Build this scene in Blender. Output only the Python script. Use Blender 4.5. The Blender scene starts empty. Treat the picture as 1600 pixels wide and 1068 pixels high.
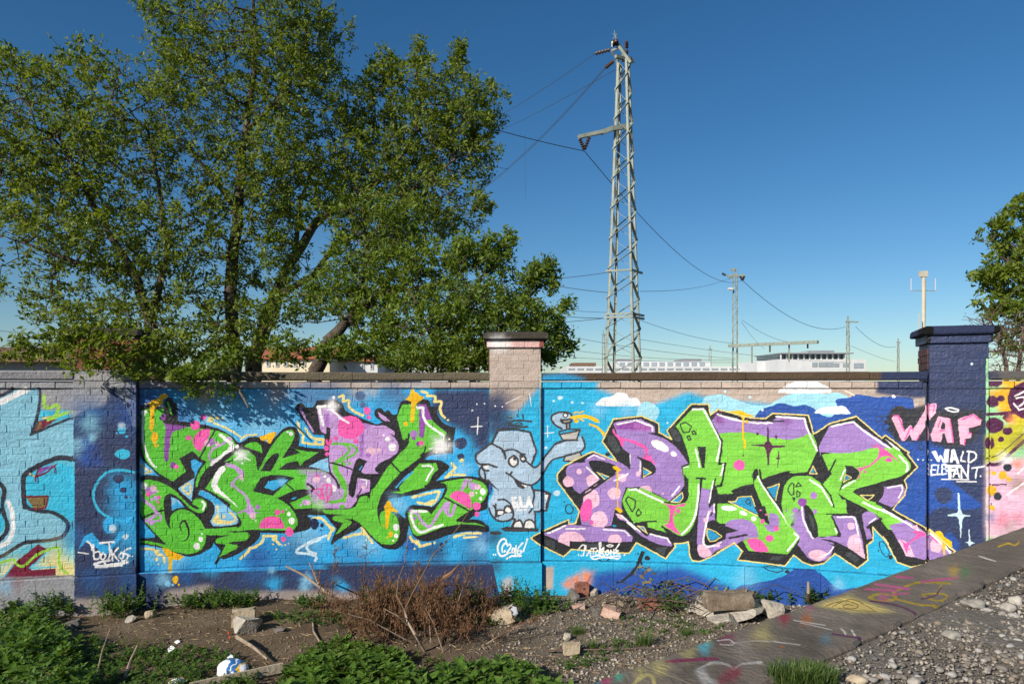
import bpy, math, random
import numpy as np
from mathutils import Vector, Matrix
random.seed(7); RNG = np.random.default_rng(11)
sc = bpy.context.scene
col = sc.collection
R = math.radians
# ---------------------------------------------------------------- camera
EYE = 2.63
cd = bpy.data.cameras.new('camera'); cam = bpy.data.objects.new('camera', cd); col.objects.link(cam)
cam.location = (0, 0, EYE); cam.rotation_euler = (R(90), 0, 0)
cd.sensor_width = 36; cd.lens = 36*1100/1600; cd.shift_y = 71/1600
cd.clip_start = .05; cd.clip_end = 3000
sc.camera = cam
# ---------------------------------------------------------------- sky and sun (the sun stands to the left, behind the camera)
SUN = Vector((-.63, -.70, .49)).normalized()
w = bpy.data.worlds.new('World'); sc.world = w; w.use_nodes = True
nt = w.node_tree; nt.nodes.clear()
sky = nt.nodes.new('ShaderNodeTexSky'); sky.sky_type = 'NISHITA'; sky.sun_disc = False
sky.sun_elevation = math.asin(SUN.z); sky.sun_rotation = math.atan2(SUN.x, SUN.y)
sky.altitude = 500; sky.air_density = 1.0; sky.dust_density = .35; sky.ozone_density = 3.2
bg = nt.nodes.new('ShaderNodeBackground'); bg.inputs['Strength'].default_value = .075
out = nt.nodes.new('ShaderNodeOutputWorld')
hs = nt.nodes.new('ShaderNodeHueSaturation'); hs.inputs['Saturation'].default_value = 1.25; hs.inputs['Hue'].default_value = .497
nt.links.new(sky.outputs[0], hs.inputs['Color']); tint = nt.nodes.new('ShaderNodeVectorMath'); tint.operation = 'MULTIPLY'; tint.inputs[1].default_value = (.92, .99, 1.04)
nt.links.new(hs.outputs[0], tint.inputs[0]); nt.links.new(tint.outputs[0], bg.inputs[0]); nt.links.new(bg.outputs[0], out.inputs[0])
sd = bpy.data.lights.new('sun', 'SUN'); sd.energy = 5.0; sd.angle = R(.53); sd.color = (1, .93, .82)
so = bpy.data.objects.new('sun', sd); col.objects.link(so)
so.rotation_euler = SUN.to_track_quat('Z', 'Y').to_euler(); so.location = (-10, -10, 12)
sc.view_settings.view_transform = 'Standard'; sc.view_settings.look = 'None'
sc.view_settings.exposure = .3; sc.view_settings.gamma = 1; sc.view_settings.use_curve_mapping = False
# ---------------------------------------------------------------- painting by polygons and sprays into an array
ORI=dict(A=(210,600,6.675),B=(210,740,6.675),C=(350,600,6.675),D=(350,740,6.675),E=(490,600,6.675),F=(490,740,6.675),
 G=(630,600,6.675),H=(630,740,6.675),I=(740,630,6.675),J=(740,740,6.675),K=(860,600,6.675),L=(840,740,6.675),
 M=(990,600,6.675),N=(980,740,6.675),O=(1120,600,6.675),P=(1120,740,6.675),Q=(1260,610,6.675),R=(1260,750,6.675),
 S=(1380,610,6.675),T=(1380,740,6.675),U=(1500,570,3.96),V=(0,590,6.284),W=(0,750,6.284),X=(110,590,3.236),
 a=(200,580,3.337),b=(460,580,3.3375),c=(720,500,2.67),d=(840,590,3.3375),e=(1120,590,3.3375),f=(1360,480,2.671),z=(0,0,1))
COL=dict(lgrey2='a2a0a3',redb='8a4636',capd='4d463c',moss='766c58',pinkc='e0b4ae',copb='63513f',cgrey='6d6866',taupe='beac9f',dtaupe='a79a95',lgrey='a2a1a5',pgrey='b9b7bd',teal='5fc2d8',lblue='8ecbe0',cyan='3cc4e6',plum='7c1c38',brown='8c7242',cream='f6e393',cream2='efe6d0',
 lime='a4dc4a',white='fbf8f6',wt2='f2efe9',char='2e3440',char2='433f42',purple='8a4fa6',navy='343f62',dnavy='1f2a4c',dblue='2468ac',royal='2a54a6',blue='32b0ea',pblue='8ccdf0',sky='2cb2de',sky2='3fb0e6',sky3='2a9ccc',
 pale='cfe6f2',steel='54719c',aqua='a5dcec',dbrown='33343a',orange='f09058',mint='9fd9a0',pinkw='e6bcd2',gold='f0b52a',yolive='c4bf2e',plum2='521d45',rose='dd7f97',
 blk='29272a',bk2='2d2d30',gr='60c636',gr2='6ac83a',lgr='a8dc90',dgr='3fae2a',lpu='cb9fd9',lpu2='bfa4cc',mpu='b27cc9',mpu2='9450a8',pink3='c79ad2',pkk='f65fb0',ppk='f3c3d8',yel='fbc112',yel2='ffc814',
 eleph='b2c9dd',can='c3bdb6',rpu='a684c6',rgr='82d048',ye2='f6e28c',grey3='454a4c',rose2='9a4fa8',rose3='b269b8',mag='8a4a94',mag2='5a2a4c',wpk='f3b6d0',starw='cfe9ee',
 conc='867a6d',concd='6a6055',concl='a09486',conck='4f463d',sandp='cfc07a',sandy='ecd07a',sandd='8d7340',olv='bfa32c',pnk='c86890',plm='6c3f60',rd='aa2846',orn='cc7028',grn='5f8a55',ylw='dcb422',whi='ddd6cc',cy='5c98ac',plm2='8c3a5c',grn2='9ab060',cy2='58b0c0',gra='bcb8b2',rd2='8c2840',tea='50706a',pur='5a4590',tea2='50b498',pnk2='d84c84',ylw2='e0c020')
def paint(DATA,OUT,SC=2.5,X0=-80,Y0=560,W=1760,H=410):
    w,h=int(W*SC),int(H*SC)
    im=np.zeros((h,w,3),np.float32)
    def lin(hx):
        c=np.array([int(hx[i:i+2],16)/255 for i in (0,2,4)],np.float32)
        return np.where(c<=.04045,c/12.92,((c+.055)/1.055)**2.4)
    pal={k:lin(v) for k,v in COL.items()}
    def parse(t):
        o=(0,0,1);pts=[];sh=[];buf=None
        for k in t.split():
            if k==';':continue
            if k[0].isalpha():o=ORI[k];continue
            s=k.endswith('!');v=float(k.rstrip('!'))
            if buf is None:buf=v
            else:
                pts.append((o[0]+buf/o[2],o[1]+v/o[2]));sh.append(s);buf=None
        return pts,sh,o
    outp,_,_=parse(OUT)
    def smooth(p,sh,closed):
        n=len(p);P=np.array(p);T=np.zeros((n,2))
        for i in range(n):
            if sh[i]:continue
            if closed:T[i]=(P[(i+1)%n]-P[i-1])/2
            elif 0<i<n-1:T[i]=(P[i+1]-P[i-1])/2
        q=[]
        for i in range(n if closed else n-1):
            a,b=P[i],P[(i+1)%n];d=np.hypot(*(b-a))
            def lim(t):
                l=np.hypot(*t);return t if l<1.3*d or l==0 else t*(1.3*d/l)
            ta,tb=lim(T[i]),lim(T[(i+1)%n])
            m=max(2,int(d/2))
            for j in range(m):
                t=j/m
                q.append((2*t**3-3*t*t+1)*a+(t**3-2*t*t+t)*ta+(-2*t**3+3*t*t)*b+(t**3-t*t)*tb)
        if not closed:q.append(P[-1])
        return np.array(q)
    def box(x0,y0,x1,y1,pad):
        return (max(0,int((x0-pad-X0)*SC)),max(0,int((y0-pad-Y0)*SC)),min(w,int((x1+pad-X0)*SC)+2),min(h,int((y1+pad-Y0)*SC)+2))
    def comp(bx,mask,col,a=1.):
        x0,y0,x1,y1=bx;m=(mask*a)[...,None]
        im[y0:y1,x0:x1]=im[y0:y1,x0:x1]*(1-m)+col*m
    def fill(p,bx):
        x0,y0,x1,y1=bx;m=np.zeros((y1-y0,x1-x0),np.float32)
        q=(np.asarray(p)-(X0,Y0))*SC-(x0,y0);a=q;b=np.roll(q,-1,0)
        for r in range(m.shape[0]):
            yy=r+.5
            k=(a[:,1]<=yy)!=(b[:,1]<=yy)
            if not k.any():continue
            xs=np.sort(a[k,0]+(yy-a[k,1])/(b[k,1]-a[k,1])*(b[k,0]-a[k,0]))
            for i in range(0,len(xs)-1,2):
                l=max(0,int(round(xs[i])));e=min(m.shape[1],int(round(xs[i+1])))
                if e>l:m[r,l:e]=1
        return m
    def blur(m,r):
        r=int(r*SC)
        if r<1:return m
        for _ in range(2):
            for ax in (0,1):
                pw=[(0,0),(0,0)];pw[ax]=(r+1,r)
                c=np.cumsum(np.pad(m,pw,mode='edge'),axis=ax,dtype=np.float64)
                n=m.shape[ax]
                m=((np.take(c,range(2*r+1,2*r+1+n),ax)-np.take(c,range(0,n),ax))/(2*r+1)).astype(np.float32)
        return m
    for ln in DATA.splitlines():
        ln=ln.strip()
        if not ln or ln[0]=='#':continue
        hd,cs=ln.split(' : ');hd=hd.split();kind,col,opt=hd[0],pal[hd[1]],float(hd[2])
        if cs.strip()=='@OUT':pts,sh,o=outp,[True]*len(outp),(0,0,1)
        elif kind in'OG':
            tk=cs.split();o=ORI[tk[0]];v=[float(k) for k in tk[1:]]
            cx,cy=o[0]+v[0]/o[2],o[1]+v[1]/o[2]
            if kind=='O':
                rx,ry=v[2]/o[2],v[3]/o[2];an=math.radians(v[4]) if len(v)>4 else 0
                th=np.linspace(0,2*math.pi,40,endpoint=False)
                wob=1+.03*np.sin(3*th+cx)+.02*np.sin(5*th+cy)
                ex,ey=rx*np.cos(th)*wob,ry*np.sin(th)*wob
                pts=np.stack([cx+ex*math.cos(an)-ey*math.sin(an),cy+ex*math.sin(an)+ey*math.cos(an)],1);sh=None
            else:
                al=float(hd[3]);bx=box(cx,cy,cx,cy,opt*1.9)
                yy,xx=np.mgrid[bx[1]:bx[3],bx[0]:bx[2]]
                dx,dy=xx/SC+X0-cx,yy/SC+Y0-cy
                th=np.arctan2(dy,dx);ww=1+.2*np.sin(3*th+cx)+.14*np.sin(5*th+cy)+.1*np.sin(9*th+cx*3)
                comp(bx,np.exp(-((dx*dx+dy*dy)/(opt*opt)*ww)**1.2).astype(np.float32),col,al);continue
        else:pts,sh,o=parse(cs)
        if kind in'PSO':
            p=smooth(pts,sh,True) if kind=='S' else np.array(pts)
            bx=box(p[:,0].min(),p[:,1].min(),p[:,0].max(),p[:,1].max(),opt*2.5)
            if bx[2]<=bx[0] or bx[3]<=bx[1]:continue
            m=fill(p,bx)
            if opt:m=blur(m,opt*(.5 if kind=='O' else .7))
            comp(bx,m,col)
        else:
            p=smooth(pts,sh,False) if kind=='C' else np.array(pts)
            r=opt/2
            bx=box(p[:,0].min(),p[:,1].min(),p[:,0].max(),p[:,1].max(),r+2)
            if bx[2]<=bx[0] or bx[3]<=bx[1]:continue
            m=np.zeros((bx[3]-bx[1],bx[2]-bx[0]),np.float32)
            for a,b in zip(p[:-1],p[1:]):
                sb=box(min(a[0],b[0]),min(a[1],b[1]),max(a[0],b[0]),max(a[1],b[1]),r+1.5)
                if sb[2]<=sb[0] or sb[3]<=sb[1]:continue
                yy,xx=np.mgrid[sb[1]:sb[3],sb[0]:sb[2]]
                xx=xx/SC+X0;yy=yy/SC+Y0
                dd=b-a;L2=max(1e-9,(dd**2).sum())
                t=np.clip(((xx-a[0])*dd[0]+(yy-a[1])*dd[1])/L2,0,1)
                ds=np.hypot(xx-a[0]-t*dd[0],yy-a[1]-t*dd[1])
                v=np.clip((r-ds)*SC*.7+.5,0,1)
                s=m[sb[1]-bx[1]:sb[3]-bx[1],sb[0]-bx[0]:sb[2]-bx[0]]
                np.maximum(s,v,out=s)
            comp(bx,m,col)
    return im
MURAL = """
P taupe 0 : z -80 560 1680 560 1680 970 -80 970
P lgrey 0 : z -80 560 216 560 216 970 -80 970
P teal 0 : z -80 612 117 606 117 912 -80 930
P lgrey 3 : z -80 560 216 560 216 606 150 606 150 627 118 640 64 640 62 606 40 606 0 622 -80 640
P lblue 0 : z -80 650 0 622 15 612 40 606 62 606 62 624 58 650 48 678 75 665 117 650 117 722 90 713 62 724 38 740 36 765 39 790 60 798 85 803 104 820 107 832 95 842 60 847 30 858 0 870 -80 880
S cyan 0 : V 240 1000 ; V 250 930 380 870 500 850 600 840 690 870 730 920 ; W 735 350 690 400 600 330 500 310 360 300 270 260 240 150
P plum 1 : V 330 540 375 420 480 400 560 410 430 490
P brown 0 : V 350 520 385 430 410 420 400 490
L cream 3 : V 420 395 510 380
L cyan 7 : V 400 345 520 345
L cyan 5 : V 560 390 720 360
C lime 5 : V 430 170 450 290 560 265 570 310 550 360 470 410 600 360 720 320
L white 9 : z -60 648 0 628 42 608
C char 5 : z 62 606 62 624 58 650 50 676
L char 4 : V 305 555 500 470 730 380
C char 8 : W 245 260 230 130 ; V 230 1000 260 930 400 850 520 800 600 780 720 800
L char 3 : V 730 380 ; V 730 800
C char 5 : z -60 636 0 618 22 606
C char 7 : W -20 20 40 90 20 260 60 400 70 480 20 560 -60 610
P cyan 0 : W -200 80 5 90 10 270 -10 300 50 400 40 480 -30 560 -200 600
C char 6 : W 240 150 250 250 360 295 520 315 630 380 670 450 620 540 520 580 370 595 250 610 150 660 40 730 -60 770
P brown 0 : W 255 160 460 155 450 265 330 275
L plum 3 : W 245 160 470 155 450 270 330 280
P purple 0 : V 385 885 540 850 380 950
L plum 3 : V 280 935 350 970 450 930 550 850
L plum 3 : V 385 880 350 970 350 1010
L plum 2 : V 540 860 540 930
L cream 2 : V 290 935 330 960
C white 7 : W 80 215 120 330 125 480 80 600 -30 650
G cream 22 .9 : z 20 893
G cream 30 .9 : z 85 885
G cream 20 .9 : z 105 895
P plum 0 : W 380 625 470 680 300 860 310 880 545 865 550 935 300 960 20 970 160 800 240 730
L cyan 2 : W 20 970 130 830
L cyan 2 : W 450 710 290 860 550 850
C lime 4 : W -40 820 130 775 160 820 230 840 310 770 400 710 570 660 580 800 620 880 660 910
G plum 10 .5 : z 30 909
P navy 0 : z 117 560 216 560 216 960 117 960
S lgrey 3 : X 0 -90 340 -90 340 10 310 80 210 50 180 130 80 160 0 190
P lgrey 2 : X 225 60 260 100 300 180 315 245 330 250 330 60
G dblue 30 0.58 : X 90 180
G lblue 14 .7 : X 100 230
G royal 14 .9 : X 80 340
G royal 12 .9 : X 75 410
G royal 9 .6 : X 140 420
G lblue 14 .6 : X 30 340
G lblue 7 .8 : X 110 300
G dblue 20 0.50 : X 20 800
O cyan 0 : X 265 385 38 26
O cyan 0 : X 262 262 22 20
O pale 3 : X 260 240 18 16
O cyan 0 : X 235 278 5 5
O cyan 0 : X 285 295 7 6
C cyan 4 : X 320 475 250 465 180 480 130 540 118 600 140 660 200 705 300 730
G blue 22 .9 : X 270 560
G blue 30 .8 : X 290 640
G blue 22 .8 : X 300 730
G blue 26 .7 : X 310 840
G royal 22 .6 : X 300 180
O navy 1 : X 245 510 28 22
O navy 1 : X 268 566 18 14
O navy 0 : X 283 602 9 9
O navy 0 : X 307 603 6 5
O blue 2 : X 200 745 34 40
O pale 2 : X 215 760 18 20
O pale 2 : X 278 800 16 14
P blue 1 : X 40 870 70 800 110 780 150 830 200 850 250 780 300 760 240 830 180 900 100 830 75 830
L white 2.04 : X 40 880 90 888
C white 2.8 : X 86 826 104 840 112 868
L white 2.8 : X 116 842 122 915
C white 2.6 : X 120 882 146 876 152 898 138 915 122 913
C white 2.6 : X 164 884 154 904 166 918 178 902 172 886 164 884
L white 3 : X 150 832 220 828
C white 2.8 : X 196 830 200 890 186 924
L white 2.8 : X 208 868 214 920
L white 2.6 : X 242 858 212 894
L white 2.6 : X 218 890 244 922
C white 2.4 : X 256 882 247 900 258 914 269 898 264 882 256 882
C white 2.6 : X 304 858 276 870 274 886 292 894 284 916 262 924
C white 3.40 : X 200 920 120 940 180 950 290 930 130 955 260 945
L white 2.72 : X 165 920 185 955
L white 2.04 : X 300 898 302 898
L white 2.04 : X 312 902 314 902
P blue 0 : z 216 606 765 606 765 960 216 960
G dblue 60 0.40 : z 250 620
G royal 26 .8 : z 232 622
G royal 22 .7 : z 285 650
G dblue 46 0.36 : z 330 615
G pblue 40 .7 : z 335 640
G pblue 40 .7 : z 420 650
G pblue 26 .6 : z 400 675
G taupe 16 .9 : z 320 612
G taupe 18 .8 : z 432 612
G steel 26 .8 : z 480 616
G steel 30 .8 : z 520 622
G taupe 16 .9 : z 562 610
G taupe 10 .8 : z 585 612
P steel 4 : z 600 606 622 606 640 628 650 640 580 640 588 622
G steel 26 .8 : z 620 622
G blue 30 .7 : z 590 640
G blue 30 .6 : z 650 640
P navy 7 : z 678 606 765 606 765 700 745 700 715 672 690 655 672 640
G navy 30 .7 : z 745 650
G navy 20 .5 : z 752 700
G blue 18 .9 : z 715 690
G pblue 14 .6 : z 722 735
O navy 1 : z 720 692 10 9
O navy 0 : z 720 713 5.5 5
O steel 1 : z 563 618 8 8
O steel 1 : z 567 632 5 5
G dblue 30 0.43 : z 420 862
G royal 20 .8 : z 400 870
G dblue 40 0.43 : z 455 868
G navy 24 .5 : z 470 855
G pblue 22 .6 : z 270 870
G pblue 16 .6 : z 240 862
G pblue 26 .7 : z 480 830
G dblue 30 0.50 : z 556 855
G pblue 18 .7 : z 575 850
G pblue 16 .6 : z 556 838
G royal 14 .9 : z 640 850
G dblue 20 0.58 : z 675 855
G royal 18 .9 : z 750 838
G pblue 14 .9 : z 750 852
G navy 22 .7 : z 680 865
G navy 24 .6 : z 740 872
G dblue 20 0.43 : z 650 868
P taupe 0 : z 765 500 846 500 846 640 765 640
P sky 0 : z 765 640 846 640 846 960 765 960
G navy 26 .95 : z 772 640
G navy 24 .9 : z 776 665
G navy 18 .8 : z 780 628
G navy 14 .8 : z 795 664
G taupe 16 .5 : z 810 635
P sky 5 : z 812 640 846 600 846 660 800 660
G sky 14 .7 : z 800 690
G navy 14 .7 : z 772 840
G navy 12 .6 : z 778 885
O white 0 : z 745 631 1.3 1.3
O white 0 : z 757 630 1.3 1.3
O white 0 : z 774 634 1.2 1.2
O white 0 : z 738 641 1.5 1.5
O white 0 : z 785 635 1.2 1.2
L white 1.6 : z 747 651 745.5 678
L white 1.6 : z 736 666 753 665
L white 1 : z 827 614 830 634
L white 1 : z 790 630 815 618
P sky 0 : z 846 580 1449 580 1449 960 846 960
P taupe 6 : z 945 585 1449 585 1449 640 1300 640 1100 622 1000 640 990 628 930 605 935 600
P taupe 0 : z 935 595 1449 595 1449 606 1150 612 935 607
P sky 5 : z 1000 640 1075 612 1100 620 1100 660 1000 660
S aqua 0 : z 996 640 1003 629 1015 628 1030 640 1020 660 996 660
S aqua 0 : z 1100 622 1115 617 1130 616 1150 624 1175 632 1200 632 1222 620 1240 613 1265 612 1290 615 1310 613 1330 625 1340 650 1100 655
S white 0 : z 932 633 940 622 955 619 965 613 978 614 983 621 995 622 999 633
S white 0 : z 1217 613 1226 602 1238 597 1252 593 1268 593 1280 598 1288 602 1297 606 1298 613
G pblue 12 .6 : z 935 640
G pblue 14 .6 : z 980 640
S royal 0 : z 1178 655 1188 640 1205 634 1220 629 1240 634 1258 632 1272 638 1285 648 1300 650 1308 635 1306 624 1325 621 1337 616 1350 617 1370 620 1395 619 1425 622 1430 640 1449 640 1449 850 1420 850 1350 780 1300 700 1180 670
S white 0 : z 1274 645 1282 637 1297 635 1318 634 1325 640 1328 646
L cream2 2 : z 1320 610 1335 617
P navy 3 : z 1372 560 1460 560 1460 620 1425 622 1368 614
O pale 0 : z 1516 556.5 5 4.5
O white 0 : z 1396 619 3.2 2.4
O pale 0 : z 1133 611 2.4 2.4
O pale 0 : z 1172 620 2.6 2.4
O pale 0 : z 1191 640 2.2 2
O pale 1 : z 875 621 4 3
O pale 0 : z 865 626 2 2
O pale 0 : z 894 628 2 2
O pale 0 : z 910 629 1.8 1.6
O pale 1 : z 870 770 5 4.5
O pale 1 : z 853 699 2.6 2.4
O pale 0 : z 1043 660 1.8 1.6
P dblue 8 : z 846 888 900 888 1030 894 1100 900 1200 905 1200 960 846 960
O dbrown 0 : z 1392 657 11 8
L dbrown 30 : z 1405 648 1423 672
P dbrown 3 : z 1388 645 1452 630 1452 690 1400 690 1385 668
O royal 0 : z 1372 654 4 4
O royal 0 : z 1382 653 4 4
O royal 0 : z 1384 666 4.5 4.5
L dbrown 1.3 : z 1368 650 1376 650 1377 657 1370 659 1367 653
L dbrown 1.3 : z 1378 650 1387 649 1388 656 1380 657 1378 651
L dbrown 1.3 : z 1379 662 1389 661 1390 670 1381 671 1378 664
O navy 0 : z 1440 698 5 5
O royal 0 : z 1440 698 3 3
P navy 0 : z 1449 480 1544 480 1544 960 1449 960
S royal 2 : z 1449 692 1475 698 1480 730 1488 752 1530 785 1533 792 1500 796 1470 792 1449 806
O navy 1 : z 1474 773 14 13 20
P navy 3 : z 1449 806 1460 794 1500 797 1544 800 1544 900 1449 870
P royal 3 : z 1470 838 1485 830 1500 850 1490 870
L dblue 3 : z 1449 640 1449 700
P dbrown 5 : z 1452 640 1535 640 1540 660 1520 690 1500 700 1455 695
P lgrey 2 : z -80 905 117 898 117 975 -80 975
G plum 12 .4 : z 25 910
G pblue 12 .5 : z 8 916
P navy 0 : z 117 899 215 896 215 940 117 945
G dblue 20 0.43 : z 145 905
G dblue 16 0.43 : z 200 905
P dtaupe 5 : z 117 935 215 935 215 970 117 970
P navy 0 : z 215 896 850 880 850 960 215 960
G dblue 16 0.58 : z 235 902
G dblue 16 0.58 : z 290 897
G blue 12 .5 : z 330 890
G dblue 22 0.50 : z 400 890
G dblue 22 0.43 : z 480 890
G pblue 9 .9 : z 480 905
G pblue 8 .8 : z 475 918
G blue 14 .7 : z 538 895
G blue 12 .8 : z 535 915
G blue 12 .8 : z 428 912
G pblue 5 .8 : z 424 890
G blue 9 .9 : z 656 893
G pblue 4 .9 : z 652 898
G blue 4 .9 : z 672 897
G royal 12 .7 : z 630 880
G pblue 12 .7 : z 255 905
O pblue 1 : z 262 911 4.5 5
O yel 0 : z 274 905 4.5 6
O yel 0 : z 279 913 1.8 2
O pblue 0 : z 270 913 2 2
P dtaupe 6 : z 255 927 850 922 850 975 255 975
P dtaupe 5 : z 262 922 330 912 340 975 255 975
P dtaupe 5 : z 400 925 520 922 520 975 400 975
P navy 5 : z 500 880 850 880 770 955 600 955
P sky 0 : z 770 880 851 880 851 975 790 975 775 905
G navy 10 .7 : z 775 885
P pgrey 4 : z 785 905 800 900 800 975 785 975
P sky 4 : z 851 878 1449 895 1449 975 851 975
P taupe 2 : z 851 886 865 884 864 920 851 920
G orange 8 .9 : z 900 905
G orange 10 .95 : z 917 900
G orange 9 .9 : z 918 912
G orange 8 .9 : z 888 912
G orange 8 .9 : z 905 918
P royal 8 : z 925 895 960 890 1000 885 1030 890 1060 884 1090 895 1130 912 1150 920 1180 960 920 960
S royal 0 : z 1175 912 1192 908 1205 906 1225 899 1240 890 1262 889 1275 891 1290 902 1300 912 1315 920 1335 918 1350 925 1350 970 1150 970 1150 920
G pblue 9 .7 : z 1310 912
G pblue 18 .5 : z 1165 902
P mint 0 : z 1540 560 1680 560 1680 900 1540 900
P pinkw 6 : z 1540 720 1600 715 1680 710 1680 840 1540 840
P gold 6 : z 1545 612 1600 590 1680 590 1680 690 1590 665 1560 640
P yolive 5 : z 1540 680 1600 650 1600 690 1580 710 1540 725
P gold 4 : z 1560 590 1585 592 1580 605 1560 600
O plum2 1 : z 1554 597 10 7
O gold 0 : z 1577 598 8 6
O plum2 1 : z 1551 627 10 9
O plum2 1 : z 1564 622 6 5
L plum2 5 : z 1542 647 1600 643
O plum2 1 : z 1600 624 25 29
O plum2 1 : z 1554 664 14 12
O plum2 1 : z 1575 652 8 7
O plum2 1 : z 1546 692 8 10
O plum2 0 : z 1564 686 4.5 4.5
O plum2 1 : z 1574 673 8 6
L yolive 6 : z 1543 716 1560 714 1585 695 1600 678
L plum2 5 : z 1543 726 1562 724 1580 706 1600 688
L char 1.5 : z 1540 716 1560 710 1600 676
G white 10 .7 : z 1570 716
G orange 8 .7 : z 1580 655
G brown 12 .6 : z 1592 690
G brown 14 .6 : z 1590 755
G orange 8 .7 : z 1590 725
O gold 0 : z 1567 742 7 6.5
O gold 0 : z 1576 748 4 4
O gold 0 : z 1553 739 3.5 3
O gold 0 : z 1549 766 8 8
O gold 0 : z 1551 793 4 4
O char 1 : z 1574 730 6.5 6
O char 1 : z 1559 775 6.5 6
O char 0 : z 1547 787 2.5 2.5
L plum2 2 : z 1550 757 1572 756
L white 2 : z 1573 772 1600 754
L white 2 : z 1590 740 1600 730
L white 2.5 : z 1584 630 1592 640 1600 638
L white 2.5 : z 1586 618 1600 611
C white 2.5 : z 1588 622 1600 620 1600 628 1592 634
G rose 14 .8 : z 1567 812
G rose 10 .7 : z 1590 808
G steel 8 .7 : z 1547 808
G dtaupe 14 .6 : z 1580 826
P lgrey2 0 : z -80 560 117 560 117 593 -80 593
P redb 0 : z 100 525 222 525 222 577 100 577
P capd 0 : z 90 480 225 480 225 529 90 529
P moss 0 : z 216 560 765 560 765 595.5 216 595.5
P capd 0 : z 745 480 860 480 860 532 745 532
P pinkc 0 : z 750 532 855 532 855 543.5 750 543.5
G white 12 .9 : z 775 537
G white 9 .8 : z 790 537
P redb 0 : z 843 532 860 532 860 543 843 543
P redb 0 : z 750 532 759.5 532 759.5 543 750 543
P copb 0 : z 846 560 1449 560 1449 594.5 846 594.5
P blue 5 : z 846 586 880 584 910 590 915 597 846 597
P navy 3 : z 1374 560 1449 560 1449 600 1370 600
P cgrey 0 : z 1544 560 1680 560 1680 591 1544 591
G navy 8 .7 : z 1547 586
S blk 0 : A 45 260! 50 215! 160 220 300 230! 330 150 390 140 400 190! 445 205 455 380! 580 395 700 415 860 455 980 515 1068 590 ; C 150 610 190 600 260 555 330 545 390 560 460 610! 520 560 600 480 650 445 720 438 765 465 790 540 780 640! 900 660 1045 675! 1045 530! 930 525! 770 290 740 245 770 205 820 195 850 235! 930 235 960 180! ; E 30 165! 230 160! 310 215 330 270 450 330 600 395 660 415 715 392! 640 330 640 270 700 248 740 290 770 265 800 290 830 320! 870 310! 900 190! ; G 0 170 200 155 270 170 285 232! 352 238! 360 320 430 410 550 450! 530 560 515 720! 400 720 260 750 230 785! 370 790 470 840 480 870 430 920 340 1010! 500 975 700 958 850 985 ; H 885 65 930 150 890 250 880 360! 790 400 690 470! 800 480 870 530 895 560! 900 610! 700 595 500 630 280 700 170 690 100 640! 60 540 ; F 985 580 960 700 880 775 790 785 690 745 560 620 490 550! 440 590 330 640 250 690 190 740! 180 710 240 570! 160 480 120 430! 0 430 ; D 870 430! 905 480 890 570 750 610 640 620 380 610! 350 690 250 765 150 830 0 890 ; B 900 880 860 945! 830 940! 900 800! 830 715! 800 770 730 810 680 840 580 862 500 845 330 790 200 750 45 735! 45 668! 215 665! 110 540 45 440! 35 300 40 120 ; A 40 980! 20 900 40 720! 30 640
S blue 0 : A 40 710! 100 805 190 890 260 960! 140 945 40 965! 20 900
S pblue 1 : A 45 760! 100 830 190 900 180 940! 140 935 45 940!
P sky2 0 : A 590 800 625 775 710 825 660 900 635 980 625 920 600 870
P pblue 0 : B 455 150 560 80 630 35 612 160 598 285 500 200
P pblue 0 : B 385 240 450 265 525 345 440 355 390 385
P sky2 0 : B 440 285 525 345 440 355 390 380 390 330
S pblue 0 : B 670 215! 690 170 760 190 880 270 1068 415 ; D 130 430 155 490 120 525 0 540 ; B 940 545 820 540! 790 490! 830 420 835 330 770 260
S sky2 1 : B 670 215! 700 175 800 215 920 300 860 320 800 280
P blue 0 : B 45 440 110 520 215 640 205 665 45 665
P pblue 0 : C 880 860 1000 790 1068 770 ; E 150 765 162 915 60 880 0 860
P sky2 0 : D 420 140 460 75 560 60 670 55 620 110 520 175
S sky2 0 : F 785 260! 1060 215 ; H 200 190 330 160 430 150! 400 240 345 310 290 345! 270 335 90 325 40 360 20 420 ; F 955 465! 880 400 780 290
G pblue 14 .8 : F 870 320
C cream 2.5 : A 45 815! 110 875 180 910! 95 930
C cream 3 : B 570 95! 500 145 570 210 585 120
S cream 0 : B 850 335 880 340 880 400 900 470 1000 490 1050 470 1055 440 990 400 1000 395 ; D 120 455 100 500 20 515 ; B 850 520 815 480 850 430 870 400
O cream 0 : B 935 440 16 20
C cream 3 : D 60 395 120 455 90 500 0 515
C cream 4 : B 50 780! 200 785 240 830 300 850 310 920
S cream 0 : B 205 790! 265 790! 265 840 300 850 230 850
O cream 0 : B 233 890 18 20
O cream 0 : B 250 940 8 10
C cream 4 : D 170 880! 240 820 270 770! 330 755 400 700 410 645! 545 645! 545 700 600 745
O cream 0 : D 525 675 26 24
O cream 0 : D 515 732 12 9
O cream 0 : D 547 785 10 11
O cream 0 : D 638 738 11 10
O cream 0 : D 673 727 8 8
O blue 1 : D 595 750 14 14
C cream 3 : C 0 440! 90 490 165 545
C cream 3 : C 180 575! 220 535 340 525
P cream 0 : A 800 305 835 370 830 400 750 390
O cream 0 : A 868 350 20 20
O cream 0 : A 915 352 13 13
C cream 2.5 : A 830 405 900 430 1000 480 1068 525
C cream 4 : C 770 395! 785 480! 830 520! 815 600! 900 620 1030 625! 1035 570! 930 560 880 510 850 460
O cream 0 : C 955 600 22 16
O cream 0 : C 1000 575 40 16
C cream 4 : E 265 130! 310 115 305 175! 370 170 360 220 420 280 510 320
C cream 4 : G 190 70! 250 90 250 120! 330 125 325 180! 395 180 385 250 400 310 435 345
O cream 0 : G 470 373 11 11
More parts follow.
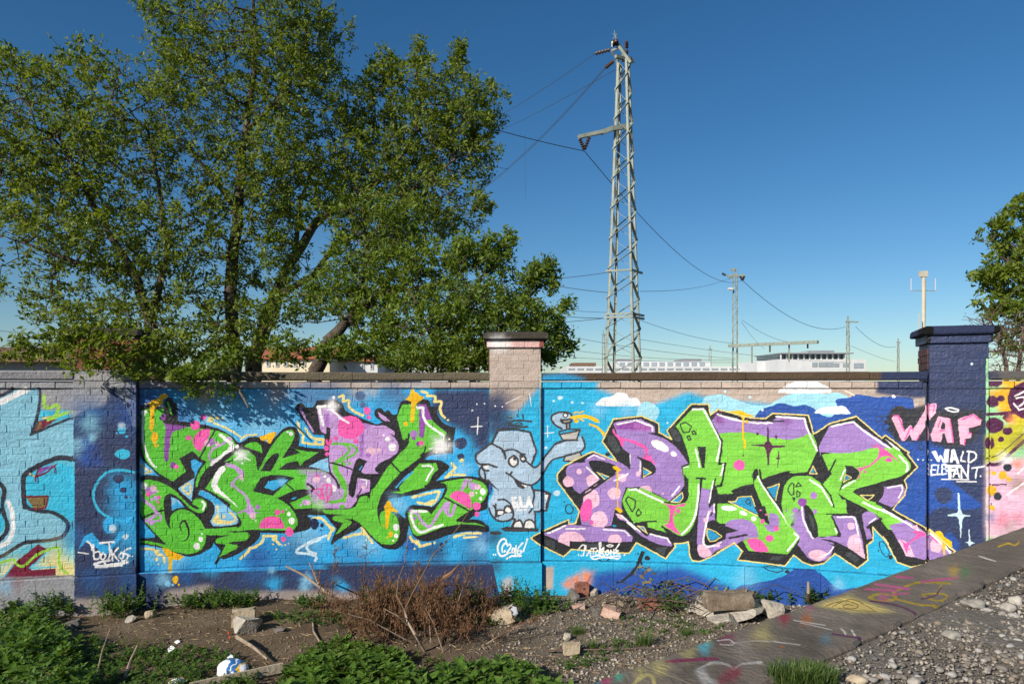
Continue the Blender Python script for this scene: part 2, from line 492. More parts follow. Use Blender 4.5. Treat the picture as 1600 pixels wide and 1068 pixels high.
C cream 4 : G 505 820 545 870! 440 970 490 940! 640 942
O cream 0 : G 610 792 22 22
O cream 0 : G 540 912 8 8
O cream 0 : G 618 840 7 7
C cream 4 : H 95 240! 250 205 370 180 370 210 300 310 150 295
P cream 0 : H 230 295 300 265 340 270 295 340
C cream 3 : F 1030 245 1068 240
C cream 4 : F 0 460! 80 460 150 530 210 570 180 600 150 680
P cream 0 : F 150 540 215 570 185 610
C cream 4 : F 315 665! 410 635 510 615 500 560! 560 640 610 715
O cream 0 : F 520 620 18 24
O cream 0 : F 547 685 9 9
C cream 4 : H 70 650! 100 700 150 700 170 755! 280 725
O cream 0 : H 140 720 20 22
O cream 0 : H 120 780 11 11
O cream 0 : H 328 718 12 12
C cream 4 : H 530 655 650 620 810 618
C cream 3 : H 630 660 770 653
O dnavy 0 : D 945 520 45 60
O dnavy 0 : D 1022 535 19 22
O dnavy 0 : D 1008 585 7 9
O dnavy 0 : H 402 738 20 24
O dnavy 0 : H 398 795 11 12
O royal 0 : D 463 820 15 15
C pale 4 : D 1068 640! 960 680 870 720 760 790 760 820 870 830 960 860 950 900
C pale 4 : D 1000 680 870 740 880 800 960 830
S gr 0 : A 75 258! 160 260 300 262! 312 300 252 348! 300 395 330 425 560 440 640 455 760 465 840 478 960 518 1035 585 1062 640! 1000 690 900 770 800 838 740 900 690 970 655 1068! 635 1068! 655 960 700 880 750 805! 680 765 610 695! 465 770! 540 905! 400 1012! 350 985 250 920 150 830 95 730 72 600 70 400
P gr 0 : A 335 185 360 180 400 335 380 310
S gr 0 : B 45 110 90 75 150 58 240 75 330 110 420 165 500 250 580 325 640 360 680 358! 620 330 605 290 650 255 710 258 752 305 750 360 715 400 650 400 580 360 500 280 430 225 370 205! 330 220 305 290 310 380 325 470 375 580 370 480 400 410 480 370 560 380 640 430 700 500 735 570! 850 568 1068 548! 1068 780! 950 830 880 870! 950 750! 945 735 860 720 845 690 890 660! 780 640 748 628! 738 720 690 790 620 825 530 832 440 815 330 775 200 735 45 715! 45 695! 160 700 270 725 340 740! 210 610 90 460 45 330 38 200
S gr 0 : C -5 815! 60 760 160 690 230 682 330 750! 348 890! 365 890! 430 760 500 640 560 560 610 505 660 475 715 478 737 520 720 580 680 660 600 772! 640 760 770 722 800 715! 720 662! 820 690 985 708! 900 765 840 800 800 855! 770 800! 700 810 640 830 570 888! 800 890 ; E 0 890 100 900 190 970 260 1068 ; F 330 200 330 355! 0 355! ; D 740 365! 685 300! 780 262 930 190! 870 160 740 172 555 250! 640 300 720 380 765 470 760 540 720 580 600 588 300 582 200 592 250 612 268 650 220 692 40 712! 150 755! 80 800 -10 845! ; B 1000 800 1000 560! ; D 20 575! 150 555 185 510 165 460 120 400 60 345 ; B 1000 310 870 225 742 150! ; A 752 1068 790 1010 850 930 930 850 1050 780
P blk 0 : D 300 180 380 40 480 12 600 12 740 40 640 100 510 225 400 205
P sky2 0 : D 420 140 460 75 560 60 670 55 620 110 520 175
G pblue 6 .8 : D 600 80
S gr 0 : C 205 645! 260 610 330 600 385 640 400 715! 300 680
S blk 0 : C 380 905! 430 820 490 750 550 715 575 740 560 780 490 905!
P blk 0 : B 690 570 730 578 680 585
S blk 0 : D 20 605! 200 592 300 580 640 590 640 612 380 605!
P blk 0 : B 960 600 1068 590 1068 610
P blk 0 : B 740 640 1020 638 890 660 780 650
P blk 0 : B 970 718 1068 700 1068 735 1010 730
S blk 0 : B 470 560! 475 510 500 480 540 485 570 550 580 620 555 680 510 700 460 680 400 620! 480 690 530 685 560 630 550 560 520 500 490 520 485 560 515 635!
C blk 2.6 : B 90 455 200 405 310 375
L blk 2.6 : A 838 478 680 765
S lpu 0 : E 30 230! 60 400 80 490 155 525! 148 450! 175 455! 168 560 165 800 190 940 240 1020 300 1068 ; F 150 0 0 -20! ; D 870 20 ; D 860 110 930 145 ; F 0 170 0 290 100 355! 340 355! 385 350 440 290 475 222 585 180! 590 60! 460 40! 445 130 430 215 400 245 365 205! 365 100 ; E 375 1030 400 920 440 800 475 768! 560 800! 500 905 540 930 680 930! 640 880 700 815 790 770 870 710 890 640 850 560 780 510! 845 530! 838 490 740 430 650 430 560 415 450 385 330 350 230 285 200 240
P lpu2 4 : C 750 895 ; E 0 895 100 900 190 970 260 1068 ; F 330 200 330 300 100 350 0 300 ; D 850 100 900 20
G lpu 8 .7 : D 960 60
G lgr 9 .8 : F 60 320
G lpu 9 .7 : F 250 330
S lpu 0 : C 775 240 810 250 870 370 940 490 925 500 840 360
P pink3 0 : C 775 250 800 250 930 490 850 340
S lpu 0 : E 670 285! 740 330 800 385! 740 380 690 340
S mpu 1 : E 110 270 160 260 160 430 120 440
P mpu 1 : E 480 470 530 400 600 430 530 470 520 750 490 760 478 700
O mpu 0 : E 498 735 22 26
O pkk 0 : E 385 450 140 120
O pkk 0 : E 160 598 37 40
O pkk 0 : E 133 664 27 27
O pkk 0 : E 140 728 22 24
O pkk 0 : E 232 558 23 24
O pkk 0 : E 440 590 27 28
O pkk 0 : E 557 276 36 40
O pkk 0 : E 576 344 22 23
O pkk 0 : E 126 797 9 9
L white 5 : E 40 235 60 260 95 420
L white 5 : E 55 235 180 225
L white 3 : E 185 260 280 350 365 400
G white 9 1 : E 190 225
O white 0 : E 208 138 16 14
O white 0 : E 258 213 8 8
O white 0 : E 180 315 7 7
O white 1 : E 820 655 40 42
O white 0 : E 773 572 26 26
O white 0 : E 727 532 11 11
O ppk 1 : E 600 700 52 45
O ppk 1 : E 680 685 22 22
O mpu 0 : E 570 740 28 26
C gr2 3.5 : E 195 620! 300 620 370 660 350 720 240 800
C gr2 3.5 : E 290 620 400 630 450 680 420 730 300 790 240 815
C gr2 9 : E 230 830 230 890 280 980 320 1068
C gr2 5 : F 250 0 310 60 335 150 320 250 250 285 170 290
O gr2 0 : F 320 275 24 24
O gr2 0 : F 300 340 28 22
O gr2 0 : E 310 830 28 24
O gr2 0 : E 378 825 16 16
L blk 2.5 : E 170 815 280 840 400 885
C blk 3.5 : F 175 -10 230 60 265 140
S blk 0 : E 130 455 160 450 175 530 150 600
C blk 3 : D 870 105 885 110
C blk 4 : D 900 120 935 150 915 175
L blk 2.5 : D 645 95 725 165
L blue 2 : D 710 258 750 243
O blk 0 : F 273 203 7 7
O white 0 : F 158 68 26 28
O white 0 : F 213 150 26 34
O white 0 : F 120 25 16 16
O pkk 0 : F 42 25 18 18
O ppk 1 : F 30 60 40 28
C pkk 2.5 : F 0 170! 60 150 80 180 65 250
C pkk 2.5 : F 20 190 100 260 80 160
C pkk 2.5 : F 110 270 90 170 100 120 150 105 130 180 150 280
C pkk 2.5 : F 140 290 190 140 150 110
O lpu 1 : D 860 295 45 28
O ppk 0 : D 880 300 22 22
O lpu 0 : D 800 322 14 13
C blk 2 : F 500 150 450 240
L sky2 2 : E 500 850 480 890
S blk 0 : F 440 240! 520 215 585 180 600 260 580 240 540 225 480 245
P white 0 : F 480 50 560 55 560 130 550 130 545 70 485 60
O ppk 0 : F 520 140 24 22
C blk 2.5 : F 585 250 580 320
S gr2 0 : E 920 215! 1010 205 ; G 60 205 240 205! 300 370 350 420 450 500! 432 600! 400 650 280 690 215 720! 140 790 60 850 0 895 ; F 870 25 740 170 690 260 665 360! 670 440 700 545! 690 440 700 400 740 380 830 410 870 460 890 530 897 620 860 710 790 735 700 720 620 660 540 570 430 480 320 465! 400 500 330 570 225 635! 310 510! 230 490 195 470 210 440 345 425! 120 410 100 375! 350 365 440 340! 480 250 545 225 580 250 580 320! 600 180 ; E 640 1068 690 990 760 880 870 750 980 640 1000 590! 930 575! 870 345!
S gr2 0 : G 170 825! 340 820! 365 880! 310 940 275 1010 ; H 265 90 230 125! 320 115 450 75 600 52 700 50 800 75 860 120 880 190 850 260 800 310 690 385! 560 470 550 492! 640 508 760 510 860 550! 760 530 600 525 400 560 240 620 130 640 80 560 45 400! 100 370 240 375 290 420! 250 480! 300 410 350 340 430 230 460 150 420 115 330 120 120 165 -5 200 ; F 930 205 800 190! 905 178! 890 140! 960 55 ; G 0 1005 100 905
C blk 3 : E 990 515 985 575
C blk 2.5 : G 230 650 220 700 180 740
P blk 0 : E 960 560 1000 560 985 600 940 600
L blk 2.6 : E 810 820 910 920
L sky2 2.5 : F 990 0 920 70 860 140
L sky2 2.5 : G 95 910 0 1000
L blk 2.6 : H 430 245 690 385
S blk 0 : G 225 1050 320 1035 430 1030 450 1068 250 1068
L blk 3.5 : H 230 128 330 110
P mpu2 0 : G 135 210 240 205 300 370 240 370 215 550 180 560 165 540 165 260
L white 4 : G 145 242 205 242 205 320
C white 3.6 : G 205 240! 210 330 250 410 330 470 420 530! 400 600
G white 14 1 : G 395 640
G white 7 1 : G 395 640
L white 2 : G 270 670 400 640
O white 0 : G 480 570 11 11
O white 0 : G 348 705 11 11
O white 0 : G 365 580 7 7
O yel 0 : G 28 413 22 24
P yel 0 : G 80 55 115 50 120 80 150 85 170 115 225 135 190 165 130 205 110 395 75 395 85 180 20 160 70 110
O mpu 0 : G 112 520 38 40
O mpu2 0 : G 112 565 18 18
O mpu2 0 : G 158 620 24 24
O pkk 0 : G 190 612 26 25
O pkk 0 : G 193 650 7 7
C white 3 : G 200 850! 280 848 305 880 270 940 240 1000
S lpu 1 : H 640 55 680 55 640 120 625 170 595 165
C lpu 3 : H 710 55 650 110 630 150
O lpu 2 : H 730 125 48 40
O ppk 1 : H 778 135 30 28
O white 0 : H 830 185 30 36
O white 0 : H 808 255 18 20
O white 0 : H 762 198 10 10
O ppk 0 : H 713 210 26 30
S pkk 0 : H 485 240! 520 190 590 175 660 200 705 260 712 320 700 368!
O pkk 0 : H 765 335 43 42
O pkk 0 : H 768 420 25 28
C lpu 4.5 : H 110 400 150 420 200 500 260 548 300 520 360 420 440 320 440 390 480 430 510 420 540 320
S lpu 0 : H 420 340 430 300 470 285 490 300 480 380 470 430
O lpu 0 : H 90 390 30 22
O mpu 0 : H 120 465 16 20
O pkk 0 : H 172 522 10 10
C white 4 : H 240 388! 100 390 80 430 110 530 160 600! 200 605 300 565 410 530
S yel 0 : F 785 275 830 350 885 390 870 400 800 400 775 575 755 575 745 370 735 340
O yel 0 : F 805 628 22 30
O yel 0 : F 770 662 9 11
O yel 0 : F 733 537 10 12
O white 0 : F 860 555 30 38
O white 0 : F 860 645 21 24
O white 0 : F 830 695 9 11
G dgr 6 .5 : F 730 590
S yel 0 : A 95 200 150 195 190 160 240 150 270 110 330 100 355 115 340 140 300 160 290 210 215 250 200 460 180 492 158 465 160 230
O yel 0 : A 212 550 37 58
P yel 0 : A 195 590 235 590 222 660 210 655
O yel 0 : A 246 636 13 14
C white 5 : A 85 290 120 285
C white 3.6 : A 102 290 92 400 90 560 115 690 160 790 200 850
O white 0 : A 226 860 9 9
S mpu2 0 : A 300 390! 330 410 400 420 560 440! 480 470 410 490 385 530 365 690 352 795 315 795 310 680 325 500 325 450
O mpu2 0 : A 300 340 28 36
O pkk 0 : A 636 427 50 50
O pkk 0 : A 722 342 32 29
O pkk 0 : A 565 557 29 29
S pkk 0 : A 690 480 740 465 795 470! 770 560 690 700! 640 670 612 610 620 550
O ppk 1 : A 770 615 40 40
O mpu 1 : A 810 600 34 40
O ppk 0 : A 866 620 20 28
P lpu 0 : A 970 540 1015 560 1010 600 960 570
C lpu 3.5 : A 970 580 900 630 820 670 780 740 800 790 860 780
C white 5 : A 895 525! 960 580 1020 640 1020 670 950 710 880 770 800 830
P white 0 : A 950 570 1030 600 1040 640 1010 680 940 710 1000 640
L blk 2 : A 838 478 680 765
O mpu2 0 : A 402 843 32 34
O pkk 0 : A 437 857 25 20
O mpu2 0 : A 377 902 8 6
O pkk 0 : A 453 900 9 9
O white 0 : C 137 648 20 20
O white 0 : C 253 705 8 8
G white 9 1 : C 175 735
L white 2 : C 180 740 110 785
L white 2 : C 180 740 270 790
O white 0 : C 190 822 11 11
S yel 0 : C 360 545! 410 535 440 520 490 500 545 497! 540 525 510 570 485 615! 460 612 440 570 420 590 390 580
O white 0 : C 700 515 24 22
O white 0 : C 665 495 12 10
C lpu 6 : C 30 835 110 860 180 910 190 950
C lpu 3.5 : C 170 950 110 1000 80 1060 ; D 80 90 130 150 200 200 245 260
S lpu 0 : D 225 260 270 260 275 310 310 360 330 430 280 440 230 400 240 320
C lpu 3 : D 150 400 230 375 250 340
P lpu 0 : C 110 880 190 900 210 930 190 960 150 930
O ppk 0 : C 183 968 22 26
O ppk 0 : D 192 70 8 10
O ppk 0 : D 300 437 32 36
O ppk 0 : D 335 485 9 11
O mpu 0 : D 353 345 25 25
O mpu 0 : D 353 407 12 11
C white 9 : A 920 880 870 940 830 1040 ; B 830 110 860 170
P white 0 : A 895 880 935 870 850 1060 800 1060
P white 0 : B 800 130 840 20 895 10 860 100 880 150 1068 325 1040 310 850 185
P white 0 : D -20 205 160 355 130 340
P pkk 0 : D 370 565 375 515 410 465 460 445 530 440 580 455 620 510 632 568
O pkk 0 : D 557 398 28 32
O pkk 0 : D 613 392 17 18
O pkk 0 : D 683 603 42 50
O pkk 0 : D 620 680 27 29
O white 0 : D 677 417 18 24
O white 0 : D 706 488 32 37
O white 0 : D 653 370 8 8
O white 0 : B 97 125 38 36
O white 0 : B 63 195 20 26
O mpu 3 : B 170 175 60 44
O ppk 1 : B 196 152 32 34
O pkk 0 : B 143 210 26 26
O pkk 1 : B 255 243 22 18
O lpu 0 : B 222 250 22 24
O pkk 0 : B 247 291 15 16
O pkk 0 : B 246 336 10 10
O lpu 0 : B 178 265 18 18
O ppk 0 : B 238 178 12 12
G mpu 4 .8 : B 55 95
C lpu 5 : B 60 230 120 290 190 340 225 400 190 450 110 490
C lpu 3 : B 225 400 265 420 270 480 180 490
O lpu 0 : B 180 510 34 28
O lpu 0 : B 210 563 9 11
O white 0 : B 650 752 33 36
O white 0 : B 692 680 24 26
O white 0 : B 703 622 11 10
C white 3.5 : B 705 285 730 320 715 370
S blk 0 : B 620 320 680 355 640 362 600 335
S yel 0 : B 285 770! 340 775 430 820 520 858! 460 900 400 895 385 1020 355 1020 355 900 320 830
S eleph 0 : I 215 390! 265 290! 430 285 580 310! 645 500! 600 640! 650 668 700 610 780 510 860 430 950 390 1068 385 ; K 270 590 320 540 355 620 330 690 240 730 120 760 20 800 ; I 820 590 740 700 690 800 600 850 620 920 615 1000 ; J 610 330 640 430 640 560! 400 560 410 480! 350 490 230 480 170 390 160 300 210 170 ; I 120 780 100 790 55 720 60 660! 30 620 20 540 80 500 180 425!
P eleph 0 : I 620 900 740 910 770 940 770 1068 ; J 760 380 640 390 620 330 625 170
P eleph 0 : K 10 370 30 320 100 295 190 300 210 330 200 470 130 465 60 430
C char2 3.5 : I 190 410! 250 275! 430 265 590 300! 655 500! 600 640
C char2 3.5 : I 330 570! 300 480 180 415! 30 525! 20 570 60 630 150 635 240 660
C char2 3 : I 300 500 400 478 490 520 560 610 640 665 700 610 790 490 870 410 960 380 ; K 40 625 120 590 280 580
C char2 3 : I 600 850 680 800 740 700 820 590 940 550 ; K 150 745 330 690 355 620 330 550
P wt2 0 : I 105 650 155 645 155 695 125 700
C char2 3 : I 90 650 60 690 60 750 100 790
C char2 3 : I 80 660 115 720 120 790
C char2 3 : I 110 690 155 705
P char2 0 : I 100 790 160 800 270 910 190 860
L royal 4 : I 170 850 170 930
O wt2 0 : I 415 600 48 58
O wt2 0 : I 515 575 28 34
C char2 3 : I 415 540 372 570 370 620 415 658 460 620 455 570 415 540
C char2 3 : I 515 540 485 570 515 605 545 580 520 540
O char2 0 : I 432 572 24 20
O char2 0 : I 505 555 14 12
C char2 2.4 : I 482 548 500 520 540 528
P char2 0 : I 395 740 460 870 520 890 570 855 560 870 440 790
P wt2 0 : I 440 790 560 850 540 875
C char2 3 : I 335 720 370 738 400 715
C char2 3 : I 380 740 480 820 600 850
C char2 3 : I 600 860 630 940 620 1020 ; J 610 350 580 400
C char2 3.5 : J 620 165 740 180 800 210
P char2 0 : J 770 180 810 210 770 385 745 380 755 300 770 270 745 190
P wt2 0 : J 745 215 780 215 765 270 745 250
C char2 3 : J 640 390 760 380
C char2 3 : J 255 265 320 265 380 310 410 390
C char2 3 : J 160 360 170 400 240 480 330 490 400 460 410 400 330 400 220 450
O wt2 0 : J 275 395 34 28
O wt2 0 : J 362 365 40 32
C char2 3 : J 240 420 250 375 300 375 320 385
C char2 3 : J 315 385 330 340 370 335 405 385
C char2 3 : J 230 440 230 360 205 325
C char2 2.5 : J 230 340 230 310
L white 4 : J 435 245 405 250 422 345 450 340
L white 4 : J 412 298 440 292
L white 4 : J 480 240 500 342 532 338
L white 4 : J 552 345 572 240 604 338
L white 3.4 : J 556 308 592 306
L white 5.00 : J 455 300 460 345
L white 2.00 : J 450 375 550 370
P char2 0 : J 280 570 350 545 680 570 670 600 330 600
O char2 0 : J 230 615 65 20
S wt2 0 : J 415 550! 440 500 480 490 510 550!
S wt2 0 : J 522 560! 535 495 580 480 620 510 630 560!
C char2 3 : J 405 555 430 495 490 485 515 555
C char2 3 : J 520 555 540 490 590 475 640 520 640 570
C char2 3 : J 410 470 430 470 400 540
C char2 3 : J 640 390 640 560
C char2 3 : I 380 215 420 175 600 185
C char2 3 : I 375 210 440 240 560 240
C char2 2 : I 430 215 470 195 510 215 450 225
L char2 2 : I 350 145 400 148
L char2 2 : I 450 115 460 135
L char2 2 : I 510 115 515 155
P can 0 : K 105 520 310 465 265 580 135 580
P can 0 : K 150 760 310 715 355 835 150 800
L char2 2.5 : K 95 490 180 465 310 470 270 580 130 580 90 520 95 490
L char2 2.5 : K 100 520 290 480
L char2 2.5 : K 150 755 135 795 240 805 360 835 310 710
P can 0 : K 120 380 200 360 195 460 170 460 165 400
C char2 3 : K 120 460 60 430 10 370 20 320 100 290 200 300 225 340
C char2 3.5 : K 110 370 130 400 200 400 220 380
L char2 3 : K 165 400 170 460
L char2 3 : K 195 400 200 460
L char2 3 : K 110 375 220 360
O white 0 : K 155 320 22 26
C char2 2 : K 155 294 130 320 155 346 180 320 155 294
S yel2 0 : K 195 345! 250 325 350 315 440 335 500 370 515 405! 470 395 400 360 300 350 240 365
S yel2 0 : K 400 405! 470 425 540 480 600 540 605 580! 570 570 530 510 470 450 410 430
O yel2 0 : K 270 380 26 20
O yel2 0 : K 262 295 30 8 -15
L yel2 2 : K 300 295 345 280
L yel2 2.5 : K 310 355 345 380
L white 1.2 : I 770 230 770 350
L white 1.2 : I 725 310 835 300
C white 2.72 : J 345 735 330 680 290 680 255 740 255 810 290 855 350 830
C white 2.45 : J 330 720 300 750 300 810 330 800
C white 2.3 : J 352 748 374 730 388 752 362 795 346 822! 396 818
C white 2.2 : J 410 768 398 798 410 822 424 798 418 770 410 768
L white 2.4 : J 442 742 434 836
C white 2.3 : J 512 715 468 768 454 812 472 838 500 816 488 794 458 806
L white 2.31 : J 560 675 515 805
O white 0 : J 495 850 8 9
C white 2.45 : J 340 880 400 855 480 855
O white 0 : J 208 840 8 9
O white 0 : J 228 840 8 9
P bk2 0 : @OUT
S grey3 1 : M 380 480 430 460 500 560 470 600 420 570
P grey3 1 : P 580 860 690 855 640 900 550 895
P grey3 1 : R 430 750 560 810 500 860 400 780
P grey3 1 : N 300 770 420 760 380 850 300 800
P grey3 1 : L 60 680 200 700 280 760 200 810 80 730
P grey3 1 : K 590 520 660 540 740 690 680 720 600 620
P grey3 1 : L 420 730 900 730 900 790 430 770
S rpu 0 : d 148 480 175 448 250 440! 300 495 330 525! 225 605! 190 580 155 520
S rpu 0 : d 245 425! 290 395! 420 435 495 485! 460 475 380 445 330 432 280 430 265 440 280 470 330 522! 300 500 250 440
S rpu 0 : d 395 238! 440 222 540 215! 612 252! 612 285! 570 287! 640 305 710 350 755 400 785 445! 750 458! 765 560! 735 600 690 642! 620 605 550 570 460 570! 438 640 440 690! 405 680! 385 770! 375 770 330 778! 230 765! 222 720 235 650 250 610 330 545 400 490 500 487! 478 470 478 400 ; d 440 360
P bk2 0 : d 265 440 300 430 380 448 430 480 400 498 340 540 320 520 290 490
P sky3 0 : K 485 915 630 970 580 1005
L ye2 1.6 : K 485 915 630 970 580 1005 485 915
P rpu 0 : d 400 448 480 480 500 487 430 495 400 495 420 480
S bk2 0 : d 522 412! 580 432 612 460 612 495 580 510 540 522!
P rpu 0 : d 522 412 540 425 545 445 540 522 520 520
P sky3 0 : K 970 885 1040 915 975 950
L ye2 1.6 : K 960 865 1050 915 965 965 960 865
L bk2 2.5 : d 520 412 545 428 545 520
L white 2 : K 935 800 935 905
L white 2 : d 482 400 480 445
L bk2 2.5 : d 475 395 478 470
P rose2 2 : K 670 430 900 385 1060 460 1060 480 700 470
P rose3 2 : M 0 400 200 440 200 480 0 480
P bk2 0 : d 570 283 640 298 650 310 590 292
L white 2.6 : K 695 415 900 375 1060 440
L white 2.6 : M 0 375 30 372 195 440 195 480
S pkk 0 : K 655 460 690 520 760 560 870 585 980 640 1015 680 1005 750! 990 740 985 680 960 660 850 610 770 590 760 650 735 640 720 590 650 500
S pkk 0 : M 130 690 145 700 140 740 190 740 185 765 235 835 170 800 90 770 130 740
L pkk 3.6 : M 0 595 100 640 140 690
O white 0 : M 275 640 100 45 28
O white 0 : M 418 727 34 26 25
O ppk 0 : K 300 910 27 29
O ppk 0 : K 205 1020 40 45
O ppk 0 : d 285 535 32 32
O ppk 0 : d 440 520 24 22
O ppk 0 : d 525 500 12 14
O ppk 0 : d 563 590 34 30
P rgr 0 : d 525 572 560 580 690 645 600 640
O ppk 0 : d 400 602 34 32
O ppk 0 : d 280 630 42 52
O ppk 0 : d 320 740 46 45
O pkk 0 : d 254 690 30 62 12
O pkk 0 : d 281 752 10 12
O ppk 0 : d 652 602 6 6
O ppk 0 : d 160 540 28 28
L white 2.6 : d 398 535 470 500
L white 2.6 : d 255 465 315 520
L bk2 3 : d 225 605 330 530
L bk2 3 : d 240 612 400 500
L white 1.6 : K 390 770 450 735 560 780
P yel2 0 : K 650 855 690 850 745 895 710 905 705 1068 692 1068 690 900 655 875
L yel2 1.8 : d 416 475 418 610
L yel2 1.8 : d 417 640 418 690
P yel2 0 : L 800 360 850 345 890 390 865 410
S rpu 0 : d 35 815! 150 762! 240 770 460 790! 497 830! 490 855! 170 852! 167 875!
O ppk 0 : L 350 690 140 90
P bk2 0 : L 335 702 500 702 500 790 335 790
P bk2 0 : L 180 690 335 755 335 800 180 790
S rpu 0 : L 60 628 130 600 215 640 210 685!
L white 2.60 : L 105 620 290 535
L white 2.20 : L 295 570 495 568
L white 2.20 : L 685 578 905 590 955 640
O ppk 0 : L 805 685 72 58
P bk2 0 : L 700 712 1000 712 900 790 700 790
S rpu 0 : L 810 410! 880 430 1068 590 ; N 200 650 240 625 430 668! 465 720! 462 755! 380 745 250 700 100 610 0 505 ; L 850 470
S ppk 0 : L 810 415 860 420 900 470 850 460
L white 2.20 : L 870 430 1068 600
L white 2.4 : N 240 625 420 670 445 715
L white 3 : N 0 500 80 570
P sky3 0 : N 110 545 160 545 205 610
L ye2 1.5 : N 105 540 165 545 210 620 105 540
O sky3 0 : L 800 540 22 10
S rgr 0 : L 880 285! 935 145! 1045 148 ; N 90 153 370 290 500 312 580 295 620 250! 635 190 640 60! 590 0! ; M 530 1060 510 862! 585 835! 575 760 545 650 500 530 440 435! 610 258! 735 250! 800 350 920 590! 880 840! 960 815! 920 1040 ; N 960 115! 935 135 900 110 870 165! 778 145! 772 60! 755 60! 750 250 725 420 690 530 640 605 590 640 540 642 440 590 400 605! 215 555! 210 505! 150 500 60 515! ; L 1000 505! 920 380
P bk2 0 : N 640 50 635 110 600 130 600 60
L bk2 3 : N 725 42 815 46
L bk2 3.6 : N 775 45 762 180
P bk2 0 : M 665 650 755 650 740 875 710 870
L white 2.4 : M 645 675 685 855
L white 2.8 : M 615 262 725 255 800 400 910 600 865 795
P bk2 0 : M 740 240 765 235 830 390 940 590 905 830 985 800 960 900 920 1068 895 1068 930 830 880 845 915 600
P bk2 0 : N 905 60 935 30 905 140 880 230 870 160
L white 2.4 : M 935 830 900 1010
L white 1.8 : M 520 865 570 855
L white 2.2 : N 895 75 850 300
L white 2.4 : N 975 0 965 80
P rgr 0 : N 935 60 1000 0 975 100 935 110
P bk2 0 : N 925 115 1000 115 980 145 935 135
L white 3.2 : N 20 165 90 158 200 215 370 290
C white 3 : N 745 110 735 260 710 420 660 530 570 625
L white 2.4 : N 545 130 465 225
L bk2 2 : M 490 410 540 395 600 435 575 495 520 500 485 430 490 410
L bk2 2 : M 605 490 625 480 650 515 620 520 605 490
L bk2 2 : M 555 540 580 535 600 575 575 580 555 540
L bk2 2 : L 915 270 945 235 1015 275 1015 345 985 395 915 270
L bk2 2 : N 90 410 115 360 145 405 110 440 90 410
S pkk 0 : N 365 300! 410 310 500 330 570 310 610 300! 590 335 520 345 490 400 480 460 500 550 560 625! 520 620 470 590 380 530! 430 510 445 420 435 350
O pkk 0 : N 532 385 22 26
O pkk 0 : N 500 422 9 10
O pkk 0 : N 405 490 8 8
L bk2 3 : N 360 545 410 575 430 600
L bk2 2.4 : N 150 500 300 490
P bk2 0 : N 80 505 210 500 215 545 110 540
S bk2 0 : N 440 285 570 185 640 190 620 280 560 305 490 305
S sky3 0 : N 470 285 560 205 565 240 540 285
C ye2 1.6 : N 455 290! 520 235 570 190! 580 240 545 290 500 292 455 290
P bk2 0 : N 365 545 460 590 400 600
S rgr 0 : O -5 470! 65 590! 38 815! 100 812! 60 1060! ; P 50 130! 0 145! ; N 945 190! ; P 20 208 175 205! 145 175! 280 120 390 92 ; O 370 930 420 880 460 990 600 940 740 905! 780 925 945 918! ; O 1050 690! 960 500 500 480
S rpu 0 : M 815 380! 870 310! 1068 360 ; O 260 375 570 390! 640 345 910 358! 955 505! 880 550 780 575 680 570 560 555 440 520 340 500 180 500 40 510! ; M 890 515
G mag 6 .8 : M 900 370
G mag 8 .7 : O 20 345
G mag 9 .6 : O 720 380
L white 2.6 : M 875 315 1068 365
C white 2.6 : O 5 312 150 360 260 380 420 402 580 400
C white 3 : O 620 335! 760 345 910 355! 960 510 1045 690
C bk2 2.4 : O 560 385 700 378
S rgr 0 : P 0 325 60 305 130 310 260 350 440 455 550 530! 510 420 470 330 430 230 380 95! 440 0! 470 60 640 330 785 545 880 660! 745 840! 540 820 330 800! 270 680 310 630 100 520 0 500
S bk2 0 : O 355 920! 395 1068! ; P 430 230 480 350 550 525! 440 455 260 345 130 295 0 300! -5 210! 175 210! 150 175! 250 130 385 100
S bk2 0 : P 480 90 560 35 740 0 760 50 700 130 680 200 675 400! 600 300 510 150
S bk2 0 : O 700 910! 780 900! 730 940 780 960 700 1068! 500 1050 480 990 600 940
S bk2 0 : O 440 885 455 890 470 960 490 1030 460 1010 440 930
P sky3 0 : P 140 285 205 285 225 250 350 240 425 420
L ye2 1.6 : P 120 285 195 285 215 240 360 230 435 440 120 285
C bk2 1.6 : P 300 290 330 260 350 300 320 310 300 290
O bk2 0 : P 350 325 8 8
P sky3 0 : P 530 155 640 115 600 285
L ye2 1.6 : P 515 150 650 100 605 300 515 150
C white 2.6 : P 425 25! 470 110 560 250 640 360 755 535
L bk2 2.4 : P 480 100 640 330 785 545
L bk2 2.4 : P 820 580 880 660 745 840
L white 2.8 : P 810 615 850 655 735 800
S rpu 0 : P 90 520 150 480 250 468 350 490 410 555 435 660! 310 665! 280 690 100 760 100 600
S rpu 0 : P 545 415 620 420 650 480 640 560 590 605 530 590 490 530! 550 525!
P bk2 0 : P 390 340 500 330 550 520 440 455
S pkk 0 : P 310 690! 350 670 430 675 500 730 545 810! 390 800
O pkk 0 : P 550 672 42 36
O pkk 0 : P 478 492 22 26
O pkk 0 : P 622 570 28 28
O pkk 0 : P 513 423 11 11
O pkk 0 : P 455 375 11 11
O white 0 : P 125 357 78 28 5
O white 0 : P 278 408 42 22 25
O white 0 : P 385 465 28 24 25
O mag2 0 : O 422 515 14 14
P mag2 0 : O 525 445 540 445 545 590 580 635 710 640 710 655 585 665 550 720 545 845 530 845 515 690 490 650 360 635 360 628 490 625 520 590
P mag2 0 : O 612 520 622 520 625 540 640 550 625 555 615 585 612 555 598 548 612 540
P mag2 0 : O 640 695 650 695 648 760 668 770 645 785 640 875 632 870 632 785 608 770 632 762
O mag2 0 : O 277 743 10 10
O pkk 0 : O 234 843 58 55
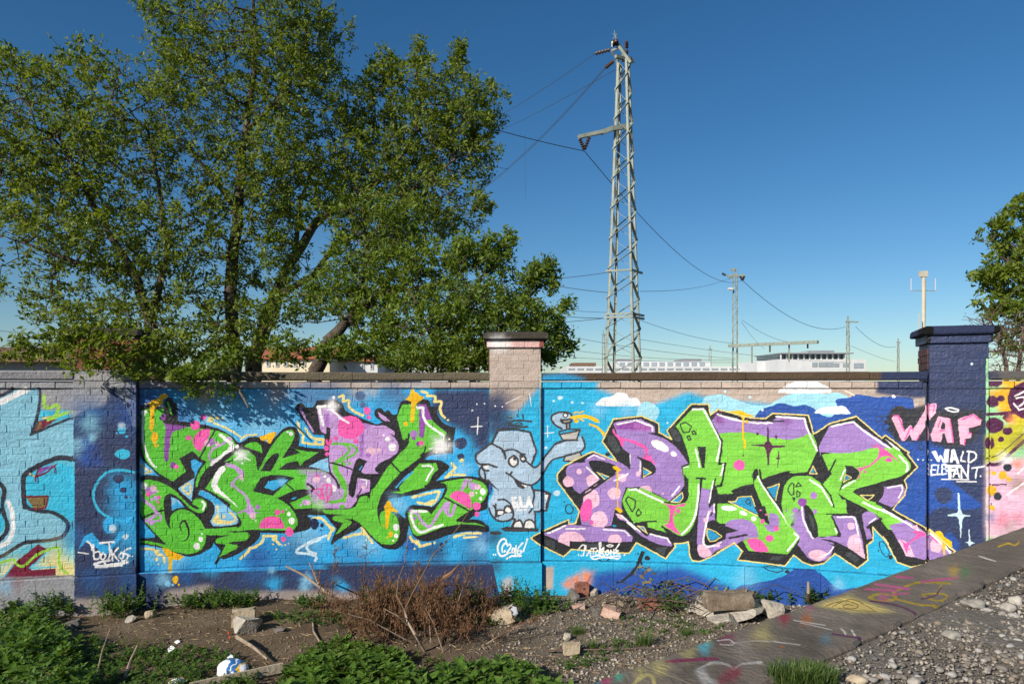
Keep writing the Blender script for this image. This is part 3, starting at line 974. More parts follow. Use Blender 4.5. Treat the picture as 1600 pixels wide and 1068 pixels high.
S yel2 0 : O 130 290 180 275 240 272 310 300 395 335 300 340 285 380 280 580 265 580 265 400 255 340
P yel2 0 : O 280 575 302 570 302 675 282 670
O yel2 0 : O 312 390 14 20
S rpu 0 : N 775 145! 865 165! 845 300 860 345! 885 320! 915 305! 915 485! 870 480 830 520 795 640 795 720 830 755 900 745 1068 650 ; P 215 590! 310 632! 100 760 0 795 ; N 850 870 780 870 740 830 728 700 745 400
S bk2 0 : N 840 500! 880 480 935 490 960 510 ; P 100 545 225 588! 150 610 50 640 ; N 930 730 880 740 820 720! 815 620
S sky3 0 : N 845 580 960 650 870 690 840 640
C ye2 1.6 : N 835 565! 920 600 985 650! 920 690 860 700! 830 640 835 565
L bk2 3 : P 130 665 310 632
C white 3 : N 850 395 830 480 800 640 795 720 830 755 900 745 975 710
L white 2.2 : N 907 310 905 395
P bk2 0 : N 845 330 880 330 860 355
L bk2 2.6 : N 870 430 885 405
P bk2 0 : N 915 300 940 310 935 490 915 500
O ppk 0 : N 870 387 12 14
O ppk 0 : N 812 480 20 26
S ppk 0 : N 730 750 780 735 840 770 880 840 800 870 750 840
O ppk 0 : N 940 740 22 18
O ppk 0 : P 15 735 20 26
S rgr 0 : e 345 700! 338 640 355 560 400 515 490 510! 545 550! 620 430! 545 400! 640 385 760 370 860 350 930 355 980 410 1010 450 1000 485 955 515! 860 540 720 585! 850 650 1000 740 1065 795! 970 765 900 790 840 720 770 680 690 640! 675 645! 682 705! 600 708! 632 790 625 826! 530 826! 520 780 480 690 420 690 380 770
G lgr 9 .6 : e 410 730
S rpu 0 : e 400 770 425 715 450 660 470 700 495 830! 535 828! 612 860 608 890 580 940 530 955 480 940 430 880 420 870 432 830 385 770
G rpu 9 .8 : e 420 720
S bk2 0 : e 455 665 480 670 510 720 527 790 522 830 500 830 470 780
S grey3 1 : e 480 710 500 730 512 780 500 790
C white 2.6 : e 443 670 455 750 500 835
L bk2 2.5 : e 545 550 590 610 610 670
L white 2.6 : e 485 530 545 570 600 660
P bk2 0 : e 545 395 555 440 615 430 550 550 490 490 510 470 530 420
P bk2 0 : e 540 395 600 500 550 555
P rgr 0 : e 548 402 640 385 618 430 585 490 565 440
L bk2 2.8 : e 618 428 555 545
P bk2 0 : O 740 930 940 915 960 870 1045 940 1000 960
P sky3 0 : O 1002 875 1025 920 980 920
L ye2 1.5 : O 1000 850 1045 930 965 930 1000 850
S rpu 0 : Q 130 580! 170 500 240 370! 370 345 490 325! 880 590! 800 600 700 595 560 630 420 648 300 650 150 640! 145 690!
L white 2.8 : Q 260 370 370 345 490 325 600 420 870 600
L mag 1.5 : Q 380 360 480 345
O mpu2 0 : e 446 648 24 22
O mpu 0 : e 505 613 18 18
O mpu 0 : e 409 690 15 14
O mpu 0 : e 512 695 10 14
O mpu 0 : e 362 690 6 6
L bk2 1.8 : P 750 130 775 95 800 100 800 215 770 215 740 175 750 130
L bk2 1.8 : P 820 130 850 85 880 125 820 130
L bk2 1.8 : P 835 170 870 200 860 235 830 235 835 170
P bk2 0 : P 780 240 820 245 805 290
S bk2 0 : Q 400 780! 480 790 540 830 550 870 520 920! 400 970 340 1060! 330 1000! 380 930 415 830
P rgr 0 : Q 340 1068 330 1000 385 920 350 1010
P sky3 0 : Q 418 885 450 905 398 940
L ye2 1.4 : Q 410 870 465 905 385 955 410 870
L white 2.6 : Q 400 820 352 925
L white 2.6 : Q 370 1010 505 935
S pkk 0 : Q 700 510! 740 560 860 640 985 755! 900 700 840 680 780 690 720 750 640 800 580 830 545 915 525 920! 560 850 520 805! 580 800 660 770 720 720 750 660 750 600
O pkk 0 : Q 858 720 36 22 10
O pkk 0 : Q 712 582 16 18
O pkk 0 : Q 608 845 13 14
C white 3 : Q 825 515 900 570 965 615
C white 3.2 : Q 965 675 1030 740 1055 790 1040 840
L bk2 4 : Q 880 580 830 530 790 500
P bk2 0 : Q 960 900 1068 860 1020 935 960 930
S bk2 0 : R 485 120! 520 90 620 60 790 20! 800 40! 870 60 810 100 800 160 740 230! 640 210 560 170
P sky3 1 : R 600 160 690 158 645 195
P bk2 0 : R 595 162 690 158 645 198
L ye2 1.5 : R 560 155 705 150 645 210 560 155
S rpu 0 : R 810 68! 1000 38! 1025 100 1000 190 870 290! 740 232! 800 160
L white 2.4 : R 845 75 995 48 1000 100 960 180
L bk2 5 : R 740 235 880 295
P bk2 0 : R 330 130 360 190 410 205 420 330 440 350 580 350 770 400 720 360 560 260 420 195
P bk2 0 : R 200 345 440 345 440 360 200 358
S rpu 0 : R 270 370! 490 370 520 400 580 600 615 820! 500 750 400 690 280 640 140 610! 250 580 360 590! 340 520
P bk2 0 : R 520 365 580 365 620 560 640 640 690 610 690 640 620 680 620 800 600 700 560 520
S rpu 0 : R 580 350! 640 320 700 340 770 405! 690 450 650 490! 690 600! 630 615! 600 480
L white 2.2 : R 655 445 725 395
L bk2 4 : R 640 490 680 455 780 400
P bk2 0 : R 255 370 275 365 360 560 355 590 230 578 320 570 330 540
L white 2.6 : R 325 382 480 378 510 410 550 620 575 720
L white 2.4 : R 300 500 315 545
P bk2 0 : R 120 620 240 615 300 640 300 690
O ppk 0 : R 465 475 38 40
S ppk 0 : R 430 650 450 590 520 555! 560 600 615 820! 500 750 430 700
P rpu 0 : R 280 640 200 620 130 620 100 640 290 670
S bk2 0 : R 140 612! 250 622 430 700 615 825! 530 900 400 800 295 755! 300 670 240 640
P grey3 1 : R 450 740 560 810 510 860 400 775
S ppk 0 : R 15 770 60 735 120 725 190 745 215 780 180 820 120 840 60 820
C white 2 : R 275 690 240 750 150 800
S rgr 0 : R 590 225! 740 260 900 350 1010 430! 920 450 870 472! 800 380 720 320 640 280 510 215
C white 3 : R 595 228 700 280 850 340 1000 420 1068 450
L bk2 4 : R 740 230 880 300 1068 400
L bk2 5 : T 0 350 200 460 450 590
S rpu 0 : R 870 472! 930 448 1010 432! ; T 240 478 450 612 720 810! 690 835! 490 895! 440 895 240 855! 150 690 70 550
S ppk 0 : T 160 690 200 690 270 740 330 865! 240 855!
O ppk 0 : T 555 740 65 80
C white 3 : T 0 370 100 425 300 545 440 625
C white 3.4 : T 490 620 620 730 695 820
P ppk 0 : T 300 545 350 525 370 570 330 575
S pkk 0 : T 140 630! 190 690 240 720 330 660 370 590 460 630 460 660 400 650 330 690 270 730 250 830! 230 800 200 720
O pkk 0 : T 332 603 18 18
O pkk 0 : T 270 783 11 11
L pkk 2 : T 500 660 560 710
P yel2 0 : T 540 600 580 590 615 610 630 650 710 700 718 755 700 760 650 710 640 840 625 840 615 700 550 620
L bk2 2.4 : @OUT
L ye2 2 : @OUT
L ye2 2 : T 480 570 745 805
C bk2 1.6 : L 290 360 300 325 335 318 365 350 365 395 330 415 300 400 290 360
O bk2 0 : L 280 290 7 8
C char 1.6 : P 500 985 530 955 600 955 690 995 640 1020 560 1010 500 985
O bk2 0 : P 735 1017 24 18
C char 1.6 : R 755 650 790 635 840 690 860 760 830 795 780 740 755 650
O bk2 0 : R 880 800 22 22
O bk2 0 : R 748 732 9 10
P bk2 0 : d 540 900 560 905 545 950 500 1020 440 1068 420 1068 470 1030 510 980
O bk2 0 : N 210 877 30 24
O bk2 0 : N 150 935 12 16
O bk2 0 : N 110 828 10 8
C bk2 1.8 : L 630 880 660 905 720 905 750 880
O bk2 0 : K 597 730 24 20
C white 1.77 : L 430 780 460 740 500 745 495 790 455 795
L white 2.04 : L 495 745 475 850
L white 1.90 : L 510 850 545 790 550 850
L white 1.63 : L 515 825 555 825
L white 1.90 : L 555 775 610 770
L white 1.90 : L 582 775 578 835
C white 1.77 : L 620 790 600 825 625 845 640 815 620 790
C white 2.18 : L 655 850 645 770 640 720 660 715 650 800
C white 2.04 : L 650 800 690 765 680 800 655 800 695 850
C white 1.90 : L 730 790 705 820 725 845 745 820 730 790
C white 1.50 : L 720 745 750 735 785 745 755 760 720 745
L white 1.90 : L 760 845 760 790 795 840 795 785
C white 2.04 : L 850 725 810 790 840 795 805 820 855 830
C white 2.04 : L 555 865 620 850 730 865 860 850 840 880 700 870 590 885 555 865
O white 0 : L 425 842 9 9
O white 0 : L 455 850 9 9
O white 0 : L 905 843 10 10
P wpk 0 : S 90 290 110 255 160 255 190 300 215 420 270 370 290 360 310 400 370 310 430 210 440 200 440 370 350 515 300 515 275 450 225 525 190 520 130 380
P wpk 0 : S 465 160 510 130 555 130 545 230 465 325
P wpk 0 : S 490 460 570 265 690 285 735 540 665 540 640 440 615 450 605 535 510 525
P dbrown 0 : S 610 320 645 340 640 400 600 405
P wpk 0 : S 770 295 940 240 1025 300 1010 360 890 385 890 430 920 440 915 490 850 500 850 565 800 555
L pkk 2.4 : S 110 260 155 258 215 415
L pkk 2 : S 225 500 285 380 310 410
L pkk 1.6 : S 350 510 375 460
L pkk 1.6 : S 480 160 530 145 515 220
L pkk 2 : S 590 300 570 380
L pkk 2 : S 690 300 725 535
L pkk 2 : S 590 415 640 410
L pkk 2.2 : S 820 300 930 250 1010 300
L pkk 2.2 : S 890 440 915 445
L pkk 2.2 : S 850 510 840 560
C white 2 : S 640 185 700 178 780 200 760 218 690 210 640 185
P white 0 : S 500 630 545 620 575 695 590 665 600 670 625 720 635 610 685 610 670 750 620 750 595 705 580 745 555 740
P white 0 : S 705 610 735 605 795 760 765 760 745 720 720 720 715 745 690 745
P royal 0 : S 718 690 738 690 728 660
L white 2.2 : S 825 635 805 730 850 735
C white 2.4 : S 890 635 885 740 940 720 968 680 940 640 870 632
L white 2.2 : S 550 770 500 775 495 880 545 870
L white 2 : S 495 825 540 820
L white 2.2 : S 570 770 560 870 595 868
L white 2.2 : S 650 765 610 770 610 870 655 860
L white 2 : S 610 815 645 812
L white 4.5 : S 650 785 800 785
L white 5 : S 690 790 690 900
L white 4 : S 660 830 735 825
L white 2.6 : S 725 895 760 800 790 900
L white 2 : S 735 860 785 860
L white 2.6 : S 810 905 815 800 880 905 885 765
L white 2.4 : S 920 805 1050 785
L white 2.4 : S 975 800 960 910
O white 0 : S 1013 890 11 12
L white 1.8 : S 605 920 885 922
L white 1.8 : S 760 945 965 945
O white 0 : S 362 717 8 9
O white 0 : S 412 722 9 9
O white 0 : S 497 722 12 6
P starw 0 : T 775 195 790 195 803 370 830 420 910 430 905 440 840 440 820 480 810 665 800 660 788 480 765 440 670 435 672 420 770 400
P starw 0 : T 887 575 895 575 905 700 960 718 920 725 900 750 890 745 880 720 850 718 885 700
O pale 0 : z 1518 568 2.4 2.2
"""
OUTL = """J 595 665 ; L 0 620 320 475 325 520 395 515 435 385 205 75 205 0 ; I 865 745 940 650 1030 605 ; K 205 815 340 745 440 700 560 745 690 800 540 595 580 510 655 360 950 330 1068 380 ; M 260 405 265 500 395 570 345 480 600 205 780 205 800 320 875 260 1068 310 ; O 250 325 350 350 510 355 575 300 955 320 1005 520 1068 480 ; Q 240 340 520 265 785 495 820 460 1068 645 ; S 270 635 250 655 355 795 220 930 242 1000 ; T 243 140 220 220 95 370 450 565 745 805 640 900 290 970 145 920 0 650 ; R 850 660 690 485 695 625 630 670 640 830 530 915 295 760 180 865 60 885 ; P 1000 955 900 920 800 845 710 955 215 895 265 805 180 715 0 820 ; N 1068 745 900 850 760 910 680 905 650 850 635 705 590 720 490 725 500 755 400 880 95 715 ; L 1028 715 955 825 850 820 350 785 270 860 15 735 ; J 595 665"""
SLAB = """
P conc 0 : z 700 780 1700 780 1700 1100 700 1100
G conck 14 .6 : z 1126 992
G concl 19 .6 : z 1036 1017
G concl 10 .6 : z 1454 888
G concd 21 .6 : z 1087 1006
G concl 19 .6 : z 996 1078
G concl 7 .6 : z 1100 1017
G concd 9 .6 : z 1356 956
G concl 6 .6 : z 1274 940
G concl 20 .6 : z 1161 1026
G concl 13 .6 : z 1295 957
G concd 7 .6 : z 1080 1023
G conck 17 .6 : z 1267 1011
G concd 13 .6 : z 1070 1055
G concl 9 .6 : z 1106 1039
G concd 20 .6 : z 1250 986
G concd 10 .6 : z 1043 1017
G concd 11 .6 : z 1341 975
G concd 12 .6 : z 1090 1031
G concl 18 .6 : z 1031 1090
G concl 11 .6 : z 1575 830
G concd 11 .6 : z 1075 1051
G concd 10 .6 : z 1099 1027
G concd 12 .6 : z 1351 918
G concl 22 .6 : z 1262 965
G concd 13 .6 : z 1334 946
G concd 18 .6 : z 1109 994
G concd 40 .6 : z 1250 1000
G concd 50 .5 : z 1120 1030
G concl 30 .5 : z 1480 900
G concd 40 .5 : z 1560 860
G concl 26 .5 : z 1330 950
P sandp 4 : z 1270 945 1325 928 1400 956 1330 956
P sandy 2 : z 1283 945 1325 933 1384 955 1330 953
C sandd 1.4 : z 1290 945 1320 938 1340 944 1335 950 1318 948 1322 943 1332 945
C sandd 1.2 : z 1300 947 1330 936 1365 952
C sandd 1 : z 1310 949 1340 953 1370 954
C olv 3.4 : z 1395 925 1430 910 1460 909 1485 911
C olv 3.4 : z 1358 932 1375 927 1400 931 1395 936 1370 937 1358 932
C olv 2.6 : z 1400 935 1440 944 1465 944
C olv 2.6 : z 1440 928 1465 926 1480 930 1470 938 1450 934 1440 928
C olv 3 : z 1470 913 1466 924
L pnk 4 : z 1352 919 1400 922
L pnk 4 : z 1368 912 1420 919
L pnk 4 : z 1400 900 1425 902
L pnk 3 : z 1390 928 1420 926
L pnk 4 : z 1440 908 1495 902
G pnk 8 .7 : z 1380 932
C plm 3 : z 1360 938 1400 945 1430 957
C plm 2.4 : z 1470 918 1460 930 1440 935
G rd 9 .8 : z 1225 965
G orn 9 .7 : z 1260 967
G grn 9 .7 : z 1508 893
G ylw 8 .6 : z 1490 891
C ylw 2.5 : z 1560 853 1575 848 1585 851 1592 846
L whi 2 : z 1530 868 1555 876
L whi 1.2 : z 1250 972 1300 983
L whi 1.2 : z 1240 968 1290 976
G pnk 5 .7 : z 1265 948
C plm 3 : z 1300 989 1330 994 1345 995
L whi 2.4 : z 1315 982 1322 990
L whi 2.4 : z 1330 984 1336 992
G cy 9 .5 : z 1290 998
G sandp 16 .6 : z 1190 990
G plm2 12 .7 : z 1135 992
G grn2 6 .7 : z 1105 1002
G cy2 10 .9 : z 1100 1011
G sandp 12 .6 : z 1075 1020
C whi 1.8 : z 1120 1000 1140 998 1145 1006 1125 1006
C whi 1.2 : z 1140 1004 1190 1000 1250 1006
G concl 14 .8 : z 1160 1008
C plm2 5 : z 1040 1033 1080 1030 1120 1028
G sandp 14 .7 : z 1030 1042
G sandp 10 .7 : z 1000 1048
C gra 4 : z 1090 1046 1110 1035 1135 1037 1146 1045 1160 1036 1190 1034
P gra 4 : z 1085 1045 1100 1042 1110 1060 1130 1070 1100 1070
G rd2 12 .7 : z 1140 1055
G rd2 9 .7 : z 1150 1048
G rd2 8 .6 : z 1128 1062
G tea 12 .5 : z 1210 1045
L pur 3 : z 1215 1034 1235 1038
G tea2 7 .9 : z 966 1056
G pnk2 8 .9 : z 945 1061
G cy 8 .8 : z 930 1067
C sandp 6 : z 990 1068 1000 1058 1015 1054 1022 1066
G ylw2 3 1 : z 917 1063
G orn 3 .8 : z 1222 1009
"""
# ---------------------------------------------------------------- helpers
F = 1100.
def at(px, py, Y): return Vector(((px-800)/F*Y, Y, EYE+(605-py)/F*Y))
def onz(px, py, z=0.):
    Y = F*(EYE-z)/(py-605); return Vector(((px-800)/F*Y, Y, z))
def tag(o, label=None, cat=None, group=None, kind=None):
    for k, v in (('label', label), ('category', cat), ('group', group), ('kind', kind)):
        if v: o[k] = v
    return o
def empty(name, loc, rz=0.):
    o = bpy.data.objects.new(name, None); o.location = loc; o.rotation_euler.z = rz; o.empty_display_size = .2
    col.objects.link(o); return o
def obj(name, me, mat=None, parent=None, loc=None):
    o = bpy.data.objects.new(name, me)
    if mat is not None and not me.materials: me.materials.append(mat)
    if parent is not None: o.parent = parent
    if loc is not None: o.location = loc
    col.objects.link(o); return o
def mesh(name, V, Fs, smooth=False):
    me = bpy.data.meshes.new(name); me.from_pydata([tuple(v) for v in V], [], [tuple(f) for f in Fs])
    if smooth: me.polygons.foreach_set('use_smooth', [True]*len(me.polygons))
    me.update(); return me
def mesh_np(name, V, Fc, smooth=False):
    V = np.asarray(V, np.float32).reshape(-1, 3); Fc = np.asarray(Fc, np.int32); n, k = Fc.shape
    me = bpy.data.meshes.new(name); me.vertices.add(len(V)); me.vertices.foreach_set('co', V.ravel())
    me.loops.add(n*k); me.loops.foreach_set('vertex_index', Fc.ravel())
    me.polygons.add(n); me.polygons.foreach_set('loop_start', np.arange(0, n*k, k, dtype=np.int32))
    if smooth: me.polygons.foreach_set('use_smooth', np.ones(n, bool))
    me.update(calc_edges=True); me.validate(); return me
class MB:
    def __init__(s): s.v = []; s.f = []
    def add(s, V, Fs):
        n = len(s.v); s.v += [tuple(v) for v in V]; s.f += [tuple(i+n for i in f) for f in Fs]; return s
    def box(s, c, size, M=None):
        x, y, z = (k/2 for k in size); c = Vector(c)
        V = [Vector((a*x, b*y, d*z)) for a in (-1, 1) for b in (-1, 1) for d in (-1, 1)]
        V = [c+(M @ v if M else v) for v in V]
        return s.add(V, [(0, 1, 3, 2), (4, 6, 7, 5), (0, 4, 5, 1), (2, 3, 7, 6), (0, 2, 6, 4), (1, 5, 7, 3)])
    def bar(s, a, b, wx, wy=None):
        a, b = Vector(a), Vector(b); d = b-a; M = d.to_track_quat('Z', 'Y').to_matrix()
        return s.box((a+b)/2, (wx, wy or wx, d.length), M)
    def tube(s, pts, rad, n=6):
        pts = [Vector(p) for p in pts]; V = []; Fs = []
        if not hasattr(rad, '__len__'): rad = [rad]*len(pts)
        for i, p in enumerate(pts):
            d = (pts[min(i+1, len(pts)-1)]-pts[max(i-1, 0)]).normalized()
            u = d.cross(Vector((.31, .2, .93)) if abs(d.z) < .9 else Vector((1, 0, 0))).normalized(); q = d.cross(u)
            V += [p+(u*math.cos(2*math.pi*k/n)+q*math.sin(2*math.pi*k/n))*rad[i] for k in range(n)]
        for i in range(len(pts)-1):
            Fs += [(i*n+k, i*n+(k+1) % n, (i+1)*n+(k+1) % n, (i+1)*n+k) for k in range(n)]
        Fs += [tuple(range(n))[::-1], tuple((len(pts)-1)*n+k for k in range(n))]
        return s.add(V, Fs)
    def build(s, name, mat, parent=None, smooth=False, loc=None):
        if loc is not None: s.v = [tuple(Vector(v)-Vector(loc)) for v in s.v]
        return obj(name, mesh(name, s.v, s.f, smooth), mat, parent, loc)
def thing(name, loc, label, cat, group=None): return tag(empty(name, loc), label, cat, group)
def part(mb, name, mat, root, smooth=False):           # geometry given in world space, parented to a thing at root.location
    o = mb.build(name, mat, root, smooth); o.location = -root.location; return o
# ---------------------------------------------------------------- materials
def newmat(name):
    m = bpy.data.materials.new(name); m.use_nodes = True
    return m, m.node_tree, m.node_tree.nodes['Principled BSDF']
def N(t, typ, **kw):
    n = t.nodes.new(typ)
    for k, v in kw.items():
        if hasattr(n, k): setattr(n, k, v)
        else: n.inputs[k].default_value = v
    return n
def hexlin(h):
    c = [int(h[i:i+2], 16)/255 for i in (0, 2, 4)]
    return tuple(x/12.92 if x <= .04045 else ((x+.055)/1.055)**2.4 for x in c)+(1,)
def noisemat(name, cols, scale=8., rough=.8, bump=.3, bscale=None, detail=8., spec=.3, bdist=.02, island=0., coord='obj'):
    m, t, p = newmat(name); L = t.links.new
    if coord == 'obj': src = N(t, 'ShaderNodeTexCoord').outputs['Object']
    else: src = N(t, 'ShaderNodeNewGeometry').outputs['Position']
    n = N(t, 'ShaderNodeTexNoise', Scale=scale, Detail=detail, Roughness=.65); L(src, n.inputs['Vector'])
    r = N(t, 'ShaderNodeValToRGB'); e = r.color_ramp.elements; k = len(cols)
    while len(e) < k: e.new(.5)
    for i, c in enumerate(cols): e[i].position = .3+.4*i/(k-1) if k > 1 else .5; e[i].color = c if len(c) == 4 else (*c, 1)
    L(n.outputs['Fac'], r.inputs['Fac']); cout = r.outputs['Color']
    if island:
        g = N(t, 'ShaderNodeNewGeometry') if island > 0 else N(t, 'ShaderNodeObjectInfo')
        h = N(t, 'ShaderNodeHueSaturation'); L(cout, h.inputs['Color'])
        mr = N(t, 'ShaderNodeMapRange'); mr.inputs['To Min'].default_value = 1-abs(island); mr.inputs['To Max'].default_value = 1+abs(island)
        L(g.outputs['Random Per Island' if island > 0 else 'Random'], mr.inputs['Value']); L(mr.outputs[0], h.inputs['Value'])
        cout = h.outputs['Color']
    L(cout, p.inputs['Base Color']); p.inputs['Roughness'].default_value = rough
    p.inputs['Specular IOR Level'].default_value = spec
    if bump:
        b = N(t, 'ShaderNodeTexNoise', Scale=bscale or scale*4, Detail=8.); L(src, b.inputs['Vector'])
        bp = N(t, 'ShaderNodeBump', Strength=bump, Distance=bdist); L(b.outputs['Fac'], bp.inputs['Height']); L(bp.outputs[0], p.inputs['Normal'])
    return m
def leafmat(name, c1, c2, c3, trans=.35):
    m, t, p = newmat(name); L = t.links.new
    g = N(t, 'ShaderNodeNewGeometry'); r = N(t, 'ShaderNodeValToRGB'); e = r.color_ramp.elements; e.new(.5)
    for i, c in enumerate((c1, c2, c3)): e[i].position = (0, .55, 1)[i]; e[i].color = (*c, 1)
    L(g.outputs['Random Per Island'], r.inputs['Fac']); L(r.outputs[0], p.inputs['Base Color'])
    p.inputs['Roughness'].default_value = .5; p.inputs['Specular IOR Level'].default_value = .3
    tr = N(t, 'ShaderNodeBsdfTranslucent'); h = N(t, 'ShaderNodeHueSaturation', Value=1.5, Saturation=1.1, Hue=.485); L(r.outputs[0], h.inputs['Color']); L(h.outputs[0], tr.inputs['Color'])
    mx = N(t, 'ShaderNodeMixShader', Fac=trans); L(p.outputs[0], mx.inputs[1]); L(tr.outputs[0], mx.inputs[2])
    L(mx.outputs[0], t.nodes['Material Output'].inputs['Surface']); return m
M_conc = noisemat('grey_concrete', [(.16, .145, .125), (.27, .25, .22), (.36, .34, .30)], 5, .9, .5, 60, bdist=.012)
M_rubble = noisemat('pale_rubble_concrete', [(.24, .21, .17), (.39, .35, .29), (.50, .455, .385)], 9, .95, .9, 30, bdist=.03)
M_stone = noisemat('river_stone', [(.20, .18, .15), (.32, .29, .25), (.42, .39, .34)], 6, .75, .2, 50, island=-.35)
M_gravel = noisemat('gravel_stone', [(.12, .10, .082), (.22, .19, .155), (.35, .315, .27)], 3, .85, 0, island=.6)
M_brickred = noisemat('weathered_red_brick', [(.10, .04, .03), (.22, .085, .055), (.30, .13, .09)], 9, .9, .5, 60, island=-.25)
M_sooty = noisemat('sooty_dark_brick', [(.035, .022, .026), (.085, .042, .042), (.13, .07, .065)], 9, .9, .5, 60)
M_redpale = noisemat('dusty_red_brick', [(.26, .12, .08), (.38, .19, .13), (.46, .30, .22)], 7, .9, .5, 60)
M_mortar = noisemat('old_mortar', [(.16, .14, .12), (.28, .25, .22)], 20, .95, .4, 80)
M_bark = noisemat('bark', [(.03, .022, .017), (.075, .058, .044), (.13, .105, .08)], 14, .95, .9, 26, bdist=.03)
M_barkpale = noisemat('pale_bark', [(.06, .045, .032), (.14, .11, .08), (.22, .18, .135)], 12, .95, .9, 26, bdist=.03)
M_twig = noisemat('twig_bark', [(.06, .045, .035), (.115, .09, .068)], 9, .9, 0)
M_twigred = noisemat('bare_twig', [(.10, .065, .05), (.17, .12, .095)], 9, .9, 0)
M_dry = noisemat('dead_needles', [(.10, .05, .025), (.20, .105, .055), (.30, .175, .095)], 6, .95, 0, island=.35, coord='pos')
M_drywood = noisemat('dead_wood', [(.16, .115, .08), (.30, .23, .165), (.40, .32, .24)], 10, .9, .4, 40)
M_straw = noisemat('straw', [(.22, .15, .08), (.38, .28, .16)], 6, .95, 0, island=.3)
M_leaf = leafmat('tree_leaf', (.08, .13, .015), (.14, .20, .024), (.225, .27, .042), .46)
M_leaf2 = leafmat('bright_tree_leaf', (.082, .14, .015), (.13, .20, .023), (.205, .26, .04), .42)
M_maple = leafmat('yellow_green_leaf', (.10, .16, .016), (.16, .22, .025), (.22, .27, .04), .5)
M_nettle = leafmat('nettle_leaf', (.075, .15, .022), (.115, .215, .03), (.17, .265, .05), .4)
M_weed = leafmat('weed_leaf', (.062, .13, .024), (.10, .185, .034), (.145, .23, .048), .4)
M_grass = leafmat('grass_blade', (.06, .11, .02), (.09, .15, .03), (.15, .19, .06), .3)
M_mast = noisemat('greenish_galvanised_steel', [(.17, .20, .165), (.24, .27, .225), (.30, .32, .27)], 3, .55, .1, 20)
M_wire = noisemat('wire', [(.035, .035, .04), (.05, .05, .055)], 3, .5, 0)
M_insul = noisemat('brown_insulator', [(.05, .03, .025), (.08, .05, .04)], 3, .3, 0)
M_white = noisemat('white_render', [(.50, .51, .52), (.60, .61, .61)], .6, .8, 0)
M_grey = noisemat('grey_cladding', [(.20, .21, .23), (.28, .29, .31)], .5, .6, 0)
M_yellow = noisemat('cream_render', [(.62, .53, .36), (.70, .61, .44)], .6, .85, 0)
M_tiles = noisemat('red_roof_tiles', [(.26, .075, .04), (.36, .12, .06), (.42, .16, .09)], 3, .85, .3, 12)
M_brownroof = noisemat('brown_roof', [(.12, .07, .045), (.20, .12, .08)], 2, .9, .2, 12)
M_glass = noisemat('window_glass', [(.05, .065, .08), (.09, .11, .13)], .7, .12, 0, spec=.8)
M_paleglass = noisemat('pale_window_glass', [(.22, .27, .31), (.32, .37, .41)], .7, .2, 0, spec=.6)
M_concpole = noisemat('concrete_pole', [(.40, .36, .28), (.50, .46, .37)], 3, .9, 0)
M_plank = noisemat('weathered_plank', [(.30, .24, .16), (.45, .37, .26), (.52, .45, .33)], 5, .9, .4, 30)
M_litter = noisemat('white_litter', [(.68, .68, .70), (.80, .80, .80)], 5, .5, 0)
M_flower = noisemat('red_petal', [(.55, .04, .02), (.7, .08, .03)], 5, .6, 0)
# ---------------------------------------------------------------- the line of the wall: three bays set in a shallow hollow curve
def wY(X):
    X = np.asarray(X, float); d = X-.3
    y = np.where(d < 0, 8.96-.0243*d*d, 8.96-.041*d*d)
    return np.where(X > 5.1, 8.96-.041*4.8**2-.3936*(X-5.1), y)
_X = np.linspace(-9, 10, 6000); _Y = wY(_X)
_S = np.concatenate([[0], np.cumsum(np.hypot(np.diff(_X), np.diff(_Y)))])
def px2X(px):
    r = 800+F*_X/_Y; return float(np.interp(px, r, _X))
def X2s(X): return float(np.interp(X, _X, _S))
def s2P(s):                                            # point on the wall line and its tangent angle
    X = float(np.interp(s, _S, _X)); e = .01
    return X, float(wY(X)), math.atan2(float(wY(X+e)-wY(X-e)), 2*e)
PIERS = [(117, 215), (765, 844.5), (1450.5, 1543)]
PX = [(px2X(a), px2X(b)) for a, b in PIERS]
PROUD = .06
def faceY(X, z):
    y = wY(X).copy() if np.ndim(X) else wY(X)
    for a, b in PX: y = np.where((X >= a-.03) & (X <= b+.03), y-PROUD, y)
    return np.where(z < .43, y-.045, y)
# ---------------------------------------------------------------- painted surfaces: colour only, on the real bricks
def to_image(name, rgb):
    h, wd, _ = rgb.shape; s = np.clip(rgb, 0, 1); s = np.where(s <= .0031308, s*12.92, 1.055*s**(1/2.4)-.055)
    im = bpy.data.images.new(name, wd, h); px = np.ones((h, wd, 4), np.float32); px[..., :3] = s
    im.pixels.foreach_set(px.ravel()); im.update(); im.pack(); return im
def sample(cv, px, py, SC, X0, Y0):
    u = np.clip((px-X0)*SC-.5, 0, cv.shape[1]-1.01); v = np.clip((py-Y0)*SC-.5, 0, cv.shape[0]-1.01)
    i, j = u.astype(int), v.astype(int); a = (u-i)[..., None]; b = (v-j)[..., None]
    return (cv[j, i]*(1-a)+cv[j, i+1]*a)*(1-b)+(cv[j+1, i]*(1-a)+cv[j+1, i+1]*a)*b
cv = paint(MURAL, OUTL, 2.5, -80, 470, 1760, 510)
XA, XB, ZB = -7., 7.6, 3.5
gx = np.linspace(XA, XB, 4096); gz = np.linspace(-.1, ZB, 1010)
GX, GZ = np.meshgrid(gx, gz); GY = faceY(GX, GZ)
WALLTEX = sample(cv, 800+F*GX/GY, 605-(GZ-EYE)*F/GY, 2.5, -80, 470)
pierx = np.zeros(len(gx), bool)
for a, b in PX[1:]: pierx |= (gx > a-.02) & (gx < b+.02)
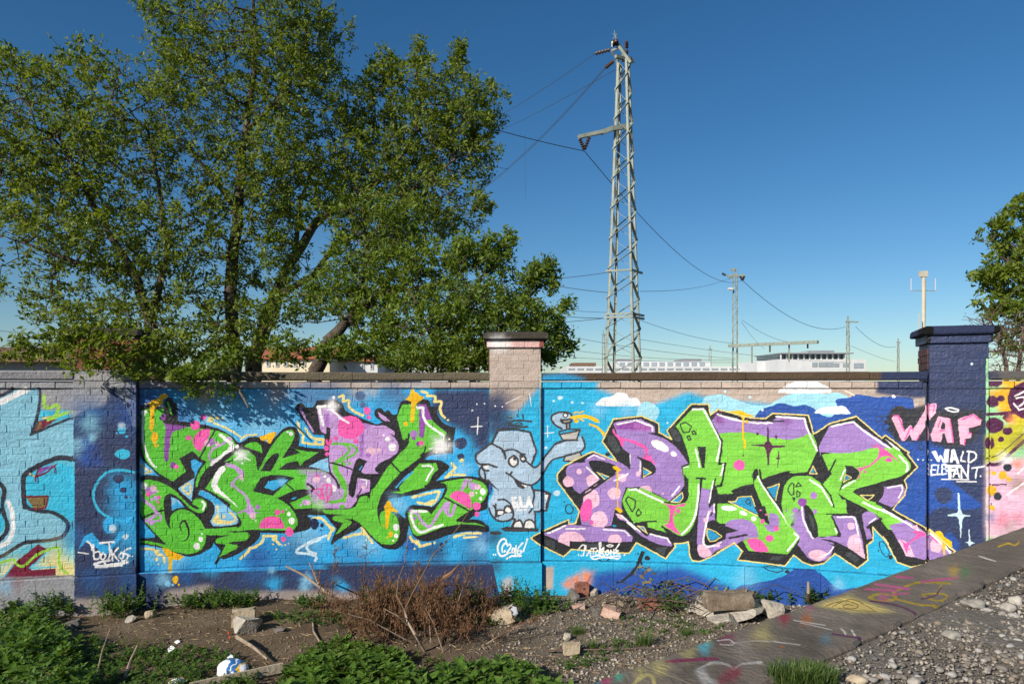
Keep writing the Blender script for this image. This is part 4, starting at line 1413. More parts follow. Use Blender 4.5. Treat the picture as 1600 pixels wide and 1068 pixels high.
for zl, wz, k in ((2.709, .007, .1), (2.617, .006, .14), (.432, .006, .25)):   # painted shadow gaps under the coping and its course, dark line along the plinth
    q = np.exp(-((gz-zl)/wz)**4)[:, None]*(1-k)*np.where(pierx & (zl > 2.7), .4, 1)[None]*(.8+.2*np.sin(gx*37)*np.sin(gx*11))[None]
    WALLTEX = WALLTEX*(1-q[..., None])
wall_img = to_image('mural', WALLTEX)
def paintmat(name, img, mapping, k=.84, bump=.55, rough=.48, chips=True):
    m, t, p = newmat(name); L = t.links.new
    pos = N(t, 'ShaderNodeNewGeometry').outputs['Position']; cx = N(t, 'ShaderNodeCombineXYZ')
    for i, (vec, lo, hi) in enumerate(mapping):
        d = N(t, 'ShaderNodeVectorMath', operation='DOT_PRODUCT'); d.inputs[1].default_value = vec; L(pos, d.inputs[0])
        r = N(t, 'ShaderNodeMapRange'); r.clamp = False
        for nm, v in zip(('From Min', 'From Max', 'To Min', 'To Max'), (lo, hi, 0, 1)): r.inputs[nm].default_value = v
        L(d.outputs['Value'], r.inputs['Value']); L(r.outputs[0], cx.inputs[i])
    ti = N(t, 'ShaderNodeTexImage', extension='EXTEND'); ti.image = img
    nw = N(t, 'ShaderNodeTexNoise', Scale=22., Detail=3.); L(pos, nw.inputs['Vector'])
    w1 = N(t, 'ShaderNodeVectorMath', operation='SUBTRACT'); w1.inputs[1].default_value = (.5, .5, .5); L(nw.outputs['Color'], w1.inputs[0])
    w2 = N(t, 'ShaderNodeVectorMath', operation='MULTIPLY'); w2.inputs[1].default_value = (.020/(mapping[0][2]-mapping[0][1]), .020/(mapping[1][2]-mapping[1][1]), 0); L(w1.outputs[0], w2.inputs[0])
    w3 = N(t, 'ShaderNodeVectorMath', operation='ADD'); L(cx.outputs[0], w3.inputs[0]); L(w2.outputs[0], w3.inputs[1]); L(w3.outputs[0], ti.inputs[0])
    n1 = N(t, 'ShaderNodeTexNoise', Scale=3., Detail=9., Roughness=.75); L(pos, n1.inputs['Vector'])
    mr = N(t, 'ShaderNodeMapRange')
    for nm, v in zip(('From Min', 'From Max', 'To Min', 'To Max'), (.3, .7, k*.86, k*1.08)): mr.inputs[nm].default_value = v
    L(n1.outputs['Fac'], mr.inputs['Value'])
    sh = N(t, 'ShaderNodeVectorMath', operation='MULTIPLY'); sh.inputs[1].default_value = (1, 1, 4.5) if chips is True else (1, 1, 1); L(pos, sh.inputs[0])
    nh = N(t, 'ShaderNodeTexNoise', Scale=5.5, Detail=6., Roughness=.7); L(sh.outputs[0], nh.inputs['Vector'])      # uneven coverage left by the can, sweep by sweep
    mh = N(t, 'ShaderNodeMapRange')
    for nm, v in zip(('From Min', 'From Max', 'To Min', 'To Max'), (.32, .68, .84, 1.10)): mh.inputs[nm].default_value = v
    L(nh.outputs['Fac'], mh.inputs['Value'])
    oi = N(t, 'ShaderNodeObjectInfo'); gi = N(t, 'ShaderNodeNewGeometry'); sm = N(t, 'ShaderNodeMath', operation='ADD'); L(oi.outputs['Random'], sm.inputs[0]); L(gi.outputs['Random Per Island'], sm.inputs[1])
    fr_ = N(t, 'ShaderNodeMath', operation='FRACT'); L(sm.outputs[0], fr_.inputs[0]); mb_ = N(t, 'ShaderNodeMath', operation='MULTIPLY_ADD'); mb_.inputs[1].default_value = .13; mb_.inputs[2].default_value = .93; L(fr_.outputs[0], mb_.inputs[0])
    x1 = N(t, 'ShaderNodeMath', operation='MULTIPLY'); L(mr.outputs[0], x1.inputs[0]); L(mh.outputs[0], x1.inputs[1]); x2 = N(t, 'ShaderNodeMath', operation='MULTIPLY'); L(x1.outputs[0], x2.inputs[0]); L(mb_.outputs[0], x2.inputs[1])
    mm = N(t, 'ShaderNodeVectorMath', operation='SCALE'); L(ti.outputs['Color'], mm.inputs[0]); L(x2.outputs[0], mm.inputs['Scale'])
    c = mm.outputs[0]
    if chips:                                          # pinholes and worn spots where pale undercoat shows
        sv = N(t, 'ShaderNodeVectorMath', operation='MULTIPLY'); sv.inputs[1].default_value = (1, 1, 2.6); L(pos, sv.inputs[0])
        n2 = N(t, 'ShaderNodeTexNoise', Scale=24., Detail=7., Roughness=.78); L(sv.outputs[0], n2.inputs['Vector'])
        r2 = N(t, 'ShaderNodeValToRGB'); r2.color_ramp.elements[0].position = .615; r2.color_ramp.elements[1].position = .70
        L(n2.outputs['Fac'], r2.inputs['Fac'])
        sx = N(t, 'ShaderNodeMath', operation='MULTIPLY'); sx.inputs[1].default_value = .42; L(r2.outputs[0], sx.inputs[0])
        mx = N(t, 'ShaderNodeMixRGB'); mx.inputs['Color2'].default_value = (.46, .44, .43, 1); L(sx.outputs[0], mx.inputs['Fac']); L(c, mx.inputs['Color1']); c = mx.outputs[0]
    L(c, p.inputs['Base Color'])
    n3 = N(t, 'ShaderNodeTexNoise', Scale=34., Detail=7., Roughness=.6); L(pos, n3.inputs['Vector'])
    n4 = N(t, 'ShaderNodeTexVoronoi', Scale=26.); L(pos, n4.inputs['Vector'])
    ad = N(t, 'ShaderNodeMath', operation='MULTIPLY_ADD'); ad.inputs[1].default_value = .25; L(n4.outputs['Distance'], ad.inputs[0]); L(n3.outputs['Fac'], ad.inputs[2])
    bp = N(t, 'ShaderNodeBump', Strength=bump, Distance=.016); L(ad.outputs[0], bp.inputs['Height']); L(bp.outputs[0], p.inputs['Normal'])
    p.inputs['Roughness'].default_value = rough; p.inputs['Specular IOR Level'].default_value = .35
    return m
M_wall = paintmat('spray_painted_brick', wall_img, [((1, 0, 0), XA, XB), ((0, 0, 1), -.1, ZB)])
# ---------------------------------------------------------------- ground, platform
def fnoise(x, y, s=1.):
    return (np.sin(x*1.7*s+.3)*np.cos(y*2.1*s+1.1)+.5*np.sin(x*4.3*s+y*3.1*s)+.3*np.sin(x*9.1*s-y*7.7*s+2))/1.8
def grid(xs, ys, zf):
    GX, GY = np.meshgrid(xs, ys); Z = zf(GX, GY); n, k = GX.shape
    i = (np.arange(n-1)[:, None]*k+np.arange(k-1)[None]).ravel()
    return np.stack([GX, GY, Z], -1).reshape(-1, 3), np.stack([i, i+1, i+k+1, i+k], 1)
TD = Vector((.787, .617, 0)).normalized(); ND = Vector((TD.y, -TD.x, 0))
N_IN, N_OUT, Z_SLAB, Z_PLAT = -2.401, -1.879, 1.23, 1.210
def ground_z(X, Y):
    near = (np.abs(X) < 12) & (Y < 14)
    z = np.where(near, .035*fnoise(X, Y)+.012*fnoise(X, Y, 4), 0)
    back = np.clip((Y-9.6)/1., 0, 1); z = z*(1-back)
    return z
xs = np.unique(np.concatenate([np.linspace(-9, 9, 150), [-1500, -400, -100, -40, -20, -12, 12, 20, 40, 100, 400, 1500]]))
ys = np.unique(np.concatenate([np.linspace(2, 9.6, 76), [-1500, -300, -60, -15, -4, 10.6, 13, 20, 40, 100, 400, 2500]]))
V, Fc = grid(xs, ys, ground_z)
def groundmat():
    m, t, p = newmat('dirt_and_fine_gravel'); L = t.links.new
    pos = N(t, 'ShaderNodeNewGeometry').outputs['Position']
    n1 = N(t, 'ShaderNodeTexNoise', Scale=1.6, Detail=8., Roughness=.65); L(pos, n1.inputs['Vector'])
    r1 = N(t, 'ShaderNodeValToRGB'); e = r1.color_ramp.elements; e[0].position = .3; e[0].color = (.085, .058, .037, 1); e[1].position = .72; e[1].color = (.225, .165, .11, 1)
    L(n1.outputs['Fac'], r1.inputs['Fac'])
    n2 = N(t, 'ShaderNodeTexVoronoi', Scale=55.); L(pos, n2.inputs['Vector'])
    r2 = N(t, 'ShaderNodeValToRGB'); e = r2.color_ramp.elements; e[0].color = (.11, .088, .066, 1); e[1].color = (.27, .235, .19, 1); L(n2.outputs['Color'], r2.inputs['Fac'])
    sp = N(t, 'ShaderNodeSeparateXYZ'); L(pos, sp.inputs[0])
    mr = N(t, 'ShaderNodeMapRange', interpolation_type='SMOOTHSTEP'); mr.inputs['From Min'].default_value = -.9; mr.inputs['From Max'].default_value = .7; L(sp.outputs['X'], mr.inputs['Value'])
    mx = N(t, 'ShaderNodeMixRGB'); ml = N(t, 'ShaderNodeMath', operation='MULTIPLY'); ml.inputs[1].default_value = .7; L(mr.outputs[0], ml.inputs[0])
    L(ml.outputs[0], mx.inputs['Fac']); L(r1.outputs[0], mx.inputs['Color1']); L(r2.outputs[0], mx.inputs['Color2']); L(mx.outputs[0], p.inputs['Base Color'])
    b = N(t, 'ShaderNodeTexNoise', Scale=45., Detail=10., Roughness=.7); L(pos, b.inputs['Vector'])
    bp = N(t, 'ShaderNodeBump', Strength=.9, Distance=.03); L(b.outputs['Fac'], bp.inputs['Height']); L(bp.outputs[0], p.inputs['Normal'])
    p.inputs['Roughness'].default_value = .95; p.inputs['Specular IOR Level'].default_value = .15; return m
tag(obj('ground', mesh_np('ground', V, Fc, True), groundmat()), kind='structure')
# raised gravel yard the camera stands on, to the right of the slab
def slabp(t, n, z): return TD*t+ND*n+Vector((0, 0, z))
ts = np.linspace(-9, 9.55, 120); ns = np.concatenate([np.linspace(N_OUT+.002, 2.2, 50), [4, 7, 12]])
TT, NN = np.meshgrid(ts, ns); k = len(ts)
PZ = Z_PLAT+.018*fnoise(TT, NN, 1.3)+.008*fnoise(TT, NN, 5)-.012
P3 = np.stack([TT*TD.x+NN*ND.x, TT*TD.y+NN*ND.y, PZ], -1).reshape(-1, 3)
i = (np.arange(len(ns)-1)[:, None]*k+np.arange(k-1)[None]).ravel()
M_plat = noisemat('trodden_gravel', [(.10, .085, .068), (.17, .148, .12), (.235, .21, .175)], 30, .95, .9, 70, bdist=.02, coord='pos')
tag(obj('gravel_yard', mesh_np('gravel_yard', P3, np.stack([i, i+k, i+k+1, i+1], 1), True), M_plat), kind='structure')
# concrete slab capping the retaining wall
ct = np.linspace(.6, 9.8, 2300); cn = np.linspace(N_IN-.01, N_OUT+.01, 260); CT, CN = np.meshgrid(ct, cn)
SX = CT*TD.x+CN*ND.x; SY = CT*TD.y+CN*ND.y
cs = paint(SLAB, '', 2.5, 700, 780, 1000, 320)
slab_img = to_image('slab_paint', sample(cs, 800+F*SX/SY, 605-(Z_SLAB-EYE)*F/SY, 2.5, 700, 780))
M_slab = paintmat('painted_concrete_slab', slab_img, [(tuple(TD), .6, 9.8), (tuple(ND), N_IN-.01, N_OUT+.01)], .70, .7, .95, 1)
rw = thing('retaining_wall', slabp(4, -2.1, 0), 'low concrete retaining wall with chalk and spray marks on its flat slabs beside the gravel', 'retaining wall')
cuts = [-9, -2.5, 1.2, 2.72, 4.6, 6.6, 9.56]
for a, b in zip(cuts[:-1], cuts[1:]):
    m = MB(); a += .004; b -= .004; z1 = Z_SLAB; c = .012
    prof = [(N_IN, 1.05), (N_IN, z1-c), (N_IN+c, z1), (N_OUT-c*1.5, z1), (N_OUT, z1-c*1.5), (N_OUT, 1.05)]
    k = max(2, int((b-a)/.12)); V = []; Fs = []
    for q in range(k+1):
        t_ = a+(b-a)*q/k
        for n_, z_ in prof:
            j = .008*math.sin(t_*23+n_*9)+.006*math.sin(t_*61)+.006*math.sin(t_*137+1)
            V.append(slabp(t_, n_+(j if n_ > -2 else 0), z_+(.003*math.sin(t_*31+n_*20) if z_ > 1.1 else 0)))
    for q in range(k):
        for u in range(5): Fs.append((q*6+u, q*6+u+1, q*6+6+u+1, q*6+6+u))
    Fs += [tuple(range(6)), tuple(k*6+u for u in range(6))[::-1]]
    m.add(V, Fs); part(m, 'coping_slab', M_slab, rw)
m = MB(); V = [slabp(t_, n_, z_) for t_ in (-9, 9.54) for n_, z_ in ((N_IN+.03, -.1), (N_IN+.03, 1.046), (N_OUT-.04, 1.046), (N_OUT-.04, -.1))]
m.add(V, [(0, 1, 5, 4), (1, 2, 6, 5), (2, 3, 7, 6), (0, 4, 7, 3), (0, 3, 2, 1), (4, 5, 6, 7)]); part(m, 'wall_body', M_conc, rw)
# ---------------------------------------------------------------- the brick wall: four stretches between dark expansion joints
def brickmesh(l, h, seed, d=.06):
    rr = random.Random(seed); c = .0028; j = lambda a: rr.uniform(-a, a)
    x, z = l/2, h/2
    fr = [Vector((sx*(x-c)+j(.0022), -d+j(.0032), sz*(z-c)+j(.0020))) for sx, sz in ((-1, -1), (1, -1), (1, 1), (-1, 1))]
    mid = [Vector((sx*x, -d+c*1.2, sz*z)) for sx, sz in ((-1, -1), (1, -1), (1, 1), (-1, 1))]
    bk = [Vector((sx*x, -d+.02, sz*z)) for sx, sz in ((-1, -1), (1, -1), (1, 1), (-1, 1))]
    V = fr+mid+bk; Fs = [(0, 1, 2, 3)]
    for a in (0, 4):
        for q in range(4): r2 = (q+1) % 4; Fs.append((a+q, a+4+q, a+4+r2, a+r2))
    return V, Fs
COURSE = (2.62-.43)/26; BH = COURSE-.0065
BM = {}
for kind, ln in (('s', .241), ('h', .116), ('q', .178), ('k', .075)):
    for v in range(6):
        V, Fs = brickmesh(ln, BH, hash((ord(kind), v)) % 9999, .06); BM[kind, v] = (V, Fs, None, ln)
_bme = {}
def brick_me(k):
    if k not in _bme: _bme[k] = mesh('brick', BM[k][0], BM[k][1]); _bme[k].materials.append(M_wall)
    return _bme[k]
LEN = dict(s=.241, h=.116, q=.178, k=.075)
def course_fill(s0, s1, rr, row):                      # a course of stretchers and headers, closed at the ends with bats
    s = s0; res = []; mode = row % 2
    if row % 4 == 2: res.append(('h', s+LEN['h']/2)); s += LEN['h']+.009
    elif row % 2: res.append(('q', s+LEN['q']/2)); s += LEN['q']+.009
    while True:
        k = ('s' if rr.random() < .78 else 'h') if mode == 0 else ('s' if rr.random() < .45 else 'h')
        left = s1-s
        if left < .06: break
        if LEN[k] > left+.004:
            for k in ('s', 'q', 'h', 'k'):
                if LEN[k] <= left+.004: break
            else: break
            if left-LEN[k] > .04 and left < .25: res.append((k, s+left/2, left-.004)); break
        res.append((k, s+LEN[k]/2)); s += LEN[k]+.009
    return res
def block(m, s0, s1, z0, z1, front, depth, bev=.006, n=None, jit=0., rr=random):   # a bevelled block following the wall line
    n = n or max(1, int((s1-s0)/.35)); V = []; Fs = []
    prof = [(depth, z0), (-front+bev, z0), (-front, z0+bev), (-front, z1-bev), (-front+bev, z1), (depth, z1)]
    for q in range(n+1):
        X, Y, a = s2P(s0+(s1-s0)*q/n); nx, ny = -math.sin(a), math.cos(a)
        for d, z in prof:
            jd = rr.uniform(-jit, jit) if d < 0 else 0
            V.append((X+nx*(d+jd), Y+ny*(d+jd), z+(rr.uniform(-jit, jit) if z > z0 else 0)))
    for q in range(n):
        for u in range(6): Fs.append((q*6+u, q*6+(u+1) % 6, q*6+6+(u+1) % 6, q*6+6+u))
    Fs += [tuple(range(6))[::-1], tuple(n*6+u for u in range(6))]
    return m.add(V, Fs)
def wall_section(px0, px1, pier, label, seed):
    rr = random.Random(seed)
    sa, sb = X2s(px2X(px0)), X2s(px2X(px1)); cX, cY, _ = s2P((sa+sb)/2)
    root = thing('brick_wall', (cX, cY+.12, 0), label, 'wall', 'lengths of painted brick wall')
    pa, pb = (X2s(px2X(PIERS[pier][0])), X2s(px2X(PIERS[pier][1]))) if pier is not None else (None, None)
    segs = []                                          # stretches of plain wall, then the pier
    if pier is None: segs.append((sa, sb))
    else:
        if pa-sa > .1: segs.append((sa, pa))
        if sb-pb > .1: segs.append((pb, sb))
    todo = []
    for s0, s1 in segs:
        m = MB(); block(m, s0, s1, .0, 2.70, .0, .30, .002); pan = part(m, 'wall_panel', M_wall, root)
        for row in range(26):
            z = .43+COURSE*(row+.5)
            for b in course_fill(s0+.004, s1-.004, rr, row): todo.append((pan, b, z, 0., 0.))
        s = s0+.004                                    # course of headers under the coping
        while s < s1-.08:
            e = min(.241, s1-.004-s); todo.append((pan, ('s', s+e/2, e), 2.663, .022, 0.)); s += e+.007
        # coping stones
        s = s0
        while s < s1-.02:
            e = min(s+rr.uniform(1.0, 1.5), s1)
            if s1-e < .5: e = s1
            m = MB(); block(m, s+.003, e-.003, 2.716, 2.82+rr.uniform(-.005, .005), .07, .34, .016, jit=.004, rr=rr)
            part(m, 'coping_stone', M_cop, root); s = e
        s = s0
        while s < s1-.02:
            e = min(s+rr.uniform(.65, .95), s1)
            if s1-e < .35: e = s1
            m = MB(); block(m, s+.002, e-.002, -.12, .425, .045, .1, .010, jit=.0015, rr=rr)
            part(m, 'plinth_block', M_wall, root); s = e
    if pier is not None:
        X0, Y0, _ = s2P(pa); X1, Y1, _ = s2P(pb); a = math.atan2(Y1-Y0, X1-X0); wd = math.hypot(X1-X0, Y1-Y0)
        c = Vector(((X0+X1)/2, (Y0+Y1)/2, 0)); M = Matrix.Rotation(a, 3, 'Z'); top = 3.13
        dep = .62
        def pb_(m, x0, x1, y0, y1, z0, z1, bev=0, jit=0.):
            V = []
            for z in ((z0, z0+bev, z1-bev, z1) if bev else (z0, z1)):
                ins = bev if (bev and z in (z0, z1)) else 0
                for x, y in ((x0+ins, y0+ins), (x1-ins, y0+ins), (x1-ins, y1-ins), (x0+ins, y1-ins)):
                    V.append(c+M @ Vector((x+rr.uniform(-jit, jit), y+rr.uniform(-jit, jit), z+rr.uniform(-jit, jit))))
            k = len(V)//4; Fs = [(3, 2, 1, 0), tuple((k-1)*4+u for u in range(4))]
            for q in range(k-1): Fs += [(q*4+u, q*4+(u+1) % 4, q*4+4+(u+1) % 4, q*4+4+u) for u in range(4)]
            m.add(V, Fs)
        m = MB(); pb_(m, -wd/2+.003, wd/2-.003, -PROUD+.0, dep, .0, top); pr = part(m, 'pier', M_wall if pier != 0 else M_wall, root)
        row = 0; z = .43
        while z+COURSE < top+.01:
            for b in course_fill(-wd/2+.001, wd/2-.001, rr, row): todo.append((pr, ('P',)+b, z+COURSE/2, PROUD, (c, a)))
            z += COURSE; row += 1
        # raw brick on the flanks of the head, above the wall
        for sx in (-1, 1):
            z = 2.83; row = 0
            while z+COURSE < top+.02:
                y = -PROUD+.06
                while y < dep-.1:
                    L_ = .241 if row % 2 else .116
                    L_ = min(L_, dep-y); m = MB()
                    V, Fs = brickmesh(L_-.008, BH, rr.randrange(9999), .012)
                    Rz = Matrix.Rotation(a+(math.pi/2*sx), 3, 'Z')
                    ctr = c+M @ Vector((sx*(wd/2+.001), y+L_/2, z+COURSE/2))
                    m.add([ctr+Rz @ v for v in V], Fs); m.build('brick', M_brickred if pier == 0 else M_sooty, pr); y += L_
                z += COURSE; row += 1
        hw = wd/2
        def sub(m, nm, mt): return m.build(nm, mt, pr)
        for q in range(3):                             # corbel course of long bricks
            m = MB(); x0 = -hw-.035+(wd+.07)*q/3; pb_(m, x0+.002, x0+(wd+.07)/3-.002, -PROUD-.04, dep+.03, top+.004, top+.098, .005, .001); sub(m, 'corbel_brick', M_wall)
        m = MB(); pb_(m, -hw-.085, hw+.085, -PROUD-.095, dep+.09, top+.102, top+.185, .014, .004)
        pb_(m, -hw-.04, hw+.04, -PROUD-.05, dep+.05, top+.182, top+.197, .006, .003); sub(m, 'cap_stone', M_cop)
        m = MB(); pb_(m, -hw-.012, hw+.012, -PROUD-.05, 0, -.12, .425, .010); part(m, 'plinth_block', M_wall, root)
    pr_loc = root.location
    items = []
    for par, b, z, proud, pc in todo:
        if b[0] == 'P': _, k, s = b[:3]; st = b[3] if len(b) > 3 else None
        else: k, s = b[:2]; st = b[2] if len(b) > 2 else None
        if pc:
            c, a = pc; P = c+Matrix.Rotation(a, 3, 'Z') @ Vector((s, 0, 0))
        else:
            X, Y, a = s2P(s); P = Vector((X, Y, 0))
        nrm = Vector((math.sin(a), -math.cos(a), 0))
        P = P+nrm*(proud-.0562+rr.uniform(-.0016, .0016)); P.z = z
        ln = st or LEN[k]; vis = 1 if P.z > .6 else .3
        if pc: vis *= 1.15
        items.append((ln/P.y*vis, par, k, P, a+rr.uniform(-.004, .004), ln/LEN[k], rr.randrange(6)))
    items.sort(key=lambda q: -q[0])
    for _, par, k, P, a, sx, v in items[:300]:
        o = obj('brick', brick_me((k, v)), None, par); o.rotation_euler.z = a
        o.location = P; o.scale.x = sx
    rest = {}
    for it in items[300:]: rest.setdefault(it[1].name, []).append(it)
    m = MB()
    for L_ in rest.values():
        for _, par, k, P, a, sx, v in L_:
            V, Fs, _, _ = BM[k, v]; Rz = Matrix.Rotation(a, 3, 'Z')
            m.add([P+Rz @ Vector((q.x*sx, q.y, q.z)) for q in V], Fs)
    if m.v: tag(part(m, 'brickwork', M_wall, root), kind='stuff')
    return root
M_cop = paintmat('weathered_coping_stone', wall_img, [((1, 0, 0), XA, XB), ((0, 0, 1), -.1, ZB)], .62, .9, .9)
W1 = wall_section(-70, 215, 0, 'leftmost length of brick wall, pale blue lettering and a dark navy pier with white tag', 1)
W2 = wall_section(217, 844.5, 1, 'brick wall length with green and lilac lettering ending in the pier with a painted elephant', 2)
W3 = wall_section(847, 1447.5, None, 'brick wall length with big purple and bright green lettering under white painted clouds', 3)
W4 = wall_section(1450.5, 1670, 2, 'rightmost brick wall length, navy pier reading WAF and a yellow, plum and pink panel', 4)
# ---------------------------------------------------------------- trees: branching grown towards points of the crown, leaves set along the twigs
def blob_points(blobs, n, rng):
    wts = np.array([b[2]*b[3]*(b[6] if len(b) > 6 else 1) for b in blobs], float); cnt = np.maximum(3, (wts/wts.sum()*n)).astype(int)
    P = []; C = []
    for b, k in zip(blobs, cnt):
        c = at(b[0], b[1], b[4]); rx, rz = b[2]*b[4]/F, b[3]*b[4]/F
        u = rng.normal(size=(k, 3)); u /= np.linalg.norm(u, axis=1)[:, None]; r = rng.random(k)**.42
        r *= 1+.16*np.sin(3*np.arctan2(u[:, 2], u[:, 0])+b[0])+.12*np.sin(7*np.arctan2(u[:, 2], u[:, 0])+b[1])
        P.append(np.array(c)+u*r[:, None]*np.array([rx, b[5], rz])); C.append(np.full(k, len(C)))
    return np.concatenate(P), np.concatenate(C)
def grow_tree(name, label, cat, trunks, blobs, npts, leaves_per, leaf_size, lmat, bmat, seed, tmat=None, group=None, tip=.0035, leafrange=.10, drop=.12, droop=.0, maxtip=3):
    rng = np.random.default_rng(seed)
    pos = np.zeros((npts*5+600, 3)); par = np.full(len(pos), -1); fr = np.zeros(len(pos)); n = 0; plen = np.zeros(len(pos)); istr = np.zeros(len(pos), bool)
    for tr in trunks:
        pts = [np.array(at(*q[:3])) if q[2] > 0 else np.array((q[0], -q[2], q[1])) for q in tr]
        rs = [q[3] for q in tr]; prev = -1
        if n: d = np.linalg.norm(pos[:n]-pts[0], axis=1); prev = int(d.argmin()) if d.min() < .35 else -1
        for i in range(len(pts)-1):
            m = max(2, int(np.linalg.norm(pts[i+1]-pts[i])/.18))
            for k in range(m if i < len(pts)-2 else m+1):
                t = k/m; pos[n] = pts[i]*(1-t)+pts[i+1]*t+rng.normal(size=3)*rs[i]*.16; fr[n] = rs[i]*(1-t)+rs[i+1]*t; par[n] = prev; plen[n] = n*.0; istr[n] = True; prev = n; n += 1
    base = np.array(pos[0]); nt = n
    P, _ = blob_points(blobs, npts, rng)
    d0 = np.min(np.linalg.norm(P[:, None]-pos[None, :nt:2], axis=2), axis=1)
    tips = []
    for i in np.argsort(d0+rng.random(len(P))*.25):
        p = P[i]; dv = p-pos[:n]; d = np.linalg.norm(dv, axis=1)
        cost = d+.10*plen[:n]+.25*np.maximum(0, pos[:n, 2]-p[2])*(1-droop)
        j = int(cost.argmin()); L = d[j]; k = max(1, int(L/.28)); prev = j
        side = rng.normal(size=3)*L*.09; side[2] += L*.07
        for q in range(1, k+1):
            t = q/k; pos[n] = pos[j]+(p-pos[j])*t+side*math.sin(math.pi*t)+(rng.normal(size=3)*.018 if q < k else 0)
            par[n] = prev; plen[n] = plen[prev]+L/k; prev = n; n += 1
        tips.append(prev)
    pos = pos[:n]; par = par[:n]; cnt = np.zeros(n); ch = np.bincount(par[par >= 0], minlength=n)
    cnt[ch == 0] = 1
    for i in range(n-1, -1, -1):
        if par[i] >= 0: cnt[par[i]] += cnt[i]
    rad = np.where(istr[:n], np.maximum(fr[:n], tip), tip*np.maximum(1, cnt)**.47)
    for i in range(n):
        if par[i] >= 0 and not istr[i]: rad[i] = min(rad[i], rad[par[i]]*.92)
    e = np.where(par >= 0)[0]; A, B = pos[par[e]], pos[e]; rB = rad[e]; rA = np.where(istr[par[e]] & ~istr[e], rB*1.25, np.minimum(rad[par[e]], rB*1.5))
    def tubes(sel, k):
        a, b, ra, rb = A[sel], B[sel], rA[sel], rB[sel]; d = b-a; l = np.linalg.norm(d, axis=1); ok = l > 1e-5; a, b, ra, rb, d = a[ok], b[ok], ra[ok], rb[ok], d[ok]/l[ok][:, None]
        ref = np.where(np.abs(d[:, 2:3]) < .9, np.array([[0, 0, 1.]]), np.array([[1., 0, 0]])); u = np.cross(d, ref); u /= np.linalg.norm(u, axis=1)[:, None]; v = np.cross(d, u)
        an = np.arange(k)*2*np.pi/k; ring = u[:, None]*np.cos(an)[None, :, None]+v[:, None]*np.sin(an)[None, :, None]
        V = np.concatenate([a[:, None]+ring*ra[:, None, None], b[:, None]+ring*rb[:, None, None]], 1); m = len(a)
        q = np.arange(k); f = np.stack([q, (q+1) % k, k+(q+1) % k, k+q], 1)
        return V.reshape(-1, 3), (f[None]+(np.arange(m)*2*k)[:, None, None]).reshape(-1, 4)
    root = thing(name, base, label, cat, group)
    big = istr[e] | (rB > .016)
    o = obj('trunk', mesh_np('trunk', *tubes(big, 8), True), tmat or bmat, root, -Vector(base))
    o = tag(obj('twigs', mesh_np('twigs', *tubes(~big, 3)), bmat, root, -Vector(base)), kind='stuff')
    # leaves
    if leaves_per:
        tp = np.array([t for t in range(n) if cnt[t] <= maxtip and not istr[t] and rng.random() >= drop]); m = len(tp)*leaves_per
        at_ = np.repeat(tp, leaves_per); t = rng.random(m)[:, None]**.6
        c = pos[par[at_]]*t+pos[at_]*(1-t); ax = pos[at_]-pos[par[at_]]; ax /= np.linalg.norm(ax, axis=1)[:, None]+1e-9
        d = rng.normal(size=(m, 3)); d /= np.linalg.norm(d, axis=1)[:, None]; d = d*.8+ax*.55+np.array([0, -.12, .12]); d /= np.linalg.norm(d, axis=1)[:, None]
        c = c+rng.normal(size=(m, 3))*leafrange*.38
        ln = leaf_size*(.45+.9*rng.random(m))[:, None]; s = np.cross(d, rng.normal(size=(m, 3))+np.array([0, -.3, .8])); s /= np.linalg.norm(s, axis=1)[:, None]+1e-9
        nn = np.cross(s, d); wd = ln*(.19+.08*rng.random(m))[:, None]
        V = np.stack([c, c+d*ln*.45+s*wd+nn*ln*.07, c+d*ln-nn*ln*.10, c+d*ln*.45-s*wd+nn*ln*.07], 1).reshape(-1, 3)
        b0 = (np.arange(m)*4)[:, None]
        Fc = np.concatenate([b0+np.array([[0, 1, 2]]), b0+np.array([[0, 2, 3]])], 1).reshape(-1, 3)
        obj('crown', mesh_np('crown', V, Fc), lmat, root, -Vector(base))
    return root
g = lambda px, z, Y, r: ((px-800)/F*Y, z, -Y, r)        # trunk foot given by photo column, height and depth
grow_tree('broadleaf_tree', 'tallest green tree behind the wall, its straight dark trunk rising left of the pale stems', 'tree',
    [[g(372, -.1, 11.8, .15), (366, 560, 11.8, .12), (360, 440, 11.8, .105), (372, 330, 11.8, .09), (385, 200, 11.9, .065), (400, 80, 12, .04), (395, -20, 12, .02)],
     [(363, 520, 11.8, .06), (330, 545, 11.7, .075), (292, 585, 11.5, .085)],
     [(372, 335, 11.8, .05), (350, 300, 11.6, .04), (310, 250, 11.5, .03)],
     [(385, 205, 11.9, .04), (440, 150, 11.9, .03), (480, 80, 12, .02)]],
    [(390, 70, 150, 95, 12, 1.5), (310, 165, 100, 75, 11.7, 1.3), (455, 150, 85, 75, 12, 1.2), (370, 270, 110, 80, 11.8, 1.5), (470, 40, 65, 70, 12, 1), (280, 40, 60, 60, 12, 1),
     (320, 360, 100, 70, 11.5, 1.4), (390, 430, 60, 60, 12.2, 1, .6), (330, 480, 80, 50, 11.2, 1.1), (500, 95, 32, 60, 12, .7), (270, 110, 40, 50, 11.8, .8), (430, 330, 60, 60, 11.4, .9), (350, 540, 70, 32, 10.6, .7), (430, 250, 60, 60, 11.2, .8), (420, 500, 50, 40, 11, .7, .8)],
    4000, 15, .074, M_leaf, M_twig, 21, M_bark, tip=.0032)
